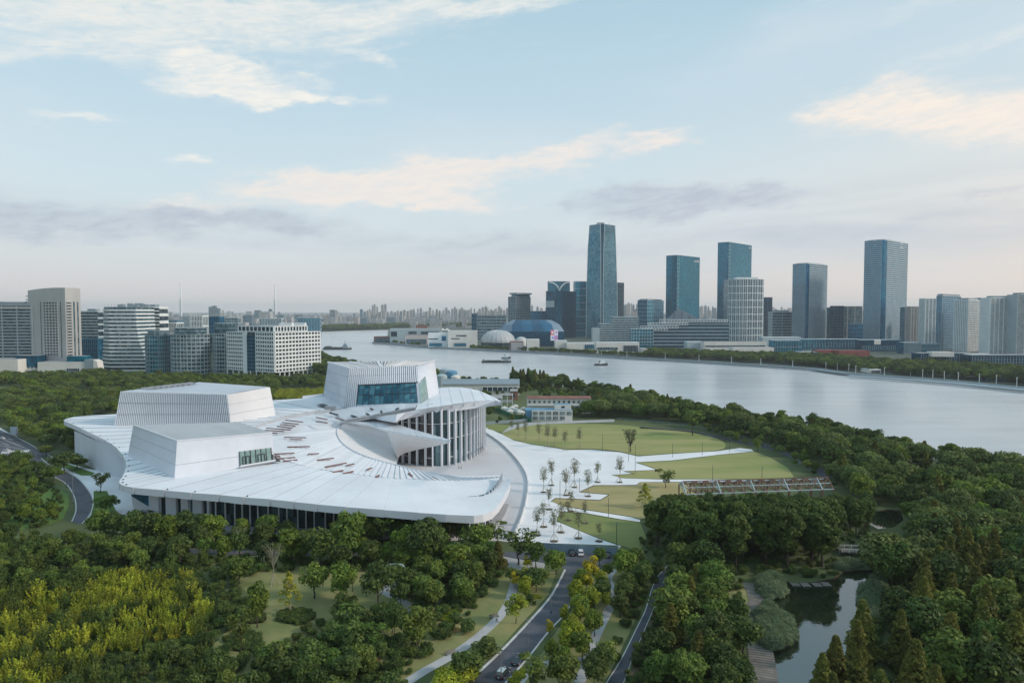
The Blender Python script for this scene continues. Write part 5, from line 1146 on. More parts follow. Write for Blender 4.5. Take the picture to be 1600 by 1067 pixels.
dome('dome_hall', 'broad pale segmented dome hall on the far river bank', 750, 805, 543, 516.5, mat('dome_panel', (.42, .45, .48), .5, .06, .05, island=.06))
dome('dome_hall', 'small smooth white dome beside a red framed structure', 803, 826, 546, 527, M['off_white'])
def lowset(rows):
    for (name, lab, u0, u1, vb, vt, mt, rf, bays) in rows:
        Y = YV(vb); fp = flat(u0, u1, Y, 3, 22); C, L_, B, R = fp; H = ATD((u0+u1)/2, vt, Y).z
        b = simple_block(name, lab, 'low building', fp, H, mt, rf)
        for s0, s1, f0, f1, g, nf, nc in bays: bay(b, C, R, s0, s1, H*f0, H*f1, g, 'f_grey' if nc else None, nf, nc, .1, .5)
lowset([
 ('mall', 'long low white mall behind the peninsula quay', 609, 690, 536, 513.5, 'f_light', 'f_white', [(.02, .14, .45, .8, 'g_dark', 1, 0), (.36, .52, .62, .82, 'g_dark', 1, 6), (.6, .95, .6, .8, 'g_dark', 1, 9)]),
 ('mall', 'white hall with long slot windows on the peninsula', 700, 746, 543.5, 516.5, 'off_white', 'f_white', [(.28, .62, .66, .74, 'g_dark', 1, 0), (.1, .4, .5, .56, 'g_dark', 1, 0), (.2, .62, .08, .28, 'g_teal', 1, 8)]),
 ('mall', 'pale white hall with blue window on the peninsula', 669, 700, 543, 520, 'f_white', 'f_white', [(.68, .90, .45, .78, 'g_blue', 1, 0), (0, .48, .55, .62, 'g_dark', 1, 0), (.05, .7, .08, .3, 'g_teal', 1, 8)]),
 ('terrace_restaurant', 'pink fronted terrace building at the tip of the peninsula', 584, 632, 535.5, 525.5, 'r_brick', 'f_pink', [(.05, .95, .1, .7, 'g_grey', 2, 20)]),
 ('terrace_restaurant', 'terrace building with warm red gable on the peninsula', 633, 668, 539, 524, 'f_pink', 'r_brick', [(.05, .95, .1, .6, 'g_grey', 2, 14)]),
 ('rooftop_house', 'red block rising above the long low mall', 650, 667, 528, 508, 'r_brick', 'r_red', [(.1, .9, .3, .6, 'g_dark', 1, 4)]),
 ('red_lattice', 'red lattice structure beside the small white dome', 797.5, 818, 549, 533.5, 'r_brick', 'r_brick', [(.05, .95, .1, .9, 'f_pink', 3, 9)]),
 ('gallery', 'small cream gallery left of the four coloured squares', 823, 843, 549, 530, 'off_white', 'f_white', []),
 ('gallery', 'cream cylinder fronted gallery below the dark blue slab', 868, 886, 549, 532, 'off_white', 'f_white', []),
 ('gallery', 'long white museum with thin roof and glass below', 886, 932, 550, 535.5, 'off_white', 'f_white', [(.6, .98, .35, .8, 'g_teal', 1, 6)]),
 ('gallery', 'white museum wing with dark gridded end window', 932, 999, 552, 535, 'off_white', 'f_white', [(.63, .97, .12, .72, 'g_dark', 1, 10), (.02, .5, .3, .55, 'g_grey', 1, 8)]),
 ('kiosk', 'beige stone box standing alone on the far promenade', 1002, 1012, 556.5, 544.5, 'f_beige', 'f_beige', []),
 ('shed', 'long white factory shed with black roof among trees', 1100, 1198, 549, 533.5, 'off_white', 'g_dark', [(.02, .98, .45, .6, 'g_grey', 1, 20)]),
 ('shed', 'pale green gabled shed left of the black roofed one', 1074, 1101, 548, 534, 'f_light', 'f_white', []),
 ('shed', 'low white shed with red trim near the far trees', 1146, 1210, 553, 543, 'off_white', 'f_pink', [(.1, .9, .1, .35, 'r_brick', 1, 0)]),
 ('glass_hall', 'low teal glass hall right of the white shed', 1209, 1255, 552, 532, 'g_teal', 'f_light', [(.05, .95, .05, .95, 'g_teal', 2, 10)]),
 ('glass_hall', 'pale roofed long glass hall at foot of the shorter notched tower', 1192, 1252, 546, 526.5, 'f_light', 'f_white', []),
 ('glass_hall', 'small greenish glass cube before the red roofs', 1250, 1278, 562, 550, 'g_teal', 'f_light', [(.05, .95, .05, .95, 'g_teal', 1, 5)]),
 ('red_roof_hall', 'red roofed low hall at left of its pair', 1279, 1312, 559, 547, 'r_red', 'r_red', []),
 ('red_roof_hall', 'long red roofed low hall at right of its pair', 1312, 1360, 560, 548, 'r_red', 'r_red', []),
 ('podium_row', 'low glass podium with white top under the shorter notched tower', 1252, 1346, 546, 530, 'g_teal', 'f_white', [(.02, .98, .1, .8, 'g_teal', 3, 20)]),
 ('podium_row', 'glass and white podium under the tallest notched tower', 1346, 1414, 549, 531, 'g_navy', 'f_white', [(.3, .45, .6, 1.0, 'off_white', 1, 0), (.02, .98, .1, .5, 'g_teal', 3, 20)]),
 ('podium_row', 'ribbed pale blue low office right of the notched tower podium', 1413, 1440, 553, 535, 'g_teal', 'f_light', [(.0, 1, .0, 1, 'g_teal', 1, 24)]),
 ('podium_row', 'low blue and white terrace block before the white apartments', 1438, 1470, 552, 537, 'g_teal', 'f_light', [(.0, 1, .0, 1, 'g_teal', 2, 16)]),
 ('dark_mall', 'long dark teal glass mall with white roof pods, left half', 1440, 1520, 572, 552, 'g_navy', 'r_roof', [(.0, 1, .1, .9, 'g_navy', 4, 20)]),
 ('dark_mall', 'long dark teal glass mall running out of the right edge', 1520, 1640, 578, 555, 'g_navy', 'r_roof', [(.0, 1, .1, .9, 'g_navy', 4, 26)]),
 ('canopy_hall', 'white roofed ferry pavilion by the far quay at right', 1552, 1600, 597, 587, 'g_dark', 'f_white', []),
 ('quay_pavilion', 'small white flat roofed pavilion on the far quay', 1361, 1378, 583, 577, 'off_white', 'f_white', [(.1, .9, .1, .7, 'g_dark', 1, 5)]),
])
for u0, u1, v, k in ((1458, 1492, 551, 'left'), (1515, 1550, 554, 'middle'), (1580, 1640, 556, 'right')):
    Y = YV(574)+15; x0, x1 = kx(u0)*Y, kx(u1)*Y; z = ATD(u0, v+1, Y).z; b = Bld('roof_pod', f'white roof pod on the dark teal mall, {k} one', 'roof pod', [Vector((x0, Y, 0))]); mb = MB(); mb.box(x0, Y, z-5, x1, Y+14, z+2); b.add(mb, 'pod', M['off_white'])
# peaked white tents on the mall
for k, nm in enumerate(('first', 'second', 'third', 'fourth')):
    u = 679+k*6.5; Y = YV(533); p = ATD(u, 516, Y); b = Bld('tent_roof', f'{nm} white peaked tent from the left on the mall roof', 'tent', [p]); mb = MB(); w = 7
    tip = (p.x, Y, p.z+6)
    for a, c in (((-w, -w), (w, -w)), ((w, -w), (w, w)), ((w, w), (-w, w)), ((-w, w), (-w, -w))): mb.poly([(p.x+a[0], Y+a[1], p.z), (p.x+c[0], Y+c[1], p.z), tip])
    b.add(mb, 'membrane', M['off_white'])
# grey tiered building and the dark terraced complex
def tiers(name, label, u0, u1, vb, vt, nf, mtA, mtB, leftslope, rightslope, top=0):
    Y = YV(vb); H = ATD((u0+u1)/2, vt, Y).z; b = Bld(name, label, 'office block', [Vector((kx(u0)*Y, Y, 0))]); fh = H/nf
    for i in range(nf):
        t = i/(nf-1); x0 = kx(u0)*Y+leftslope(t); x1 = kx(u1)*Y-rightslope(t); z = i*fh
        mb = MB(); mb.box(x0+1, Y+1, z, x1-1, Y+40, z+fh*.6); b.add(mb, 'window_band', M[mtA]); mb = MB(); mb.box(x0, Y, z+fh*.6, x1, Y+41, z+fh); b.add(mb, 'floor_band', M[mtB])
    return b, H
tiers('tiered_office', 'grey tiered office with horizontal bands in front of the skyscraper', 929, 998, 540, 495, 13, 'g_grey', 'f_light', lambda t: 6+26*(t > .75)+10*t, lambda t: 0)
simple_block('tiered_annex', 'lower grey banded block at left of the tiered office', 'office block', flat(926, 937, YV(541), 2, 20), ATD(930, 512.5, YV(541)).z, 'f_light')
tiers('terraced_complex', 'dark glass complex with white stepped terraces below the blue tower', 985, 1140, 543, 500, 8, 'g_navy', 'f_grey', lambda t: 95*t**1.1, lambda t: 0)
for (u0, u1, vt, vb) in ((1000, 1060, 509, 513), (1012, 1075, 504, 508), (1030, 1137, 499, 503.5), (985, 1043, 513, 516.5)):
    Y = YV(543)-1; fp = [Vector((kx(u0)*Y, Y, 0)), Vector((kx(u0)*Y, Y+8, 0)), Vector((kx(u1)*Y, Y+8, 0)), Vector((kx(u1)*Y, Y, 0))]; b = Bld('terrace_storey', f'white framed terrace storey of the dark complex near its {"top" if vt < 500 else ("upper part" if vt < 505 else ("middle" if vt < 510 else "left end"))}', 'terrace', fp)
    z0, z1 = ATD(u0, vb, Y).z, ATD(u0, vt, Y).z; mb = MB(); wallframe(mb, fp[0], fp[3], z0, z1, 1, int((u1-u0)/4.5), .35, .9, .8); b.add(mb, 'frame', M['f_white'])
# stepped glass crystal beneath the blue tower
Y = YV(540); b = Bld('crystal_roof', 'pale blue stepped glass crystal in front of the blue tower with sign', 'glass roof', [Vector((kx(1065)*Y, Y, 0))])
for k in range(12):
    u = 1042+k*4; top = [497, 494, 490, 486, 482.5, 484, 486, 488, 490, 492, 494, 496][k]; mb = MB(); x0, x1 = kx(u)*Y, kx(u+3.9)*Y; mb.box(x0, Y+k % 3, ATD(u, 502, Y).z, x1, Y+12, ATD(u, top, Y).z); b.add(mb, 'glass_prism', M['hall_c'])
Y = YV(545); b = Bld('media_wall', 'block with colourful media wall left of the white stepped terraces', 'block', [Vector((kx(985)*Y, Y, 0))]); x0, x1 = kx(986)*Y, kx(1021)*Y; mb = MB(); mb.box(x0, Y, 0, x1, Y+15, ATD(990, 514, Y).z); b.add(mb, 'wall', M['g_teal'])
mb = MB(); wallframe(mb, Vector((x0, Y, 0)), Vector((x1, Y, 0)), 8, ATD(990, 514, Y).z, 5, 8, .15, .7, .5); b.add(mb, 'facade_frame', M['f_light'], True)
# ---- near buildings, right of the opera house
def gable(name, lab, u0, u1, vb, veave, dep, rise, wall, roofm, yaw=0, cat='shed', bays=()):
    Y = YV(vb); fp = flat(u0, u1, Y, yaw, dep); C, L_, B, R = fp; z = ATD(u0, veave, Y).z; b = Bld(name, lab, cat, fp); b.prism(fp, 0, z, 'wall', M[wall])
    up = Vector((0, 0, z)); r0, r1 = C.lerp(L_, .5)+Vector((0, 0, z+rise)), R.lerp(B, .5)+Vector((0, 0, z+rise)); e = Vector((0, -1, -.3))
    mb = MB(); n = Vector((0, 0, .25)); mb.quad(C+up+e+n, R+up+e+n, r1+n, r0+n); mb.quad(B+up-e+n, L_+up-e+n, r0+n, r1+n); mb.quad(C+up+e, R+up+e, R+up+e+n, C+up+e+n); b.add(mb, 'roof', M[roofm])
    mb = MB(); mb.poly([C+up, r0, L_+up]); mb.poly([R+up, B+up, r1]); b.add(mb, 'gable', M[wall])
    for (s0, s1, f0, f1, g, nf, nc) in bays: bay(b, C, R, s0, s1, z*f0, z*f1, g, 'f_white' if nc else None, nf, nc, .1, .5)
    return b, fp, z
b, fp, z = gable('container_house', 'long two storey white site hut with red roof edge', 824, 924, 646, 622, 9, 1.0, 'off_white', 'r_brick', 0, 'site hut')
for row, nn in ((.76, 13), (.28, 7)):
    for k in range(nn):
        p = fp[0].lerp(fp[3], (k+.5)/13)+Vector((0, -.12, z*row)); mb = MB(); mb.box(p.x-.8, p.y-.15, p.z-.8, p.x+.8, p.y, p.z+.8); b.add(mb, 'window', M['g_dark'])
mb = MB(); p, q = fp[0], fp[3]; mb.bar(Vector((p.x, p.y-.8, z*.52)), Vector((q.x, q.y-.8, z*.52)), 1.6, .25); b.add(mb, 'walkway', M['f_light'])
# cream two storey house with blue roof
Y = YV(658); fp = flat(831, 895, Y, 0, 12); C, L_, B, R = fp; z = ATD(831, 641, Y).z
b = Bld('cream_house', 'cream two storey house with wide windows and blue roof by the lawn', 'house', fp); b.prism(fp, 0, z, 'wall', M['off_white'], M['r_blue'])
for k in range(6):
    for zz in (.12, .56):
        if zz < .3 and k == 5: continue
        a = C.lerp(R, (k+.12)/6); c = C.lerp(R, (k+.88)/6); m_ = MB(); m_.quad((a.x, a.y-.1, z*zz), (c.x, c.y-.1, z*zz), (c.x, c.y-.1, z*(zz+.33)), (a.x, a.y-.1, z*(zz+.33))); o = b.add(m_, 'window', M['g_grey'])
        m_ = MB()
        for s in (0, .25, .5, .75, 1): q = a.lerp(c, s); m_.bar((q.x, q.y-.2, z*zz), (q.x, q.y-.2, z*(zz+.33)), .18, .15)
        m_.v = [(v[0]-b.o.x, v[1]-b.o.y, v[2]) for v in m_.v]; f = m_.build('frame', M['f_white'], o)
q = flat(867, 893, Y+4, 0, 7); b.prism([Vector((p.x, p.y, 0)) for p in q], z, z+3.6, 'upper_storey', M['off_white'], M['r_blue'])
a = q[0].lerp(q[3], .42); m_ = MB(); m_.box(a.x, a.y-.2, z+1.2, a.x+2.2, a.y-.05, z+2.6); b.add(m_, 'window', M['g_dark'])
q = flat(821.5, 831, Y+2, 0, 14); simple_block('blue_annex', 'blue metal clad annex at left of the cream house', 'annex', [Vector((p.x, p.y, 0)) for p in q], z*.98, 'r_blue', 'r_blue')
b, fp, z = gable('warehouse', 'long grey roofed warehouse with strip windows behind the canopy', 690, 812, 618, 600, 26, 3.5, 'off_white', 'f_grey', 0, 'warehouse', [(.0, .42, .15, .62, 'r_brick', 1, 0), (.52, .98, .35, .75, 'g_dark', 1, 7)])
b, fp, z = gable('brick_house', 'small brick house below the end of the warehouse', 797, 809, 625, 611, 8, 1.5, 'r_brick', 'r_roof', 0, 'house', [(.3, .6, .3, .7, 'g_dark', 1, 0)])
gable('grey_hut', 'low grey hut left of the white steel frame', 768, 785, 633, 622, 8, 2, 'f_grey', 'r_roof', 0, 'hut')
Y = YV(638); fp = flat(784, 801, Y, 0, 9); b = Bld('steel_frame', 'bare white two storey steel frame beside the grey hut', 'steel frame', fp); C, L_, B, R = fp; z = ATD(790, 617, Y).z
for s in (0, .5, 1):
    for p in (C.lerp(R, s), L_.lerp(B, s)): mb = MB(); mb.bar((p.x, p.y, 0), (p.x, p.y, z), .45, .45); b.add(mb, 'post', M['f_white'])
for f in (.5, 1):
    for p, q in ((C, R), (L_, B), (C, L_), (R, B)): mb = MB(); mb.bar((p.x, p.y, z*f), (q.x, q.y, z*f), .4, .5); b.add(mb, 'beam', M['f_white'])
    mb = MB(); mb.hexa([Vector((p.x, p.y, z*f-.8)) for p in (C, R, B, L_)], [Vector((p.x, p.y, z*f-.6)) for p in (C, R, B, L_)]); b.add(mb, 'floor', M['dark'])
for k in range(9):
    u = [788, 793, 800, 807, 812, 818, 805, 815, 797][k]; v = [641, 643, 641, 644, 646, 642, 638, 648, 646][k]; p = P(u, v); b = Bld('white_tent', 'white canvas cover among the trees beside the white steel frame', 'canvas cover', [p], 'white canvas covers by the building site'); mb = MB(); w = 2.4; h = 2.6
    mb.box(p.x-w, p.y-w, 0, p.x+w, p.y+w, h-.6); mb.hexa([(p.x-w-.2, p.y-w-.2, h-.6), (p.x+w+.2, p.y-w-.2, h-.6), (p.x+w+.2, p.y+w+.2, h-.6), (p.x-w-.2, p.y+w+.2, h-.6)], [(p.x-.2, p.y-w*.5, h+.7), (p.x+.2, p.y-w*.5, h+.7), (p.x+.2, p.y+w*.5, h+.7), (p.x-.2, p.y+w*.5, h+.7)]); b.add(mb, 'cover', M['off_white'])
mb = MB(); a, c, d = P(770, 640), P(805, 655), P(830, 660)
for p, q in ((a, c), (c, d)): mb.bar(p+Vector((0, 0, 1.6)), q+Vector((0, 0, 1.6)), .3, 3.2)
tag(mb.build('site_fence', M['green_net']), 'green netting fence slanting down towards the small lawn', 'fence')
mb = MB(); fl = px([(757, 664), (775, 662.5), (800, 660.5), (830, 658.5)])
for p, q in zip(fl, fl[1:]): mb.bar(p+Vector((0, 0, 1.1)), q+Vector((0, 0, 1.1)), .15, 2.2)
tag(mb.build('grey_fence', M['f_grey']), 'low grey fence between the opera house and the cream house', 'fence')
# storage tanks by the river
tk = Bld('tank_farm', 'cluster of pale blue and white storage tanks behind the third block', 'tanks', [P(700, 604)])
for u, v, r, h, m_ in ((690, 606, 6, 13, 'f_light'), (697, 603, 7, 18, 'f_light'), (706, 604, 6, 16, 'r_blue'), (712, 606, 5, 12, 'off_white')):
    p = P(u, v); mb = MB(); mb.tube([(p.x, p.y, 0), (p.x, p.y, h), (p.x, p.y, h+1.5)], [r, r, r*.4], 14); tk.add(mb, 'tank', M[m_])
# quay, promenade and lamps on the far bank
far = smooth_line(px(RIVER_FAR[7:]), 30)
mb = MB()
for a, b_ in zip(far, far[1:]): mb.bar(a+Vector((0, 2.2, 1.2)), b_+Vector((0, 2.2, 1.2)), 5, 1.2)
tag(mb.build('quay_wall', M['f_grey']), kind='structure')
mb = MB()
for a, b_ in zip(far, far[1:]): mb.bar(a+Vector((0, 10, .5)), b_+Vector((0, 10, .5)), 13, .7)
tag(mb.build('quay_promenade', M['f_light']), kind='structure')
dk = [P(u, v+2.2) for u, v in [(1327, 585), (1440, 593), (1520, 600), (1600, 608), (1700, 617)]]; mb = MB()
for a, b_ in zip(dk, dk[1:]): mb.bar(a+Vector((0, 0, .6)), b_+Vector((0, 0, .6)), 7, 1.0)
tag(mb.build('landing_stage', M['f_light']), 'long floating landing stage along the far quay at right', 'landing stage')
post = MB(); post.tube([(0, 0, 0), (0, 0, 9)], [.35, .25], 6); post.box(-.5, -.5, 9, .5, .5, 9.6); lamp_me = post.mesh('quay_lamp', M['f_white'])
for i, (u, v) in enumerate([(1040, 561), (1093, 564.5), (1144, 568), (1190, 571), (1240, 574), (1292, 577), (1310, 578.5), (1328, 580), (1339, 583), (1384, 586), (1425, 587), (1444, 590), (1460, 591), (1478, 593), (1500, 595), (1533, 598), (1560, 600), (1592, 604), (870, 551), (820, 549), (940, 555), (980, 558)]):
    p = P(u, v); o = put('quay_lamp', lamp_me, None, (p.x, p.y+3, 0), 0); tag(o, 'thin white lamp post on the far river promenade', 'lamp post', 'lamp posts along the far promenade')
# ---- distant apartment and office blocks, then the city mass
for k, (c, cell) in enumerate((((.40, .42, .43), 3), ((.30, .34, .37), 4), ((.46, .43, .41), 3), ((.16, .25, .31), 5), ((.50, .52, .53), 4))):
    M['d%d' % k] = glassmat('distant_facade_%s' % 'abcde'[k], tuple(x*.45 for x in c), c, (cell*2.5, cell*2.5, 4), .7, .0, 1.3, .004)
random.seed(11)
unit = []
for k in range(5):
    mb = MB(); mb.box(-.5, 0, 0, .5, 1, 1); mb.box(-.18, .3, 1, .2, .7, 1.06); unit.append(mb.mesh('distant_block', M['d%d' % k]))
def far_block(u, vb, vt, wpx, k, lab, grp, name='apartment_block'):
    Y = YV(vb); H = ATD(u, vt, Y).z; w = wpx*Y/1067
    o = put(name, unit[k], None, (kx(u)*Y, Y, 0), random.uniform(-.3, .3), (w, min(w, 22), H)); tag(o, lab, 'apartment block', grp)
lab1, g1 = 'distant high rise apartment block in the hazy cluster on the horizon', 'hazy high rise apartment blocks on the horizon'
for (ua, ub, va, vb_, n) in ((568, 604, 476, 488, 9), (640, 700, 481, 487, 12), (700, 735, 480, 486, 9), (720, 790, 481, 489, 15), (752, 794, 479, 486, 10), (974, 997, 474, 484, 7), (1092, 1120, 478, 486, 7), (1206, 1238, 480, 486, 9), (346, 350, 478, 487, 1), (820, 858, 478, 484, 5), (598, 640, 484, 488, 8)):
    for i in range(n):
        far_block(ua+(ub-ua)*(i+.5)/n+random.uniform(-1, 1), 503+random.uniform(-3, 4), random.uniform(va, vb_), random.uniform(2.2, 4.2), random.choice((0, 1, 2, 2)), lab1, g1)
lab2, g2 = 'low pale block on the far plain beyond the river bend', 'low pale blocks on the plain beyond the river'
random.seed(12)
for i in range(150):
    u = random.choice((random.uniform(250, 900), random.uniform(250, 640), random.uniform(1090, 1240))); v = random.uniform(496, 512) if u < 500 or u > 640 else random.uniform(494, 506)
    far_block(u, v, v-random.uniform(2.2, 8.0), random.uniform(3, 12), random.choice((0, 1, 3, 4, 4)), lab2, g2, 'low_block')
def city_mass():
    mb = MB(); random.seed(5)
    for i in range(5200):
        Y = 2600*(16000/2600)**random.random(); X = random.uniform(-1.05, 1.05)*Y
        if X > -.35*Y and X < 0.05*Y and Y < 3300: continue
        w = random.uniform(12, 70); d = random.uniform(12, 40); h = random.choice((8, 12, 18, 22, 35, 50))*random.uniform(.7, 1.2)+ (40 if random.random() < .06 else 0)
        mb.box(X, Y, 0, X+w, Y+d, h, random.choice((0, 1, 2, 3, 4, 4)))
    tag(mb.build('distant_city', [M['d%d' % k] for k in range(5)]), kind='stuff')
city_mass()
# ---- boats
M['hull'] = mat('dark_hull', (.035, .045, .05), .5, .2, .5); M['hull_rust'] = mat('rusty_deck', (.12, .07, .05), .7, .2, .5); M['cargo'] = mat('green_grey_cargo', (.10, .13, .12), .8, .25, .3)
def ship(name, lab, u0, u1, v, beam, cat, kind):
    Y = P(700, v, -2.2).y; x0, x1 = kx(u0)*Y, kx(u1)*Y; Lh = x1-x0; b = Bld(name, lab, cat, [Vector((x0, Y, 0))]); z = -2.2; mb = MB()
    st = [(0, .7, 2.2), (.04, .9, 2.0), (.2, 1, 1.6), (.8, 1, 1.6), (.93, .75, 2.4), (1.0, .08, 3.4)]; k = Lh/60
    if kind == 'tug': st = [(0, .8, 1.4), (.5, 1, 1.3), (.85, .8, 2.2), (1, .1, 3.0)]; k = 1.0
    rows = []
    for s, w, f in st:
        x = x0+Lh*s; rows.append([Vector((x, Y-beam/2*w, z+f*max(k, .6)+1)), Vector((x, Y-beam/2*w*.8, z-.5)), Vector((x, Y+beam/2*w*.8, z-.5)), Vector((x, Y+beam/2*w, z+f*max(k, .6)+1))])
    mb.grid([r for r in rows]); mb.poly([r[0] for r in rows]+[r[3] for r in rows[::-1]]); mb.poly([rows[0][0], rows[0][1], rows[0][2], rows[0][3]]); b.add(mb, 'hull', M['hull'])
    if kind == 'cargo':
        for i in range(8): s = .06+.075*i; mb = MB(); mb.box(x0+Lh*s, Y-beam*.36, z+2, x0+Lh*(s+.07), Y+beam*.36, z+5+1.6*(i < 3)+random.uniform(0, 1)); b.add(mb, 'hatch', M['cargo'])
        mb = MB(); mb.box(x0+Lh*.70, Y-beam*.4, z+2, x0+Lh*.86, Y+beam*.4, z+9); mb.box(x0+Lh*.73, Y-beam*.3, z+9, x0+Lh*.82, Y+beam*.3, z+13); mb.bar((x0+Lh*.77, Y, z+13), (x0+Lh*.77, Y, z+20), .8, .8); b.add(mb, 'wheelhouse', M['f_grey'])
        mb = MB(); mb.bar((x0+Lh*.95, Y, z+4), (x0+Lh*.95, Y, z+11), .7, .7); b.add(mb, 'mast', M['f_light'])
    if kind == 'barge':
        mb = MB(); mb.box(x0+Lh*.12, Y-beam*.35, z+2, x0+Lh*.68, Y+beam*.35, z+4); b.add(mb, 'cargo_hold', M['cargo']); mb = MB(); mb.box(x0+Lh*.72, Y-beam*.35, z+2.5, x0+Lh*.92, Y+beam*.35, z+7); b.add(mb, 'wheelhouse', M['f_grey']); mb = MB(); mb.box(x0+Lh*.03, Y-beam*.25, z+2.5, x0+Lh*.10, Y+beam*.25, z+5.5); b.add(mb, 'bow_house', M['f_grey'])
    if kind == 'tug':
        mb = MB(); mb.box(x0+Lh*.38, Y-beam*.3, z+2, x0+Lh*.78, Y+beam*.3, z+5.2); mb.box(x0+Lh*.5, Y-beam*.25, z+5.2, x0+Lh*.72, Y+beam*.25, z+8.4); b.add(mb, 'wheelhouse', M['f_white']); mb = MB(); mb.bar((x0+Lh*.6, Y, z+8.4), (x0+Lh*.6, Y, z+12.5), .5, .5); b.add(mb, 'mast', M['f_light']); mb = MB(); mb.box(x0+Lh*.34, Y-1, z+4, x0+Lh*.42, Y+1, z+7); b.add(mb, 'funnel', M['hull'])
ship('cargo_ship', 'dark cargo ship with tall wheelhouse left of the peninsula', 504.5, 549, 546, 15, 'ship', 'cargo')
ship('river_barge', 'long low dark barge in mid river', 752.5, 798.5, 566.5, 9, 'barge', 'barge')
ship('ferry', 'dark small ferry just behind the long barge', 783.5, 798, 560.5, 8, 'boat', 'tug')
ship('tugboat', 'small tug with white wheelhouse alone in mid river', 929, 950, 571, 7, 'boat', 'tug')
# ------------------------------------------------------------------ trees and plants
def leaf_mat(name, dark, light, hue=.02, val=.28, trans=.26):
    mt, nt, b = new_mat(name); N = nt.nodes; L = nt.links
    b.inputs['Roughness'].default_value = .62; b.inputs['Specular IOR Level'].default_value = .25
    at = N.new('ShaderNodeAttribute'); at.attribute_name = 'clump'; geo = N.new('ShaderNodeNewGeometry'); oi = N.new('ShaderNodeObjectInfo')
    a = N.new('ShaderNodeMath'); a.operation = 'MULTIPLY_ADD'; L.new(at.outputs['Fac'], a.inputs[0]); a.inputs[1].default_value = .62
    i = N.new('ShaderNodeMath'); i.operation = 'MULTIPLY'; L.new(geo.outputs['Random Per Island'], i.inputs[0]); i.inputs[1].default_value = .45; L.new(i.outputs[0], a.inputs[2])
    mx = N.new('ShaderNodeMix'); mx.data_type = 'RGBA'; mx.inputs[6].default_value = (*dark, 1); mx.inputs[7].default_value = (*light, 1); L.new(a.outputs[0], mx.inputs[0])
    hs = N.new('ShaderNodeHueSaturation'); L.new(mx.outputs[2], hs.inputs['Color'])
    for sock, amt, mid in (('Hue', hue, .5), ('Value', val, 1.0)):
        wn = N.new('ShaderNodeTexWhiteNoise'); wn.noise_dimensions = '1D'; ad = N.new('ShaderNodeMath'); ad.operation = 'ADD'; L.new(oi.outputs['Random'], ad.inputs[0]); ad.inputs[1].default_value = mid
        L.new(ad.outputs[0], wn.inputs['W']); mr = N.new('ShaderNodeMapRange'); mr.inputs[3].default_value = mid-amt; mr.inputs[4].default_value = mid+amt; L.new(wn.outputs['Value'], mr.inputs[0]); L.new(mr.outputs[0], hs.inputs[sock])
    L.new(hs.outputs[0], b.inputs['Base Color'])
    tr = N.new('ShaderNodeBsdfTranslucent'); L.new(hs.outputs[0], tr.inputs[0]); ms = N.new('ShaderNodeMixShader'); ms.inputs[0].default_value = trans
    out = nt.nodes['Material Output']; L.new(b.outputs[0], ms.inputs[1]); L.new(tr.outputs[0], ms.inputs[2]); L.new(ms.outputs[0], out.inputs[0])
    return mt
M['lf_dark'] = leaf_mat('dark_leaves', (0.0264, 0.0582, 0.0170), (0.1472, 0.2072, 0.0432), .018)
M['lf_mid'] = leaf_mat('green_leaves', (0.0360, 0.0806, 0.0170), (0.1984, 0.2744, 0.0468), .022)
M['lf_grove'] = leaf_mat('deep_green_leaves', (0.0240, 0.0582, 0.0161), (0.1408, 0.2072, 0.0396), .012, .18)
M['lf_bright'] = leaf_mat('bright_leaves', (0.0540, 0.1120, 0.0153), (0.2432, 0.3248, 0.0450), .012, .2)
M['lf_yellow'] = leaf_mat('yellow_leaves', (0.1100, 0.1500, 0.0120), (0.4200, 0.4800, 0.0400), .012, .2, .3)
M['lf_gold'] = leaf_mat('golden_leaves', (0.2400, 0.2200, 0.0100), (0.6200, 0.5600, 0.0300), .01, .15, .3)
M['lf_cone'] = leaf_mat('conifer_needles', (0.0432, 0.0694, 0.0136), (0.2304, 0.2240, 0.0414), .016, .25)
M['lf_willow'] = leaf_mat('willow_leaves', (0.0432, 0.0896, 0.0238), (0.1920, 0.2464, 0.0675), .015, .2)
M['lf_bamboo'] = leaf_mat('bamboo_leaves', (0.0700, 0.1000, 0.0140), (0.5200, 0.5600, 0.0560), .012, .35, .28)
M['lf_bamboo_g'] = leaf_mat('green_bamboo_leaves', (0.0280, 0.0620, 0.0150), (0.1700, 0.2300, 0.0450), .014, .3, .25)
M['lf_reed'] = leaf_mat('reed_leaves', (0.0750, 0.1250, 0.0600), (0.3200, 0.4200, 0.2500), .012, .15)
M['lf_pale'] = leaf_mat('pale_twig_leaves', (0.1200, 0.1300, 0.0500), (0.2600, 0.2700, 0.1200), .01, .1)
M['lf_sparse'] = leaf_mat('sparse_young_leaves', (0.0700, 0.0900, 0.0400), (0.2400, 0.2600, 0.1200), .02, .2)
M['bark'] = mat('bark', (.075, .060, .048), .9, .25, 1.5, bump=.3); M['bark_pale'] = mat('pale_bark', (.30, .28, .22), .9, .15, 1.5); M['stake'] = mat('timber_stake', (.38, .34, .27), .8, .15, 1.)

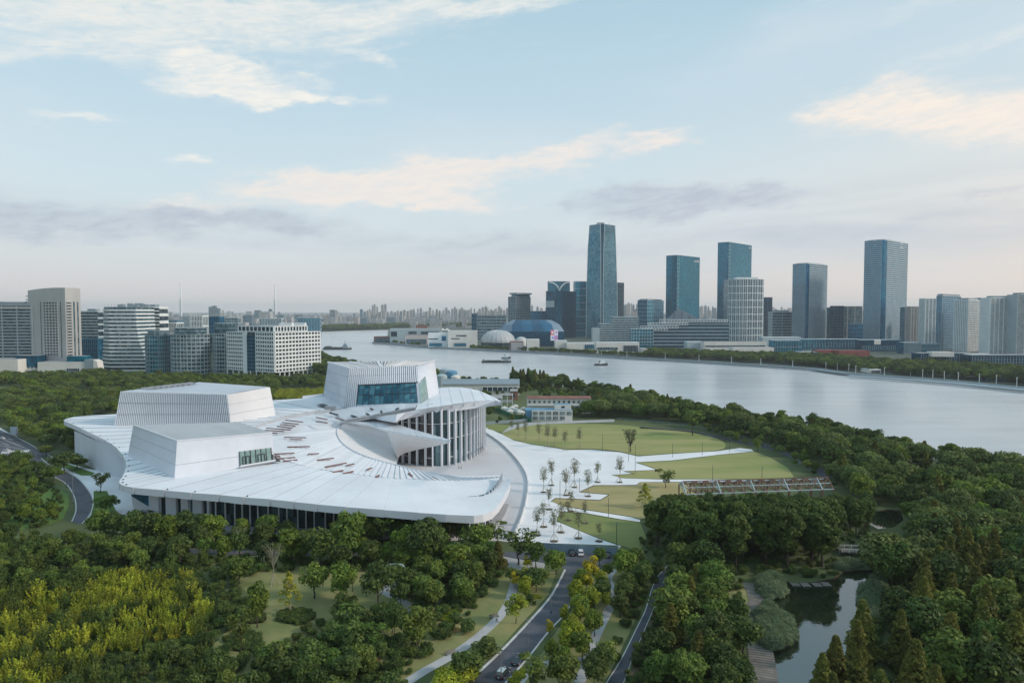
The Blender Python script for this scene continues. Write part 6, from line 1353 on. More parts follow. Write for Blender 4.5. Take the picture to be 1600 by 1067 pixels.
def leaf_mesh(name, mt, C, Nrm, size, clump, aspect=.55, rng=RNG):
    """many leaf-cluster faces: C centres, Nrm normals"""
    n = len(C); r = rng.normal(size=(n, 3)); t = np.cross(Nrm, r); t /= np.linalg.norm(t, axis=1)[:, None]+1e-9; q = np.cross(Nrm, t)
    s = size*(.6+.8*rng.random(n))[:, None]; bend = Nrm*s*.25
    V = np.stack([C-t*s, C-q*s*aspect+bend, C+t*s, C+q*s*aspect+bend], 1).reshape(-1, 3)
    me = bpy.data.meshes.new(name); me.vertices.add(4*n); me.vertices.foreach_set('co', V.astype(np.float32).ravel())
    me.loops.add(4*n); me.loops.foreach_set('vertex_index', np.arange(4*n, dtype=np.int32)); me.polygons.add(n)
    me.polygons.foreach_set('loop_start', np.arange(0, 4*n, 4, dtype=np.int32)); me.polygons.foreach_set('loop_total', np.full(n, 4, dtype=np.int32))
    a = me.attributes.new('clump', 'FLOAT', 'FACE'); a.data.foreach_set('value', clump.astype(np.float32))
    me.materials.append(mt); me.update(); me.validate(); return me
def crown(mt, shape, R, z0, z1, lobes, per, size, seed, lr=(.28, .42), name='crown', gap=0.0):
    rng = np.random.default_rng(seed); Cs, Ns, Ks = [], [], []; H = z1-z0
    for i in range(lobes):
        if shape == 'round':
            u = rng.normal(size=3); u /= np.linalg.norm(u); rr = rng.random()**.4; c = np.array([u[0]*R*.68*rr, u[1]*R*.68*rr, z0+H*.5+u[2]*H*.36*rr]); r = R*rng.uniform(*lr)
        elif shape == 'wide':
            a = rng.uniform(0, 6.283); rr = math.sqrt(rng.random())*R*.78; c = np.array([rr*math.cos(a), rr*math.sin(a), z0+H*(.35+.4*rng.random()*(1-(rr/R)**2)+.12)]); r = R*rng.uniform(*lr)
        elif shape == 'cone':
            t = (i+.5)/lobes; w = R*(1-t)**.8*.75+.15*R*(1-t); a = i*2.4+rng.uniform(-.4, .4); rr = w*rng.uniform(.45, 1.0); c = np.array([rr*math.cos(a), rr*math.sin(a), z0+H*(t*.95+.03)]); r = R*rng.uniform(*lr)*(1-t*.62)
        elif shape == 'vase':
            a = rng.uniform(0, 6.283); t = rng.random()**.6; rr = R*(.25+.75*t)*rng.uniform(.4, 1); c = np.array([rr*math.cos(a), rr*math.sin(a), z0+H*(.1+.8*t)]); r = R*rng.uniform(*lr)
        m = max(4, int(per*rng.uniform(.7, 1.3))); d = rng.normal(size=(m, 3)); d /= np.linalg.norm(d, axis=1)[:, None]; d[:, 2] = np.where((d[:, 2] < -.3) & (rng.random(m) < .7), -d[:, 2], d[:, 2])
        sq = np.array([1, 1, .8 if shape != 'cone' else .7]); rad = r*(.78+.3*rng.random(m))[:, None]
        Cs.append(c+d*sq*rad); nn = d*.9+rng.normal(size=(m, 3))*.55+np.array([0, 0, .35]); nn /= np.linalg.norm(nn, axis=1)[:, None]; Ns.append(nn)
        Ks.append(np.clip(rng.normal(.45, .22)+.12*rng.normal(size=m), 0, 1))
    return leaf_mesh(name, mt, np.concatenate(Cs), np.concatenate(Ns), size, np.concatenate(Ks), rng=rng)
def trunk_mesh(name, H, r, seed, limbs=5, spread=2.0, mt=None, stakes=False, top=None):
    rg = random.Random(seed); mb = MB(); pts = [(rg.uniform(-.1, .1)*k, rg.uniform(-.1, .1)*k, H*k/4) for k in range(5)]; mb.tube(pts, [r*(1-.18*k) for k in range(5)], 6)
    for k in range(limbs):
        a = 6.283*k/limbs+rg.random(); z = H*rg.uniform(.45, .95); L_ = spread*rg.uniform(.7, 1.2); zz = (top or H*1.25)
        mb.tube([(0, 0, z), (L_*.5*math.cos(a), L_*.5*math.sin(a), z+(zz-z)*.4), (L_*math.cos(a), L_*math.sin(a), z+(zz-z)*.85)], [r*.45, r*.3, r*.12], 4)
    if stakes:
        for k in range(3):
            a = 2.09*k+.4; mb.tube([(1.3*math.cos(a), 1.3*math.sin(a), 0), (.12*math.cos(a), .12*math.sin(a), 2.2)], [.07, .07], 4, mi=1)
    return mb.mesh(name, [mt or M['bark'], M['stake']])
KIND = {}
def kind(key, name, crowns, trunks, h): KIND[key] = dict(name=name, crowns=crowns, trunks=trunks, h=h)
kind('broad', 'broadleaf_tree', [crown(M['lf_dark'], 'round', 3.6, 2.0, 9.0, 34, 70, .36, s) for s in (1, 2, 3)]+[crown(M['lf_mid'], 'round', 3.8, 2.0, 9.0, 30, 80, .36, s) for s in (4, 5)], [trunk_mesh('trunk', 5, .22, s) for s in (1, 2)], 9.0)
kind('bright', 'broadleaf_tree', [crown(M['lf_bright'], 'round', 3.2, 1.8, 8.0, 26, 90, .34, s) for s in (6, 7)], [trunk_mesh('trunk', 4.4, .18, 3)], 8.0)
kind('grove', 'broadleaf_tree', [crown(M['lf_grove'], 'round', 5.4, 2.0, 19.0, 90, 75, .50, s, (.2, .32)) for s in (8, 9, 10)], [trunk_mesh('trunk', 9, .4, 5, 6, 3)], 19.0)
kind('wood', 'broadleaf_tree', [crown(M['lf_mid'], 'round', 5.2, 2.0, 13.0, 46, 72, .50, s) for s in (11, 12)]+[crown(M['lf_dark'], 'round', 5.0, 2.0, 13.0, 46, 72, .50, s) for s in (13, 14)], [trunk_mesh('trunk', 6, .32, 6, 5, 2.6)], 13.0)
kind('cone', 'conifer_tree', [crown(M['lf_cone'], 'cone', 4.6, 1.0, 17.0, 96, 60, .42, s, (.26, .36)) for s in (15, 16, 17)], [trunk_mesh('trunk', 12, .26, 7, 4, 1.2)], 17.0)
kind('willow', 'willow_tree', [crown(M['lf_willow'], 'wide', 5.2, 1.5, 10.0, 40, 75, .42, s) for s in (18, 19)], [trunk_mesh('trunk', 5, .3, 8)], 10.0)
kind('ginkgo', 'ginkgo_tree', [crown(M['lf_yellow'], 'round', 3.4, 1.2, 9.5, 30, 46, .30, s, (.20, .36)) for s in (20, 21)], [trunk_mesh('trunk', 6, .13, 9, 6, 1.6)], 9.5)
kind('gold', 'ginkgo_tree', [crown(M['lf_gold'], 'round', 2.9, 1.0, 9.0, 28, 44, .30, 22, (.20, .36))], [trunk_mesh('trunk', 6, .13, 10, 6, 1.6)], 9.0)
kind('young', 'young_tree', [crown(M['lf_sparse'], 'round', 1.75, 2.2, 10.4, 40, 11, .17, s, (.28, .48)) for s in (23, 24, 25)], [trunk_mesh('trunk', 7.5, .085, s, 16, 1.1, M['bark_pale'], True, 9.6) for s in (11, 12)], 9.9)
kind('loose', 'broadleaf_tree', [crown(M['lf_mid'], 'vase', 3.2, 1.8, 8.5, 24, 34, .30, s, (.2, .32)) for s in (26, 27)], [trunk_mesh('trunk', 4, .17, 13, 8, 2.4, None, False, 7.5)], 8.5)
kind('pale', 'bare_tree', [crown(M['lf_pale'], 'vase', 2.2, 2.0, 9.0, 18, 12, .16, 28, (.2, .3))], [trunk_mesh('trunk', 7.5, .13, 14, 16, 2.3, M['bark_pale'], True, 9.0)], 9.0)
kind('vase', 'broadleaf_tree', [crown(M['lf_sparse'], 'vase', 4.2, 3.0, 12.5, 46, 34, .30, 29, (.16, .26))], [trunk_mesh('trunk', 5, .42, 15, 14, 3.6, None, False, 11.5)], 12.5)
kind('feather', 'feathery_tree', [crown(M['lf_bamboo'], 'cone', 2.8, 2.2, 9.5, 32, 40, .24, 30, (.2, .3))], [trunk_mesh('trunk', 7, .12, 16, 10, 1.6, M['bark_pale'], True, 8.5)], 9.5)
kind('shrub', 'shrub', [crown(M['lf_dark'], 'round', 1.9, 0.0, 3.0, 22, 60, .22, s, (.3, .42)) for s in (31, 32)], [], 3.0)
kind('yshrub', 'shrub', [crown(M['lf_yellow'], 'round', 1.9, 0.0, 2.6, 22, 60, .22, 33, (.3, .42))], [], 2.6)
def bamboo_mesh(seed, mt, H=6.5, n=26):
    rng = np.random.default_rng(seed); Cs, Ns, Ks = [], [], []
    for i in range(n):
        a = rng.uniform(0, 6.283); r0 = rng.uniform(0, 1.6); lean = rng.uniform(.25, 1.7); h = H*rng.uniform(.6, 1.05); m = 44; t = rng.uniform(.22, 1, m)
        x = (r0+lean*t**2)*math.cos(a); y = (r0+lean*t**2)*math.sin(a); z = h*t-.35*lean*t**3; w = .34*(1.15-t)
        Cs.append(np.stack([x, y, z], 1)+rng.normal(size=(m, 3))*w[:, None]); nn = rng.normal(size=(m, 3))+np.array([0, 0, .6]); nn /= np.linalg.norm(nn, axis=1)[:, None]; Ns.append(nn); Ks.append(np.clip(rng.normal(.5, .28)+.12*rng.normal(size=m)+.25*(t-.5), 0, 1))
    return leaf_mesh('bamboo', mt, np.concatenate(Cs), np.concatenate(Ns), .27, np.concatenate(Ks), .34, rng)
kind('bamboo', 'bamboo_clump', [bamboo_mesh(s, M['lf_bamboo']) for s in (40, 41, 42)], [], 6.5)
kind('gbamboo', 'bamboo_clump', [bamboo_mesh(s, M['lf_bamboo_g']) for s in (43, 44)], [], 6.5)
def reed_mesh(seed):
    rng = np.random.default_rng(seed); m = 900; a = rng.uniform(0, 6.283, m); r = np.sqrt(rng.random(m))*2.0; C = np.stack([r*np.cos(a), r*np.sin(a), rng.uniform(.2, 2.8, m)*(1-.3*(r/2.)**2)], 1)
    nn = np.stack([np.cos(a)+rng.normal(size=m)*.6, np.sin(a)+rng.normal(size=m)*.6, rng.normal(size=m)*.3+.3], 1); nn /= np.linalg.norm(nn, axis=1)[:, None]
    return leaf_mesh('reed', M['lf_reed'], C, nn, .26, np.clip(rng.normal(.5, .2, m), 0, 1), .3, rng)
kind('reed', 'reed_clump', [reed_mesh(50), reed_mesh(51)], [], 3.0)
rt = random.Random(21)
def tree(key, x, y, H, label, group=None, wide=1.0, z=0.0):
    """a thing: trunk and crown under an Empty; a plant without a trunk is one mesh"""
    k = KIND[key]; s = H/k['h']*1.0; sx = s*wide*rt.uniform(.92, 1.1)
    if not k['trunks']:
        o = put(k['name'], rt.choice(k['crowns']), None, (x, y, z), rt.uniform(0, 6.28), (sx, sx, s)); return tag(o, label, k['name'].replace('_', ' '), group)
    r = empty(k['name'], (x, y, z), rt.uniform(0, 6.28), label, 'tree', group); r.scale = (sx, sx, s)
    put('trunk', rt.choice(k['trunks']), r); put('crown', rt.choice(k['crowns']), r); return r
def inside(poly, x, y):
    c = False; n = len(poly)
    for i in range(n):
        a, b = poly[i], poly[(i+1) % n]
        if (a[1] > y) != (b[1] > y) and x < (b[0]-a[0])*(y-a[1])/(b[1]-a[1])+a[0]: c = not c
    return c
def spread(pxpoly, step, seed, jit=.42, clear=()):
    poly = [(p.x, p.y) for p in px(pxpoly)]; xs = [p[0] for p in poly]; ys = [p[1] for p in poly]; rg = random.Random(seed); out = []
    ny = int((max(ys)-min(ys))/step)+2; nx = int((max(xs)-min(xs))/step)+2
    for j in range(ny):
        for i in range(nx):
            x = min(xs)+(i+.5*(j % 2)+rg.uniform(-jit, jit))*step; y = min(ys)+(j+rg.uniform(-jit, jit))*step
            if inside(poly, x, y) and not any(inside(c, x, y) for c in clear): out.append((x, y))
    return out
def wpoly(p): return [(q.x, q.y) for q in px(p)]
ponds = [wpoly(POND), wpoly(POND2)]
def pxof(x, y, z=0.0):
    d = Vector((x, y, z-CAM_H)); f = Vector((0, math.cos(PITCH), -math.sin(PITCH))); up = Vector((0, math.sin(PITCH), math.cos(PITCH))); w = d.dot(f)
    return 800+1067*d.x/w, 533.5-1067*d.dot(up)/w
rg = random.Random(77); AHEAD = []          # (key, x, y, H, label, group)
def _noop(): pass
def plant(poly, step, seed, keys, h, label, group, clear=(), top=None, wide=1.0):
    for x, y in spread(poly, step, seed, clear=clear):
        key = rg.choice(keys); H = rg.uniform(*h)
        if top:       # the photograph's line of tree tops bounds the height
            H = min(H, max(4.0, CAM_H-y*(top-487+rg.uniform(0, 10))/1067.0))
        AHEAD.append((key, x, y, H, label, group, wide))
walkclear = [wpoly([(ROAD[0], ROAD[1]) for ROAD in [(700, 1100), (729, 1067), (781, 1019), (824, 974), (861, 931), (880, 890), (910, 890), (907, 915), (893, 945), (870, 976), (836, 1019), (794, 1067), (770, 1100)]])]
# --- groves placed as individuals
G = 'trees of the deep green grove above the pond'
plant([(1012, 856), (1020, 832), (1060, 806), (1100, 795), (1200, 800), (1310, 796), (1345, 806), (1362, 830), (1310, 845), (1300, 885), (1240, 897), (1190, 897), (1110, 890), (1060, 880), (1020, 872)], 7.2, 1, ['grove'], (19, 23), 'tall deep green tree in the dense grove above the pond', G, top=766, wide=1.0)
G2 = 'brownish green conifers at lower right'
plant([(1420, 1090), (1420, 1040), (1400, 1000), (1400, 960), (1440, 930), (1500, 900), (1600, 900), (1750, 960), (1750, 1120), (1300, 1120)], 7.6, 2, ['cone', 'cone', 'cone', 'wood'], (13, 17), 'brownish green conical tree in the wood at lower right', G2)
plant([(1298, 1085), (1322, 1055), (1358, 1016), (1385, 1005), (1415, 1040), (1425, 1120), (1500, 1180), (1300, 1180), (1270, 1120)], 6.4, 22, ['cone'], (10, 14.5), 'brownish green conical tree at the lower right pond edge', G2)
plant([(1420, 880), (1480, 850), (1560, 860), (1600, 895), (1500, 898), (1440, 925), (1400, 950), (1375, 930)], 7.5, 3, ['wood', 'cone', 'willow', 'wood'], (11, 16), 'mixed green tree on the slope right of the pond', 'trees on the slope right of the pond', clear=ponds)
G3 = 'leafy trees between cycle path and pond'
plant([(1066, 895), (1110, 900), (1135, 915), (1140, 960), (1160, 990), (1168, 1050), (1170, 1120), (1000, 1120), (1012, 1040), (1038, 965), (1055, 915)], 6.6, 4, ['wood', 'broad', 'cone', 'broad', 'wood'], (8, 13), 'leafy tree in the belt between cycle path and boardwalk', G3, wide=1.05)
G4 = 'dark trees between forked paths'
plant([(985, 890), (1020, 890), (1010, 920), (998, 950), (975, 985), (955, 1030), (935, 1080), (925, 1080), (950, 1000), (962, 950)], 5.6, 5, ['broad', 'broad', 'wood'], (5.5, 8), 'dark leafy tree in the strip left of the cycle path', G4)
G5 = 'dark trees before the glazed front of the opera house'
plant([(150, 836), (240, 842), (400, 850), (560, 853), (750, 851), (750, 857), (560, 860), (400, 858), (240, 856), (150, 846)], 5.6, 6, ['broad', 'broad', 'wood', 'broad', 'bright'], (9.2, 12.0), 'dark leafy tree screening the glazed front of the opera house', G5)
plant([(150, 866), (400, 872), (560, 876), (700, 876), (770, 884), (760, 905), (640, 905), (560, 890), (400, 880), (330, 884), (150, 880)], 6.6, 7, ['broad', 'broad', 'loose', 'wood', 'bright', 'broad'], (7, 10), 'leafy tree on the near side of the service road', 'trees along the near side of the service road')
G6 = 'dark trees at the left edge above the bamboo'
plant([(-60, 845), (140, 850), (330, 884), (330, 900), (240, 905), (160, 900), (120, 940), (-60, 950)], 6.6, 8, ['broad', 'broad', 'wood', 'gbamboo'], (5, 8), 'dark bushy tree between the bamboo and left road', G6)
plant([(-80, 728), (36, 724), (62, 740), (92, 752), (100, 775), (98, 806), (60, 826), (-80, 838)], 6.8, 9, ['broad', 'broad', 'loose', 'bright'], (6, 8), 'leafy tree in the loop left of the curving road', 'trees left of the curving road', clear=[wpoly([(50, 752), (110, 752), (110, 812), (60, 815)])])
G7 = 'dark trees in the park centre'
plant([(600, 935), (650, 905), (700, 905), (765, 915), (760, 945), (700, 960), (640, 960)], 6.2, 10, ['broad', 'broad', 'wood'], (7, 10), 'dark leafy tree in the middle of the park', G7)
plant([(430, 1040), (500, 1010), (560, 1010), (600, 1040), (590, 1090), (430, 1110)], 5.0, 11, ['broad', 'broad', 'shrub', 'wood'], (4.5, 7.5), 'dark leafy tree at bottom centre of the park', 'dark trees at bottom centre of the park')
plant([(520, 960), (600, 960), (660, 985), (640, 1010), (560, 1000), (510, 985)], 5.6, 12, ['broad', 'loose', 'broad', 'shrub'], (3.8, 7.5), 'dark leafy tree beside the small service path', 'dark trees beside the small service path')
G8 = 'dark undergrowth at bottom left'
plant([(40, 1110), (130, 1060), (250, 1020), (330, 1020), (370, 1060), (430, 1110)], 4.8, 13, ['broad', 'shrub', 'gbamboo'], (3.5, 6), 'dark bush at the lower edge, below the bamboo', G8)
# --- bamboo thicket: individuals nearest, the rest one mass
G9 = 'yellow green bamboo clumps'
plant([(-70, 930), (120, 935), (165, 897), (215, 905), (300, 912), (345, 960), (320, 1000), (250, 1010), (130, 1050), (20, 1110), (-70, 1140)], 3.1, 14, ['bamboo', 'bamboo', 'gbamboo', 'bamboo'], (3.0, 6.2), 'yellow green bamboo clump in the thicket at lower left', G9)
# single kinds are capped at 300 individuals, the largest in view; the rest are one mass
from collections import defaultdict
REST = []
def flush():
    by = defaultdict(list)
    for t in AHEAD: by[KIND[t[0]]['name']].append(t)
    for nm, l in by.items():
        l = [t for t in l if -60 < pxof(t[1], t[2], t[3]*.6)[0] < 1660]
        l.sort(key=lambda t: -t[3]/t[2]); cap = 235 if nm == 'broadleaf_tree' else 290
        for t in l[:cap]: tree(t[0], t[1], t[2], t[3], t[4], t[5], t[6])
        REST.extend(l[cap:])
plant([(600, 885), (660, 868), (760, 880), (775, 905), (740, 925), (640, 900)], 6.6, 51, ['broad', 'wood', 'bright', 'broad'], (7, 10), 'leafy tree around the paved court in the park', 'leafy trees around the paved court in the park')
plant([(800, 905), (850, 900), (860, 925), (835, 945), (815, 960), (800, 940)], 5.4, 52, ['broad', 'bright', 'ginkgo', 'shrub'], (3.5, 6.5), 'mixed small tree between the curving walk and the road', 'mixed small trees between the curving walk and the road')
plant([(900, 925), (950, 895), (962, 915), (935, 985), (905, 1035), (880, 1050), (880, 1010), (890, 960)], 5.2, 53, ['ginkgo', 'ginkgo', 'bright', 'ginkgo', 'broad'], (4.5, 7.5), 'yellow green tree on the planted median beside the road', 'yellow green trees on the planted median')
flush()
# --- specimen trees, each where the photograph has it: (u, v of the foot, v of the top, kind, width, label)
SPEC = [
 (491, 935, 880, 'broad', 1.0, 'round dark green tree with thin stakes, first on the open park lawn'),
 (533, 938, 879, 'bright', 1.1, 'full mid green tree on the open lawn right of the round dark one'),
 (551, 924, 880, 'loose', .95, 'loose green tree just behind the full mid green lawn tree'),
 (591, 955, 874, 'broad', .95, 'tall dark tree with a clear trunk at the right of the park lawn'),
 (377, 1023, 954, 'loose', .75, 'small staked tree over a dark round bed at lower left lawn'),
 (402, 980, 909, 'bright', .75, 'upright bright green tree left of the feathery staked tree'),
 (452, 955, 892, 'feather', 1.2, 'feathery yellow green tree propped by long pale stakes'),
 (427, 914, 847, 'pale', 1.0, 'pale bare branched tree on the lawn behind the feathery one'),
 (374, 912, 867, 'broad', 1.3, 'low dark round tree left of the pale bare one'),
 (352, 875, 835, 'bright', 1.1, 'light green tree near the service road, left of the pale trees'),
 (374, 868, 822, 'pale', 1.1, 'pale feathery tree beside the service road'),
 (457, 882, 823, 'bright', 1.25, 'bright round headed tree before the glazed front'),
 (500, 888, 824, 'broad', 1.2, 'dark green round tree right of the bright round headed one'),
 (530, 896, 850, 'broad', 1.3, 'spreading dark tree below the brownish crown'),
 (546, 876, 793, 'wood', .9, 'large brownish green tree overlapping the eave line'),
 (601, 862, 800, 'loose', 1.0, 'thin leafy tree against the dark glazing'),
 (631, 884, 818, 'bright', .8, 'slender light green tree before the eave at middle'),
 (667, 888, 803, 'wood', .95, 'big dense dark green tree before the eave'),
 (702, 862, 806, 'loose', 1.1, 'thin spreading tree in front of the eave near its right end'),
 (745, 872, 815, 'broad', 1.2, 'rusty green round tree under the end of the roof'),
 (713, 905, 847, 'bright', 1.2, 'yellowish green broad tree above the paved court'),
 (777, 852, 815, 'loose', 1.2, 'small tree with golden tips on the forecourt'),
 (810, 882, 827, 'loose', 1.5, 'open branched tree beside the parking court'),
 (837, 888, 845, 'broad', 1.1, 'dark dense tree left of the round lollipop tree'),
 (778, 890, 845, 'cone', 1.3, 'dark pointed tree beside the forecourt'),
 (869, 897, 858, 'bright', 1.3, 'dense round light green tree at the road head'),
 (824, 890, 866, 'gold', 1.3, 'small golden tree on the corner of the forecourt'),
 (937, 884, 853, 'broad', 1.0, 'dull green tree behind the golden ginkgo'),
 (923, 912, 863, 'gold', 1.05, 'golden ginkgo at the head of the median'),
 (917, 930, 882, 'gold', .95, 'second golden ginkgo, just below the first'),
 (940, 925, 888, 'ginkgo', 1.0, 'lime ginkgo right of the golden pair'),
 (899, 948, 902, 'ginkgo', 1.2, 'broad yellow green ginkgo beside the right kerb'),
 (925, 955, 912, 'ginkgo', 1.2, 'yellow green ginkgo in the middle of the median'),
 (905, 968, 925, 'ginkgo', 1.2, 'lime ginkgo below the broad kerbside one'),
 (882, 975, 940, 'ginkgo', .9, 'thin yellowing ginkgo close to the right kerb'),
 (896, 998, 955, 'ginkgo', 1.1, 'lime ginkgo above the round green tree of the median'),
 (859, 996, 963, 'gold', .8, 'small orange leaved tree touching the right kerb'),
 (910, 1032, 984, 'bright', 1.1, 'round green tree with visible trunk on the median lawn'),
 (863, 1032, 998, 'bright', 1.0, 'bushy bright tree beside the right kerb, low down'),
 (880, 1078, 1019, 'broad', 1.1, 'large leafy tree at the bottom of the median'),
 (834, 1080, 1022, 'loose', 1.2, 'dull green tree at the bottom right of the road'),
 (948, 1040, 1000, 'broad', 1.2, 'dark tree behind the bench court'),
 (977, 905, 857, 'bright', 1.2, 'bright round tree at the fence corner'),
 (987, 882, 857, 'bright', 1.0, 'small bright tree tucked behind the fence corner'),
 (1047, 968, 921, 'bright', 1.1, 'yellow green tree beside the cycle path bend'),
 (806, 974, 922, 'ginkgo', 1.1, 'bright yellow green tree between walk and road'),
 (820, 935, 895, 'ginkgo', 1.0, 'yellowish tree above the walk, left of the road'),
 (838, 925, 888, 'broad', 1.2, 'dull bushy tree between walk and road near the forecourt'),
 (806, 920, 890, 'gold', 1.1, 'mixed gold and green tree beside the forecourt corner'),
 (650, 1017, 944, 'broad', 1.0, 'tall dark tree left of the curving walk'),
 (616, 997, 935, 'wood', .75, 'brownish leafy tree beside the shelter path'),
 (587, 1028, 974, 'loose', 1.0, 'slim dark tree with pale trunk on the lower lawn'),
 (544, 1070, 1019, 'broad', 1.1, 'dark rounded tree at bottom centre above the flower bed'),
 (428, 1050, 1003, 'broad', 1.5, 'wide dark tree at bottom left of the lawn'),
 (738, 905, 868, 'broad', 1.3, 'dark tree beside the paved forecourt'),
 (985, 706, 669, 'vase', 1.0, 'large vase shaped tree standing alone on the upper lawn edge'),
 (1082, 680, 640, 'loose', 1.3, 'taller green tree at the far side of the upper lawn'),
 (1008, 793, 755, 'feather', 1.3, 'brushy pale tree left of the steel truss'),
 (1040, 762, 733, 'loose', 1.6, 'flat topped tree on the middle lawn path'),
 (1184, 705, 685, 'bright', 1.0, 'small bright tree at the end of the lawn path'),
 (157, 770, 737, 'loose', 1.1, 'round leafy tree alone between road and opera house'),
 (165, 802, 772, 'broad', 1.5, 'wide dark tree on the wedge of grass by the left road'),
 (100, 738, 706, 'broad', 1.9, 'spreading dark tree on the verge before the white wall'),
 (120, 732, 712, 'broad', 1.9, 'second dark tree on the verge, nearest the white wall'),
 (83, 752, 728, 'bright', 1.6, 'small bushy tree on the inner side of the left road'),
 (72, 712, 694, 'broad', 1.6, 'dark tree at the mouth of the left road'),
 (228, 818, 796, 'loose', 1.5, 'wispy tree at the left front corner of the opera house'),
 (245, 824, 800, 'loose', 1.1, 'second wispy tree before the white wall panels'),
]
for u, v, vt, key, wd, lab in SPEC:
    p = P(u, v); H = ATD(u, vt, p.y).z; tree(key, p.x, p.y, H, lab, None, wd)
for u, v, vt, key, wd, lab in [(762, 1022, 998, 'shrub', 1.6, 'clipped round shrub left of the road'), (731, 1060, 1011, 'shrub', .9, 'big loose dark shrub beside the walk'), (615, 1050, 1023, 'shrub', 1.0, 'dark ball shrub on the lower lawn'),
   (729, 988, 966, 'shrub', 1.0, 'dark ball shrub left of the curving walk'), (700, 1075, 1045, 'yshrub', 1.4, 'bright yellow shrub at the bottom of the walk'), (722, 1066, 1035, 'yshrub', 1.2, 'second yellow shrub, beside the left kerb'), (607, 1078, 1050, 'shrub', 1.1, 'rounded green shrub at the very bottom left of the walk'),
   (540, 990, 975, 'shrub', 1.4, 'low dark shrub on the lawn, left of its pair'), (515, 1000, 978, 'shrub', 1.3, 'low dark shrub on the lawn, lower of its pair'), (838, 903, 893, 'shrub', 1.0, 'small ball shrub by the forecourt'),
   (835, 945, 938, 'shrub', 1.0, 'tiny ball shrub beside the yellow bed'), (1060, 915, 898, 'reed', 1.2, 'blue green bush beside the bend of the cycle path'), (500, 1030, 1003, 'shrub', 1.2, 'dark shrub above the service road')]:
    p = P(u, v); H = ATD(u, vt, p.y).z; tree(key, p.x, p.y, H, lab, None, wd)
# staked young trees on the plaza and lawn, one by one
c3 = lambda x, y: (750+x/3.2, 580+y/3.2)
where = {0: 'on the white plaza beside the stepped lawns', 1: 'in the row along the upper lawn'}
YT = [(318, 605, 480, 0), (357, 570, 440, 0), (430, 620, 490, 0), (472, 580, 440, 0), (540, 625, 492, 0), (587, 555, 450, 0), (698, 555, 430, 0), (345, 690, 580, 0), (318, 778, 650, 0), (285, 820, 680, 0), (370, 850, 690, 0), (405, 805, 660, 0), (492, 835, 690, 0), (595, 850, 750, 0), (455, 700, 590, 0), (525, 760, 650, 0), (440, 745, 640, 0),
      (158, 310, 240, 1), (190, 330, 255, 1), (228, 345, 250, 1), (295, 352, 260, 1), (338, 380, 265, 1), (375, 375, 280, 1), (424, 398, 295, 1), (497, 388, 285, 1)]
for i, (x, y, yt, w) in enumerate(YT):
    u, v = c3(x, y); p = P(u, v); H = ATD(u, c3(x, yt)[1], p.y).z*1.1; lab = 'thin staked young tree '+where[w]
    if (x, y) == (698, 555): lab = 'staked young tree nearest the point of the middle lawn'
    if (x, y) == (285, 820): lab = 'staked young tree closest to the curved ramp, low on the plaza'
    if (x, y) == (158, 310): lab = 'leftmost staked young tree by the small lawn path'
    tree('young', p.x, p.y, H, lab, 'staked young trees beside the lawns', 1.1)
    mb = MB(); n = 8; mb.poly([(p.x+1.5*math.cos(6.283*k/n), p.y+1.5*math.sin(6.283*k/n), .075) for k in range(n)]) if w == 0 else None
    if w == 0: tag(mb.build('tree_pit', M['soil']), kind='structure')
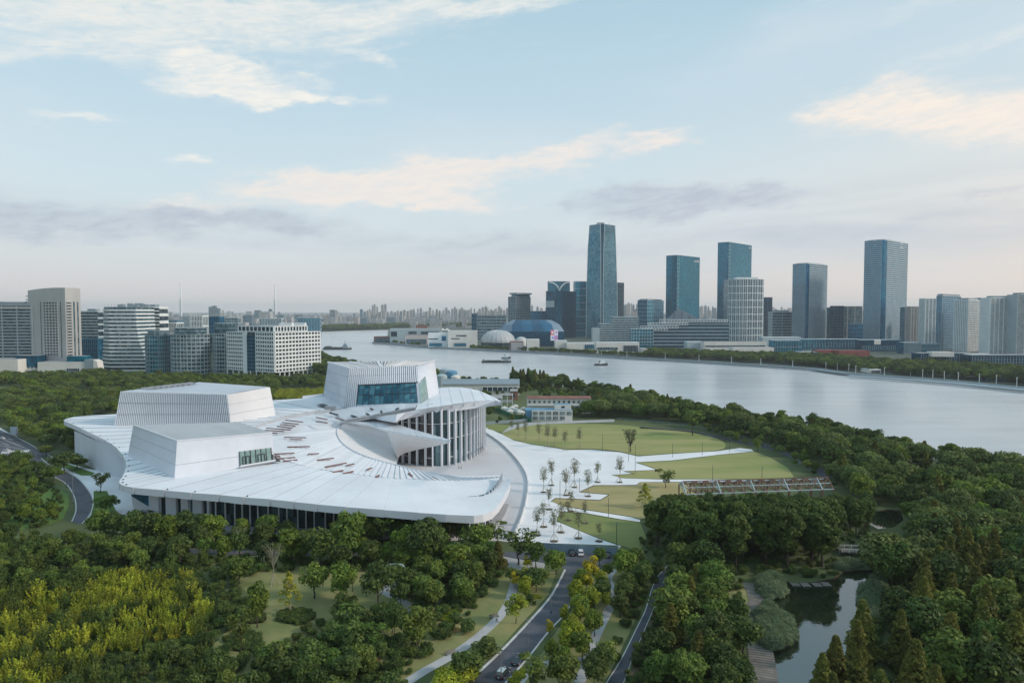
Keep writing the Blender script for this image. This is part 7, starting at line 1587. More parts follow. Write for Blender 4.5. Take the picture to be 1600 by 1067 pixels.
# --- masses: one object each, instances of the crowns above
def mass(name, pts, meshes_objs, kindv='stuff'):
    """pts: x, y, index, scale xy, scale z"""
    me = bpy.data.meshes.new(name); me.vertices.add(len(pts)); me.vertices.foreach_set('co', np.array([(p[0], p[1], 0) for p in pts], dtype=np.float32).ravel())
    rs_ = np.random.default_rng(3)
    for nm, ty, val, fld in (('idx', 'INT', [p[2] for p in pts], 'value'), ('rot', 'FLOAT_VECTOR', [(0, 0, rs_.uniform(0, 6.28)) for p in pts], 'vector'), ('scl', 'FLOAT_VECTOR', [(p[3], p[3], p[4]) for p in pts], 'vector')):
        a = me.attributes.new(nm, ty, 'POINT'); a.data.foreach_set(fld, np.array(val, dtype=np.int32 if ty == 'INT' else np.float32).ravel())
    o = bpy.data.objects.new(name, me); COL.objects.link(o); o['kind'] = kindv
    ng = bpy.data.node_groups.new(name+'_nodes', 'GeometryNodeTree'); ng.interface.new_socket('Geometry', in_out='INPUT', socket_type='NodeSocketGeometry'); ng.interface.new_socket('Geometry', in_out='OUTPUT', socket_type='NodeSocketGeometry')
    N = ng.nodes; L = ng.links; gi = N.new('NodeGroupInput'); go = N.new('NodeGroupOutput'); m2p = N.new('GeometryNodeMeshToPoints'); L.new(gi.outputs[0], m2p.inputs[0])
    g2i = N.new('GeometryNodeGeometryToInstance'); iop = N.new('GeometryNodeInstanceOnPoints'); L.new(m2p.outputs[0], iop.inputs['Points']); L.new(g2i.outputs[0], iop.inputs['Instance']); iop.inputs['Pick Instance'].default_value = True
    for src in meshes_objs[::-1]:
        oi = N.new('GeometryNodeObjectInfo'); oi.transform_space = 'ORIGINAL'; oi.inputs[0].default_value = src; oi.inputs['As Instance'].default_value = False
        g2 = N.new('GeometryNodeGeometryToInstance'); L.new(oi.outputs['Geometry'], g2.inputs[0]); src_ = g2
        if 'join' not in locals(): join = N.new('GeometryNodeJoinGeometry'); L.new(join.outputs[0], iop.inputs['Instance'])
        L.new(g2.outputs[0], join.inputs[0])
    def na(nm, ty):
        n = N.new('GeometryNodeInputNamedAttribute'); n.data_type = ty; n.inputs['Name'].default_value = nm; return n.outputs['Attribute']
    e2r = N.new('FunctionNodeEulerToRotation'); L.new(na('rot', 'FLOAT_VECTOR'), e2r.inputs[0]); L.new(e2r.outputs[0], iop.inputs['Rotation']); L.new(na('scl', 'FLOAT_VECTOR'), iop.inputs['Scale']); L.new(na('idx', 'INT'), iop.inputs['Instance Index'])
    L.new(iop.outputs[0], go.inputs[0]); md = o.modifiers.new('plants', 'NODES'); md.node_group = ng; return o
def crowns_of(*keys):
    out = []
    for k in keys:
        for me in KIND[k]['crowns']: out.append(next(o for o in scene.objects if o.type == 'MESH' and o.data == me))
    return out
wood_src = crowns_of('wood', 'broad', 'willow', 'cone') if all(any(o.type == 'MESH' and o.data == me for o in scene.objects) for k in ('wood', 'broad', 'willow', 'cone') for me in KIND[k]['crowns']) else None
def src_list(keys):
    used = {o.data.name: o for o in scene.objects if o.type == 'MESH'}; out = []; off = {}
    for k in keys:
        off[k] = []
        for me in KIND[k]['crowns']:
            if me.name in used: off[k].append(len(out)); out.append(used[me.name])
    return out, off
srcs, off = src_list(['wood', 'broad', 'willow', 'cone', 'bamboo', 'gbamboo', 'grove', 'bright'])
def masspts(poly, step, seed, mixk, h, clear=(), top=None, wide=1.0):
    out = []; rgm = random.Random(seed)
    for x, y in spread(poly, step, seed, clear=clear):
        u, v = pxof(x, y)
        if not -80 < u < 1700: continue
        k = rgm.choice(mixk); H = rgm.uniform(*h)
        if top: H = min(H, max(3, CAM_H-y*(top-487+rgm.uniform(0, 8))/1067.))
        s = H/KIND[k]['h']
        if off[k]: out.append((x, y, rgm.choice(off[k]), s*wide*rgm.uniform(.9, 1.25), s))
    return out
clr = ponds+[wpoly([(1352, 795), (1412, 795), (1420, 830), (1350, 830)]), wpoly([(1305, 850), (1430, 855), (1430, 885), (1300, 885)]), wpoly([(1398, 742), (1460, 742), (1460, 765), (1398, 765)])]
riv = masspts([(905, 655), (940, 632), (905, 616), (860, 609), (830, 608), (800, 602), (850, 601.5), (900, 608.5), (960, 619), (1000, 626.5), (1030, 635), (1090, 649), (1140, 656), (1180, 664), (1280, 677), (1330, 695), (1370, 708), (1440, 722), (1500, 732), (1600, 749), (1800, 783), (1800, 905), (1600, 893), (1540, 857), (1480, 848), (1420, 872), (1425, 830), (1415, 795), (1360, 788), (1330, 790), (1318, 770), (1310, 745), (1290, 730), (1225, 702), (1150, 684), (1110, 672), (1080, 664), (1020, 657), (960, 652)], 8.2, 31, ['wood', 'wood', 'wood', 'broad', 'willow', 'wood', 'grove', 'bright', 'cone', 'willow'], (9.0, 15), clear=clr)
for t in REST:
    s = t[3]/KIND[t[0]]['h']
    if t[0] in off and off[t[0]]: riv.append((t[1], t[2], rg.choice(off[t[0]]), s, s))
riv += masspts([(1085, 668), (1150, 680), (1230, 700), (1300, 730), (1318, 770), (1300, 768), (1290, 748), (1250, 742), (1238, 730), (1205, 710), (1185, 700), (1150, 696), (1135, 690)], 7.5, 39, ['broad', 'willow', 'bright', 'broad'], (3, 6.5))
riv += masspts([(1300, 745), (1400, 740), (1405, 790), (1360, 786), (1330, 788)], 7.5, 40, ['willow', 'willow', 'bright'], (7, 10))
mass('riverside_wood', riv, srcs)
lft = masspts([(-250, 596), (20, 592), (160, 589), (260, 592), (360, 597), (500, 596), (512, 606), (505, 609), (440, 606), (425, 625), (300, 640), (150, 655), (118, 662), (120, 710), (90, 712), (66, 700), (30, 678), (0, 664), (-250, 640)], 9.0, 32, ['wood', 'wood', 'broad', 'willow', 'bright'], (7, 12), clear=[wpoly([(-60, 604), (36, 604), (44, 612), (25, 618), (-60, 619)]), wpoly([(110, 610), (190, 608), (190, 618), (110, 622)])])
lft += masspts([(495, 556), (515, 568), (560, 578), (620, 586), (690, 594), (700, 600), (600, 600), (500, 592), (480, 575)], 9.0, 33, ['wood'], (12, 16))
lft += masspts([(720, 597), (790, 599), (830, 604), (822, 618), (810, 624), (812, 636), (800, 640), (780, 640), (770, 650), (760, 655), (758, 630), (735, 622), (720, 612)], 9.0, 34, ['wood', 'broad'], (5, 9), clear=[wpoly([(690, 603), (814, 603), (814, 619), (690, 619)]), wpoly([(766, 620), (824, 620), (824, 642), (766, 642)])])
lft += masspts([(826, 606), (905, 618), (925, 628), (905, 640), (826, 616)], 9.0, 48, ['wood', 'broad', 'bright'], (4, 7), clear=[wpoly([(820, 632), (930, 632), (930, 660), (820, 660)])])
lft += masspts([(885, 640), (930, 645), (905, 656), (893, 654)], 7.0, 38, ['wood', 'broad'], (6, 9))
lft += [(*p[:3], p[3]*1.2, p[4]*1.5) for p in masspts([(795, 601), (850, 603), (850, 607), (800, 606)], 9.0, 35, ['wood', 'cone'], (12, 14))]
lft += masspts([(758, 665), (800, 655), (825, 650), (830, 656), (800, 660)], 6.0, 36, ['broad'], (3, 5))
mass('park_woodland', lft, srcs)
grs = masspts([(425, 612), (512, 612), (512, 622), (470, 626), (425, 626)], 4.0, 37, ['bamboo'], (4, 5.5)); mass('yellow_grass', grs, srcs)
# trees along the far bank
farw = []
def band(pts, depth, n, h, mixk, seed):
    rgm = random.Random(seed); L_ = px(pts)
    for i in range(n):
        t = rgm.random()*(len(L_)-1); k = int(t); p = L_[k].lerp(L_[k+1], t-k); d = rgm.uniform(*depth); kk = rgm.choice(mixk)
        if off[kk]: s = rgm.uniform(*h)/KIND[kk]['h']; farw.append((p.x*(1+d/p.y), p.y+d, rgm.choice(off[kk]), s*1.25, s))
band([(1005, 559), (1080, 563), (1144, 567), (1210, 571)], (22, 150), 420, (9, 14), ['wood', 'wood', 'broad'], 41)
band([(1210, 571), (1280, 576), (1330, 583), (1440, 591), (1520, 598), (1600, 606), (1720, 618)], (24, 170), 900, (10, 15), ['wood', 'wood', 'wood', 'broad'], 42)
band([(586, 533), (620, 537), (650, 540), (705, 543)], (8, 20), 40, (6, 9), ['wood', 'broad'], 43)
band([(735, 546), (795, 549), (875, 552), (930, 555), (1005, 559)], (12, 34), 190, (7, 10), ['broad', 'wood'], 44)
band([(500, 518), (607, 515)], (30, 500), 700, (14, 24), ['wood'], 45); band([(607, 515), (640, 513), (760, 512)], (100, 700), 500, (14, 22), ['wood'], 46)
band([(355, 519), (500, 518)], (20, 600), 300, (12, 18), ['wood'], 47)
mass('far_bank_wood', farw, srcs)
# reeds beside the pond
rs_src = [o for o in scene.objects if o.type == 'MESH' and o.name.startswith('reed_clump')][:1]
rp = [(x, y, 0, random.Random(int(x*99)).uniform(.7, 1.2), random.Random(int(y*99)).uniform(.45, 1.2)) for poly in ([(1184, 958), (1200, 950), (1225, 966), (1238, 985), (1238, 1003), (1214, 1013), (1194, 1012), (1186, 985)], [(1180, 912), (1195, 903), (1220, 906), (1222, 925), (1205, 938), (1194, 930)], [(1345, 930), (1356, 920), (1372, 905), (1385, 905), (1372, 940), (1375, 975), (1360, 975), (1348, 945)], [(1303, 885), (1420, 880), (1420, 888), (1320, 890)]) for x, y in spread(poly, 1.25, 5)]
mass('reed_bed', rp, rs_src)
# low planting beds
def bed(name, pts, mt, z=.09): tag(sheet(name, px(pts), z, mt), kind='stuff')
M['bed_dark'] = mat('dark_ground_cover', (.030, .045, .020), .95, .3, .8, col2=(.014, .024, .012), bump=.6, bscale=4.); M['bed_yellow'] = mat('yellow_ground_cover', (.40, .42, .02), .9, .2, .6, col2=(.20, .25, .02), bump=.6, bscale=4.); M['bed_orange'] = mat('orange_flowers', (.30, .16, .03), .9, .2, .8, col2=(.12, .11, .03), bump=.6, bscale=4.)
def ellipse(u, v, a, b): return [(u+a*math.cos(6.283*k/16), v+b*math.sin(6.283*k/16)) for k in range(16)]
HEDGE = []
for e in (ellipse(384, 1003, 27, 16), ellipse(462, 964, 28, 12), ellipse(395, 966, 22, 9), ellipse(382, 950, 30, 10)):
    bed('planting_bed', e, M['bed_dark'])
    HEDGE += [(x, y, 0, rg.uniform(.5, .7), rg.uniform(.32, .45)) for x, y in spread(e, 1.15, 7)]
bed('yellow_bed', [(684, 958), (700, 952), (714, 955), (712, 970), (700, 975), (688, 970)], M['bed_yellow']); bed('yellow_bed', [(592, 1012), (612, 1008), (640, 1012), (652, 1020), (630, 1025), (600, 1022)], M['bed_yellow'], .1)
bed('yellow_bed', [(797, 1064), (806, 1050), (820, 1046), (818, 1058), (806, 1075), (795, 1075)], M['bed_yellow']); bed('yellow_bed', ellipse(838, 933, 9, 3), M['bed_yellow']); bed('orange_bed', [(558, 1040), (575, 1028), (596, 1026), (590, 1045), (565, 1062), (552, 1062)], M['bed_orange'])
bed('planting_bed', [(672, 978), (700, 975), (730, 985), (700, 992), (672, 985)], M['bed_orange'])

def src_of(nm, mesh): return [o for o in scene.objects if o.type == 'MESH' and o.name.startswith(nm) and o.data == mesh][:1]
shr = src_of('shrub', KIND['shrub']['crowns'][0]) or src_of('shrub', KIND['shrub']['crowns'][1]); ysh = src_of('shrub', KIND['yshrub']['crowns'][0])
mass('hedge_planting', HEDGE, shr)
YB = [(x, y, 0, rg.uniform(.35, .5), rg.uniform(.22, .34)) for pl_ in ([(684, 958), (700, 952), (714, 955), (712, 970), (700, 975), (688, 970)], [(592, 1012), (612, 1008), (640, 1012), (652, 1020), (630, 1025), (600, 1022)], [(797, 1064), (806, 1050), (820, 1046), (818, 1058), (806, 1075), (795, 1075)], ellipse(838, 933, 9, 3)) for x, y in spread(pl_, 1.0, 9)]
if ysh: mass('yellow_planting', YB, ysh)
# rough undergrowth between the trees
UND = []
lawnclear = walkclear+ponds+[wpoly([(360, 905), (470, 890), (600, 895), (640, 930), (640, 1000), (560, 1010), (500, 975), (430, 1010), (350, 1040), (355, 990), (395, 960)]), wpoly([(640, 1058), (790, 900), (860, 893), (862, 931), (729, 1085)]), wpoly([(925, 1115), (1017, 925), (1039, 888), (1056, 878), (1039, 914), (953, 1115)]), wpoly([(1160, 905), (1200, 905), (1240, 1000), (1215, 1085), (1170, 1085)]), wpoly([(895, 1067), (925, 985), (955, 890), (972, 905), (925, 1067)])]
for poly, st, hh in (([(-80, 845), (140, 850), (240, 868), (400, 874), (560, 880), (790, 888), (800, 905), (790, 945), (720, 1010), (640, 1060), (600, 1120), (-80, 1150)], 2.9, (.35, .95)), ([(985, 885), (1300, 890), (1180, 905), (1165, 1000), (1170, 1120), (935, 1120)], 2.9, (.35, .9)), ([(1240, 900), (1320, 892), (1420, 890), (1600, 890), (1700, 1120), (1240, 1120), (1265, 1080), (1362, 975), (1352, 940)], 3.2, (.4, .9)), ([(985, 850), (1060, 800), (1310, 786), (1350, 800), (1362, 860), (1300, 866), (1310, 893), (1190, 902), (1050, 890)], 3.6, (.3, .7)), ([(-80, 728), (60, 740), (98, 775), (98, 806), (60, 826), (-80, 838)], 3.6, (.3, .8)), ([(150, 834), (760, 850), (760, 857), (400, 859), (150, 850)], 2.4, (.4, .8)), ([(895, 950), (950, 890), (958, 905), (930, 985), (900, 1040), (840, 1080), (815, 1075), (860, 1010)], 3.6, (.2, .5))):
    UND += [(x, y, 0, s_*1.15, s_) for x, y in spread(poly, st, 61, clear=lawnclear) for s_ in [rg.uniform(*hh)]]
mass('undergrowth', UND, shr)
# ------------------------------------------------------------------ small things
# blue hoarding along the parking court, single sheets
ha, hb = P(848, 861), P(966, 868.5); n = 26; fence = empty('hoarding', ha, 0, 'blue grey sheet metal hoarding behind the parking court', 'fence'); L_ = (hb-ha).length; ang = math.atan2(hb.y-ha.y, hb.x-ha.x)
mb = MB(); w = L_/n; mb.box(0, -.05, 0, w*.97, .05, 2.9); mb.box(0, -.12, 0, .12, -.05, 2.9)
M['hoard'] = mat('blue_grey_sheet', (.22, .31, .38), .5, .08, .2, objrand=.08); sh_me = mb.mesh('sheet', M['hoard'])
fence.rotation_euler.z = ang
for k in range(n): put('sheet', sh_me, fence, (k*w, 0, 0))
mb = MB(); mb.bar((L_+.3, 0, 0), (L_+.3, 0, 3.4), .9, .9); mb.build('end_post', M['off_white'], fence)
# red and white steel truss shed frame above the grove
tr = empty('truss_frame', P(1180, 800), 0, 'bare rusty and white steel truss frame of an open shed', 'steel frame'); O = tr.location
fa, fb_ = P(1072.5, 772.5, 7), P(1303, 764, 7); ba, bb2 = P(1061, 756, 7), P(1283, 750.5, 7); nfr = 14
for k in range(nfr):
    t = k/(nfr-1); f = fa.lerp(fb_, t); b_ = ba.lerp(bb2, t); r = f.lerp(b_, .5)+Vector((0, 0, 3.2)); mb = MB()
    for a, c, w in ((f, r, .4), (r, b_, .4), (f, b_, .3)): mb.bar(a-O, c-O, w*.8, w*.8)
    for s in (.25, .5, .75): q = f.lerp(b_, s); tp = f.lerp(r, s*2) if s <= .5 else r.lerp(b_, (s-.5)*2); mb.bar(q-O, tp-O, .22, .22)
    mb.build('frame_truss', M['f_light'] if k % 3 == 0 else M['rust'], tr)
    for p in (f, b_): mb = MB(); mb.bar(Vector((p.x, p.y, 0))-O, p-O, .45, .45); mb.build('post', M['rust'], tr)
for nm, a0, a1, m_ in (('eave_beam', fa, fb_, 'f_light'), ('eave_beam', ba, bb2, 'rust'), ('ridge_beam', fa.lerp(ba, .5)+Vector((0, 0, 3.2)), fb_.lerp(bb2, .5)+Vector((0, 0, 3.2)), 'rust'), ('purlin', fa.lerp(ba, .25)+Vector((0, 0, 1.6)), fb_.lerp(bb2, .25)+Vector((0, 0, 1.6)), 'f_light'), ('purlin', fa.lerp(ba, .75)+Vector((0, 0, 1.6)), fb_.lerp(bb2, .75)+Vector((0, 0, 1.6)), 'f_light')):
    mb = MB(); mb.bar(a0-O, a1-O, .35, .35); mb.build(nm, M[m_], tr)
for k in range(nfr-1):
    t0, t1 = k/(nfr-1), (k+1)/(nfr-1); z3 = Vector((0, 0, 3.2))
    for a, c in ((fa.lerp(fb_, t0), fa.lerp(ba, .5).lerp(fb_.lerp(bb2, .5), t1)+z3), (fa.lerp(ba, .5).lerp(fb_.lerp(bb2, .5), t0)+z3, fa.lerp(fb_, t1)), (ba.lerp(bb2, t1), fa.lerp(ba, .5).lerp(fb_.lerp(bb2, .5), t0)+z3), (ba.lerp(bb2, t0), fa.lerp(fb_, t1))):
        mb = MB(); mb.bar(a-O, c-O, .28, .28); mb.build('brace', M['rust'], tr)
# wire fence round the back of the lawns
fl_ = px([(966, 657), (1016, 661), (1078, 668), (1120, 676), (1165, 688), (1205, 701), (1245, 722), (1270, 742)]); fn = empty('wire_fence', fl_[0], 0, 'grey wire fence curving behind the lawns under the trees', 'fence'); F0 = fn.location.copy()
for a, c in zip(fl_, fl_[1:]):
    m_ = max(2, int((c-a).length/5))
    for k in range(m_): q = a.lerp(c, k/m_)-F0; mb = MB(); mb.bar(q, q+Vector((0, 0, 2.2)), .12, .12); mb.build('post', M['f_grey'], fn)
    for z in (.4, 1.1, 1.8, 2.15): mb = MB(); mb.bar(a-F0+Vector((0, 0, z)), c-F0+Vector((0, 0, z)), .06, .09); mb.build('rail', M['f_grey'], fn)
# footbridges and decks
def bridge(name, lab, pts, w, z, rail):
    P_ = px(pts); b = Bld(name, lab, 'footbridge', [P_[0]])
    for a, c in zip(P_, P_[1:]):
        mb = MB(); mb.bar(a+Vector((0, 0, z)), c+Vector((0, 0, z)), w, .35); b.add(mb, 'deck', M['timber'])
        d = (c-a).normalized(); n_ = Vector((-d.y, d.x, 0))*w/2; m = max(2, int((c-a).length/2.2))
        for sg in (-1, 1):
            mb = MB(); mb.bar(a+n_*sg+Vector((0, 0, z+1.15)), c+n_*sg+Vector((0, 0, z+1.15)), .16, .14); mb.bar(a+n_*sg+Vector((0, 0, z+.7)), c+n_*sg+Vector((0, 0, z+.7)), .1, .1); b.add(mb, 'handrail', M[rail])
            for k in range(m+1): q = a.lerp(c, k/m)+n_*sg; mb = MB(); mb.bar(q+Vector((0, 0, z-.1)), q+Vector((0, 0, z+1.3)), .2, .2); b.add(mb, 'rail_post', M[rail])
        for k in range(0, m+1, 2): q = a.lerp(c, k/m); mb = MB(); mb.bar(q+Vector((0, 0, -1.5)), q+Vector((0, 0, z)), .45, .45); b.add(mb, 'pier', M['concrete'])
bridge('footbridge', 'pale railed footbridge stepping down at the far end of the pond', [(1312, 866), (1345, 867), (1364, 873), (1422, 874)], 4.0, 1.4, 'off_white')
bridge('footbridge', 'grey footbridge on piers among trees at upper right', [(1398, 752), (1460, 754)], 5.0, 2.6, 'f_grey')
for k, (u, v) in enumerate([(1242, 911), (1258, 912), (1276, 912), (1290, 911)]):
    p = P(u, v); mb = MB(); mb.box(-1.2, -1.6, 0, 1.2, 1.2, .18); mb.bar((-1, -1.4, -1), (-1, -1.4, .1), .2, .2); mb.bar((1, -1.4, -1), (1, -1.4, .1), .2, .2); o = mb.build('timber_jetty', M['timber'], loc=(p.x, p.y, -.25)); tag(o, 'small grey timber jetty under the grove at the pond edge', 'jetty', 'small timber jetties under the grove')
sheet('pond_terrace', px([(1314, 872), (1345, 873), (1380, 878), (1420, 880), (1420, 884), (1340, 886), (1312, 890)]), .04, M['soil'])
# park shelter and white court
sp_ = P(612, 902); t = empty('park_shelter', sp_, .3, 'small flat grey roofed shelter among the park trees', 'shelter')
mb = MB(); mb.hexa([(-4, -3, 2.8), (4, -3, 2.8), (4, 3, 2.8), (-4, 3, 2.8)], [(-3.6, -2.6, 3.3), (3.6, -2.6, 3.3), (3.6, 2.6, 3.3), (-3.6, 2.6, 3.3)]); mb.build('roof', M['f_light'], t)
for x, y in ((-3, -2), (3, -2), (3, 2), (-3, 2)): mb = MB(); mb.bar((x, y, 0), (x, y, 2.8), .18, .18); mb.build('post', M['dark_metal'], t)
mb = MB(); mb.box(-2, -.3, .4, 2, .3, .5); mb.bar((-1.7, 0, 0), (-1.7, 0, .4), .3, .1); mb.bar((1.7, 0, 0), (1.7, 0, .4), .3, .1); mb.build('bench', M['timber'], t)
for u, v, lab in ((772, 965, 'dark bench beside the curving walk, the upper one'), (704, 1022, 'dark bench beside the curving walk, the lower one'), (925, 1024, 'long low bench on the median court')):
    p = P(u, v); t = empty('park_bench', p, .5, lab, 'bench')
    for y in (-.22, 0, .22): mb = MB(); mb.box(-1.3, y-.09, .42, 1.3, y+.09, .48); mb.build('seat_slat', M['timber'], t)
    mb = MB(); mb.box(-1.3, .34, .55, 1.3, .40, .95); mb.build('backrest', M['timber'], t)
    for x in (-1.1, 1.1): mb = MB(); mb.box(x-.05, -.3, 0, x+.05, .4, .42); mb.build('leg', M['dark_metal'], t)
# lamps
def lamp(H, lab, u, v, grp, dbl=False):
    p = P(u, v); t = empty('street_lamp', p, 0, lab, 'street lamp', grp); mb = MB(); mb.tube([(0, 0, 0), (0, 0, H*.5), (0, 0, H)], [.13, .10, .07], 6); mb.build('pole', M['metal'], t)
    mb = MB(); mb.tube([(0, 0, 0), (0, 0, .35)], [.28, .2], 8); mb.build('base', M['dark_metal'], t)
    for s in ((-1, 1) if dbl else (1,)): mb = MB(); mb.bar((0, 0, H-.1), (s*.9, 0, H+.1), .07, .07); mb.box(s*.8-.25, -.10, H+.02, s*.8+.25, .10, H+.10); mb.build('lamp_head', M['metal'], t)
for u, v, vt, lab in ((861, 957, 928, 'double armed street lamp on the left kerb, middle one'), (825, 1020, 968, 'double armed street lamp on the left kerb, third from the top'), (783, 1062, 1009, 'double armed street lamp on the left kerb, lowest one'), (887, 916, 895, 'double armed street lamp at the top of the road')):
    lamp(ATD(u, vt, P(u, v).y).z, lab, u, v, 'street lamps along the foreground road', True)
for u, v, vt, lab in ((56, 714, 697, 'slim lamp post at the junction on the left road'), (75, 735, 712, 'slim lamp post on the inner footway of the left road'), (104, 761, 732, 'slim lamp post left of its pair by the left road'), (114, 786, 738, 'tallest slim lamp post, on the bend of the left road'), (42, 727, 708, 'slim lamp post beside the zebra crossing'), (88, 729, 712, 'slim lamp post on the footway near the verge')):
    lamp(ATD(u, vt, P(u, v).y).z, lab, u, v, 'slim lamp posts by the left road')
for i, (x, y, yt, lab) in enumerate([(612, 402, 315, 'upper lawn, left of the vase shaped tree'), (743, 452, 370, 'plaza tip, left one of two'), (776, 512, 370, 'plaza tip, taller right one of two'), (963, 430, 365, 'lawn path, first from the left'), (1111, 420, 360, 'lawn path, second from the left'), (1248, 405, 340, 'lawn path, third from the left'), (1163, 545, 475, 'lower lawn path, left of two'), (1410, 542, 480, 'lower lawn path, right of two'), (400, 642, 555, 'white plaza at the brown lawn'), (642, 727, 640, 'brown lawn by its lower path'), (497, 602, 540, 'white plaza among young trees'), (683, 867, 760, 'end of the hoarding')]):
    u, v = c3(x, y); vt = c3(x, yt)[1]; p = P(u, v); t = empty('lamp_pole', p, 0, 'thin dark pole lamp at the '+lab, 'pole lamp', 'thin pole lamps on the lawns'); H = ATD(u, vt, p.y).z
    mb = MB(); mb.tube([(0, 0, 0), (0, 0, H)], [.11, .09], 6); mb.build('pole', M['dark_metal'], t); mb = MB(); mb.box(-.14, -.14, H, .14, .14, H+.6); mb.build('lamp_head', M['f_grey'], t)
# road sign gantry at left
p = P(27, 688); t = empty('road_sign', p, 0, 'large blue grey direction board on a post beside the left road', 'road sign'); mb = MB(); mb.bar((0, 0, 0), (0, 0, 7.5), .4, .4); mb.build('post', M['metal'], t); mb = MB(); mb.box(-4.2, -.2, 3.6, .3, 0, 8.6); mb.build('board', M['hoard'], t)
# cars
M['car_black'] = mat('black_car_paint', (.012, .013, .018), .18, .05, .5, spec=.8); M['car_white'] = mat('white_car_paint', (.72, .73, .74), .25, .03, .5, spec=.6); M['car_navy'] = mat('dark_blue_car_paint', (.012, .02, .035), .18, .05, .5, spec=.8); M['tyre'] = mat('tyre_rubber', (.02, .02, .02), .8, .05, 1.)
M['car_glass'] = mat('car_glass', (.02, .03, .035), .05, .05, 1., spec=1.0); M['lens'] = mat('headlight_lens', (.6, .6, .6), .1, .05, 1.); M['tail'] = mat('tail_light', (.35, .02, .02), .3, .05, 1.)
def car(u, v, heading, paint, lab, suv=False, L_=4.6, W=1.85, silver=False):
    p = P(u, v); t = empty('car', (p.x, p.y, .06), heading, lab, 'car'); H = 1.7 if suv else 1.45
    prof = [(-.5, .35), (-.5, .75), (-.46, .86 if not suv else .98), (-.30, .92 if not suv else 1.02), (.22, .92 if not suv else 1.02), (.44, .80), (.5, .62), (.5, .35)]
    mb = MB()
    for s in (1,):
        rows = []
        for k, wy in enumerate((-1, -.92, .92, 1)):
            rows.append([Vector((x*L_*(.985 if abs(wy) == 1 else 1), wy*W/2, z-(.05 if abs(wy) == 1 and z > .5 else 0))) for x, z in prof])
        mb.grid(rows)
        mb.poly([r for r in rows[0]][::-1]); mb.poly(rows[3])
    mb.build('body', M[paint], t)
    zb = .9 if not suv else 1.0; roof = [(-.36 if not suv else -.44, zb), (-.24 if not suv else -.38, H), (.06, H), (.24, zb)]
    mb = MB(); lo, hi = W*.46, W*.38; a = [Vector((roof[0][0]*L_, s*lo, roof[0][1])) for s in (-1, 1)]; b = [Vector((roof[1][0]*L_, s*hi, roof[1][1]-.04)) for s in (-1, 1)]; c = [Vector((roof[2][0]*L_, s*hi, roof[2][1]-.04)) for s in (-1, 1)]; d = [Vector((roof[3][0]*L_, s*lo, roof[3][1])) for s in (-1, 1)]
    mb.quad(a[0], a[1], b[1], b[0]); mb.quad(d[1], d[0], c[0], c[1]); mb.quad(a[0], b[0], c[0], d[0]); mb.quad(a[1], d[1], c[1], b[1]); mb.build('window_glass', M['car_glass'], t)
    mb = MB(); mb.hexa([b[0]+Vector((-.05, -.03, -.02)), c[0]+Vector((.05, -.03, -.02)), c[1]+Vector((.05, .03, -.02)), b[1]+Vector((-.05, .03, -.02))], [b[0]+Vector((.1, .1, .05)), c[0]+Vector((-.1, .1, .05)), c[1]+Vector((-.1, -.1, .05)), b[1]+Vector((.1, -.1, .05))]); mb.build('roof', M['f_light' if silver else paint], t)
    for sx in (-.31, .31):
        for sy in (-1, 1): mb = MB(); mb.tube([(sx*L_, sy*(W/2-.2), .33), (sx*L_, sy*(W/2+.01), .33)], [.33, .33], 14); wo = mb.build('wheel', M['tyre'], t); mb = MB(); mb.tube([(sx*L_, sy*(W/2+.01), .33), (sx*L_, sy*(W/2+.03), .33)], [.19, .17], 10); mb.build('rim', M['f_light'], wo)
    for sy in (-1, 1): mb = MB(); mb.box(L_*.478, sy*W*.36-.2, .60, L_*.505, sy*W*.36+.2, .74); mb.build('headlight', M['lens'], t); mb = MB(); mb.box(-L_*.505, sy*W*.38-.16, .68, -L_*.49, sy*W*.38+.16, .84); mb.build('tail_light', M['tail'], t)
    mb = MB(); mb.box(-L_*.506, -.26, .5, -L_*.495, .26, .62); mb.build('number_plate', M['f_white'], t)
hd = math.atan2(P(824, 974).y-P(781, 1019).y, P(824, 974).x-P(781, 1019).x)
car(786, 1055, hd, 'car_black', 'black estate car with a pale roof, lower of two driving up the road', True, silver=True); car(809, 1034, hd+.12, 'car_navy', 'dark saloon car, upper of two driving up the road')
car(893.5, 866, math.radians(92), 'car_black', 'black car parked at the hoarding, left of the white one', True); car(907, 866, math.radians(90), 'car_white', 'white car parked at the hoarding', True); car(950, 869, math.radians(78), 'car_navy', 'dark car parked at the hoarding behind the ginkgo top')
car(4, 686, math.radians(140), 'car_white', 'white car on the left road near the frame edge'); car(11, 705, math.radians(150), 'car_white', 'white car waiting at the zebra crossing')
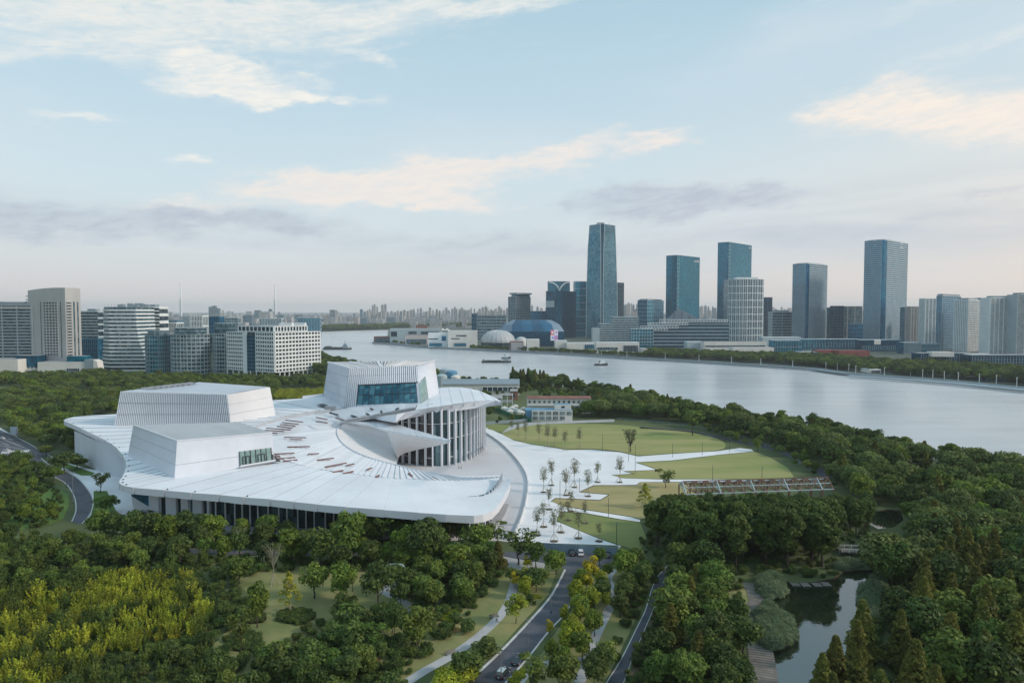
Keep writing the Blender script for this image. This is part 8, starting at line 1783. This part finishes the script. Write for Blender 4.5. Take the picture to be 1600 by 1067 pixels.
# people
M['skin'] = mat('skin', (.42, .28, .21), .6, .05, 5.); M['cloth_white'] = mat('white_shirt', (.7, .7, .7), .8, .05, 5.); M['cloth_dark'] = mat('dark_clothes', (.03, .03, .035), .8, .05, 5.); M['hair'] = mat('black_hair', (.015, .012, .01), .7, .05, 5.); M['cloth_blue'] = mat('blue_trousers', (.05, .07, .12), .8, .05, 5.)
def person(u, v, lab, shirt, trousers, rz=0.0, stride=.18, z=.06, seat=False):
    p = P(u, v); r = empty('person', (p.x, p.y, z), rz, lab, 'person'); V = [(0, 0, .95), (0, 0, 1.2), (0, 0, 1.42), (0, 0, 1.52), (0, .02, 1.66), (.1, 0, .9), (.11, stride*.5, .5), (.11, stride, .07), (-.1, 0, .9), (-.11, -stride*.5+.04, .5), (-.11, -stride, .07), (.19, 0, 1.40), (.24, -.05, 1.12), (.23, .03, .86), (-.19, 0, 1.40), (-.24, .05, 1.12), (-.23, .1, .86), (.11, stride+.14, .04), (-.11, -stride+.14, .04)]
    if seat: V[6] = (.11, .38, .98); V[7] = (.11, .28, .55); V[9] = (-.11, .36, .85); V[10] = (-.11, .30, .40); V[17] = (.11, .42, .53); V[18] = (-.11, .44, .38); V[12] = (.24, .2, 1.2); V[13] = (.22, .48, 1.1); V[15] = (-.24, .2, 1.2); V[16] = (-.22, .48, 1.1)
    E = [(0, 1), (1, 2), (2, 3), (3, 4), (0, 5), (5, 6), (6, 7), (7, 17), (0, 8), (8, 9), (9, 10), (10, 18), (2, 11), (11, 12), (12, 13), (2, 14), (14, 15), (15, 16)]
    rad = [.14, .13, .14, .06, .10, .09, .065, .045, .09, .065, .045, .055, .045, .035, .055, .045, .035, .04, .04]
    me = bpy.data.meshes.new('body'); me.from_pydata(V, E, []); o = bpy.data.objects.new('body', me); COL.objects.link(o); o.parent = r; me.materials.append(M['skin'])
    sk = o.modifiers.new('skin', 'SKIN'); dat = me.skin_vertices[0].data
    for i, q in enumerate(rad): dat[i].radius = (q, q*.8)
    dat[0].use_root = True; o.modifiers.new('sub', 'SUBSURF').levels = 1
    vv = [Vector(q) for q in V]; mb = MB(); mb.tube([vv[0], vv[1], vv[2]+Vector((0, 0, .05))], [.165, .16, .17], 8)
    for a, b_ in ((11, 12), (14, 15)): mb.tube([vv[a], vv[b_]], [.075, .065], 6)
    mb.build('shirt', M[shirt], r); mb = MB(); mb.tube([vv[0]+Vector((0, 0, .06)), vv[0]-Vector((0, 0, .08))], [.16, .155], 8)
    for a, b_, c in ((5, 6, 7), (8, 9, 10)): mb.tube([vv[a], vv[b_], vv[c]], [.105, .08, .06], 6)
    mb.build('trousers', M[trousers], r); mb = MB(); mb.tube([(0, -.02, 1.62), (0, -.02, 1.74), (0, -.01, 1.78)], [.105, .10, .04], 8); mb.build('hair', M['hair'], r); return r
person(717, 732, 'person in white top standing on the plaza before the glass hall', 'cloth_white', 'cloth_blue', .5, .05); person(720.5, 732.5, 'person in dark clothes standing on the plaza before the glass hall', 'cloth_dark', 'cloth_dark', 2.0, .05)
person(805, 902, 'person in dark top walking on the curving walk', 'cloth_dark', 'cloth_blue', .2); person(776, 972, 'person in white top on the curving walk near the upper bench', 'cloth_white', 'cloth_dark', 2.5)
cy = math.atan2(P(1017, 960).y-P(1000, 1000).y, P(1017, 960).x-P(1000, 1000).x)-math.pi/2
person(1025, 946, 'cyclist in white top riding on the dark cycle path', 'cloth_white', 'cloth_dark', cy, .1, .1, True)
p = P(1025, 946); bk = empty('bicycle', (p.x, p.y, .05), cy, 'bicycle ridden by the cyclist in white', 'bicycle')
for y in (-.5, .55):
    mb = MB(); pr = None
    for k in range(17):
        a = 6.283*k/16; q = Vector((0, y+.34*math.cos(a), .35+.34*math.sin(a)))
        if pr: mb.bar(pr, q, .045, .045)
        pr = q
    mb.build('wheel', M['tyre'], bk)
mb = MB(); 
for a, c in (((0, -.5, .35), (0, -.1, .35)), ((0, -.1, .35), (0, -.18, .9)), ((0, -.5, .35), (0, -.17, .8)), ((0, -.17, .8), (0, .4, .85)), ((0, -.1, .35), (0, .4, .8)), ((0, .55, .35), (0, .38, 1.02)), ((-.25, .4, 1.02), (.25, .4, 1.02))): mb.bar(a, c, .04, .04)
mb.build('frame', M['dark_metal'], bk); mb = MB(); mb.box(-.07, -.32, .9, .07, -.06, .96); mb.build('saddle', M['dark'], bk)
# ------------------------------------------------------------------ haze: one closed box of thin air round everything
hz = bpy.data.materials.new('haze_air'); hz.use_nodes = True; _n = hz.node_tree.nodes; _n.clear()
_o = _n.new('ShaderNodeOutputMaterial'); _v = _n.new('ShaderNodeVolumePrincipled'); hz.node_tree.links.new(_v.outputs[0], _o.inputs['Volume'])
_v.inputs['Color'].default_value = (.90, .95, 1.0, 1); _v.inputs['Density'].default_value = HAZE; _v.inputs['Anisotropy'].default_value = .2
mb = MB(); mb.box(-16000, -60, -4, 16000, 22000, 300)
tag(mb.build('haze', hz), kind='stuff')
# ------------------------------------------------------------------ labels for members of small groups: their order in the photograph
def ordinal(i, n):
    if i == 0: return 'leftmost'
    if i == n-1: return 'rightmost'
    w = ['', 'second', 'third', 'fourth', 'fifth', 'sixth', 'seventh', 'eighth', 'ninth', 'tenth', 'eleventh', 'twelfth', 'thirteenth', 'fourteenth', 'fifteenth', 'sixteenth', 'seventeenth', 'eighteenth', 'nineteenth', 'twentieth']
    return (w[i] if i < 20 else 'twenty-'+['first', 'second', 'third', 'fourth', 'fifth', 'sixth', 'seventh', 'eighth', 'ninth'][i-20])+' from left'
groups = defaultdict(list)
for o in list(scene.objects):
    if o.parent is None and 'group' in o and 'label' in o: groups[(o['group'], o['label'])].append(o)
for (g, lab), l in groups.items():
    if 2 <= len(l) <= 29:
        l.sort(key=lambda o: pxof(o.location.x, o.location.y)[0])
        for i, o in enumerate(l): o['label'] = ' '.join((ordinal(i, len(l))+' '+lab).split()[:16])
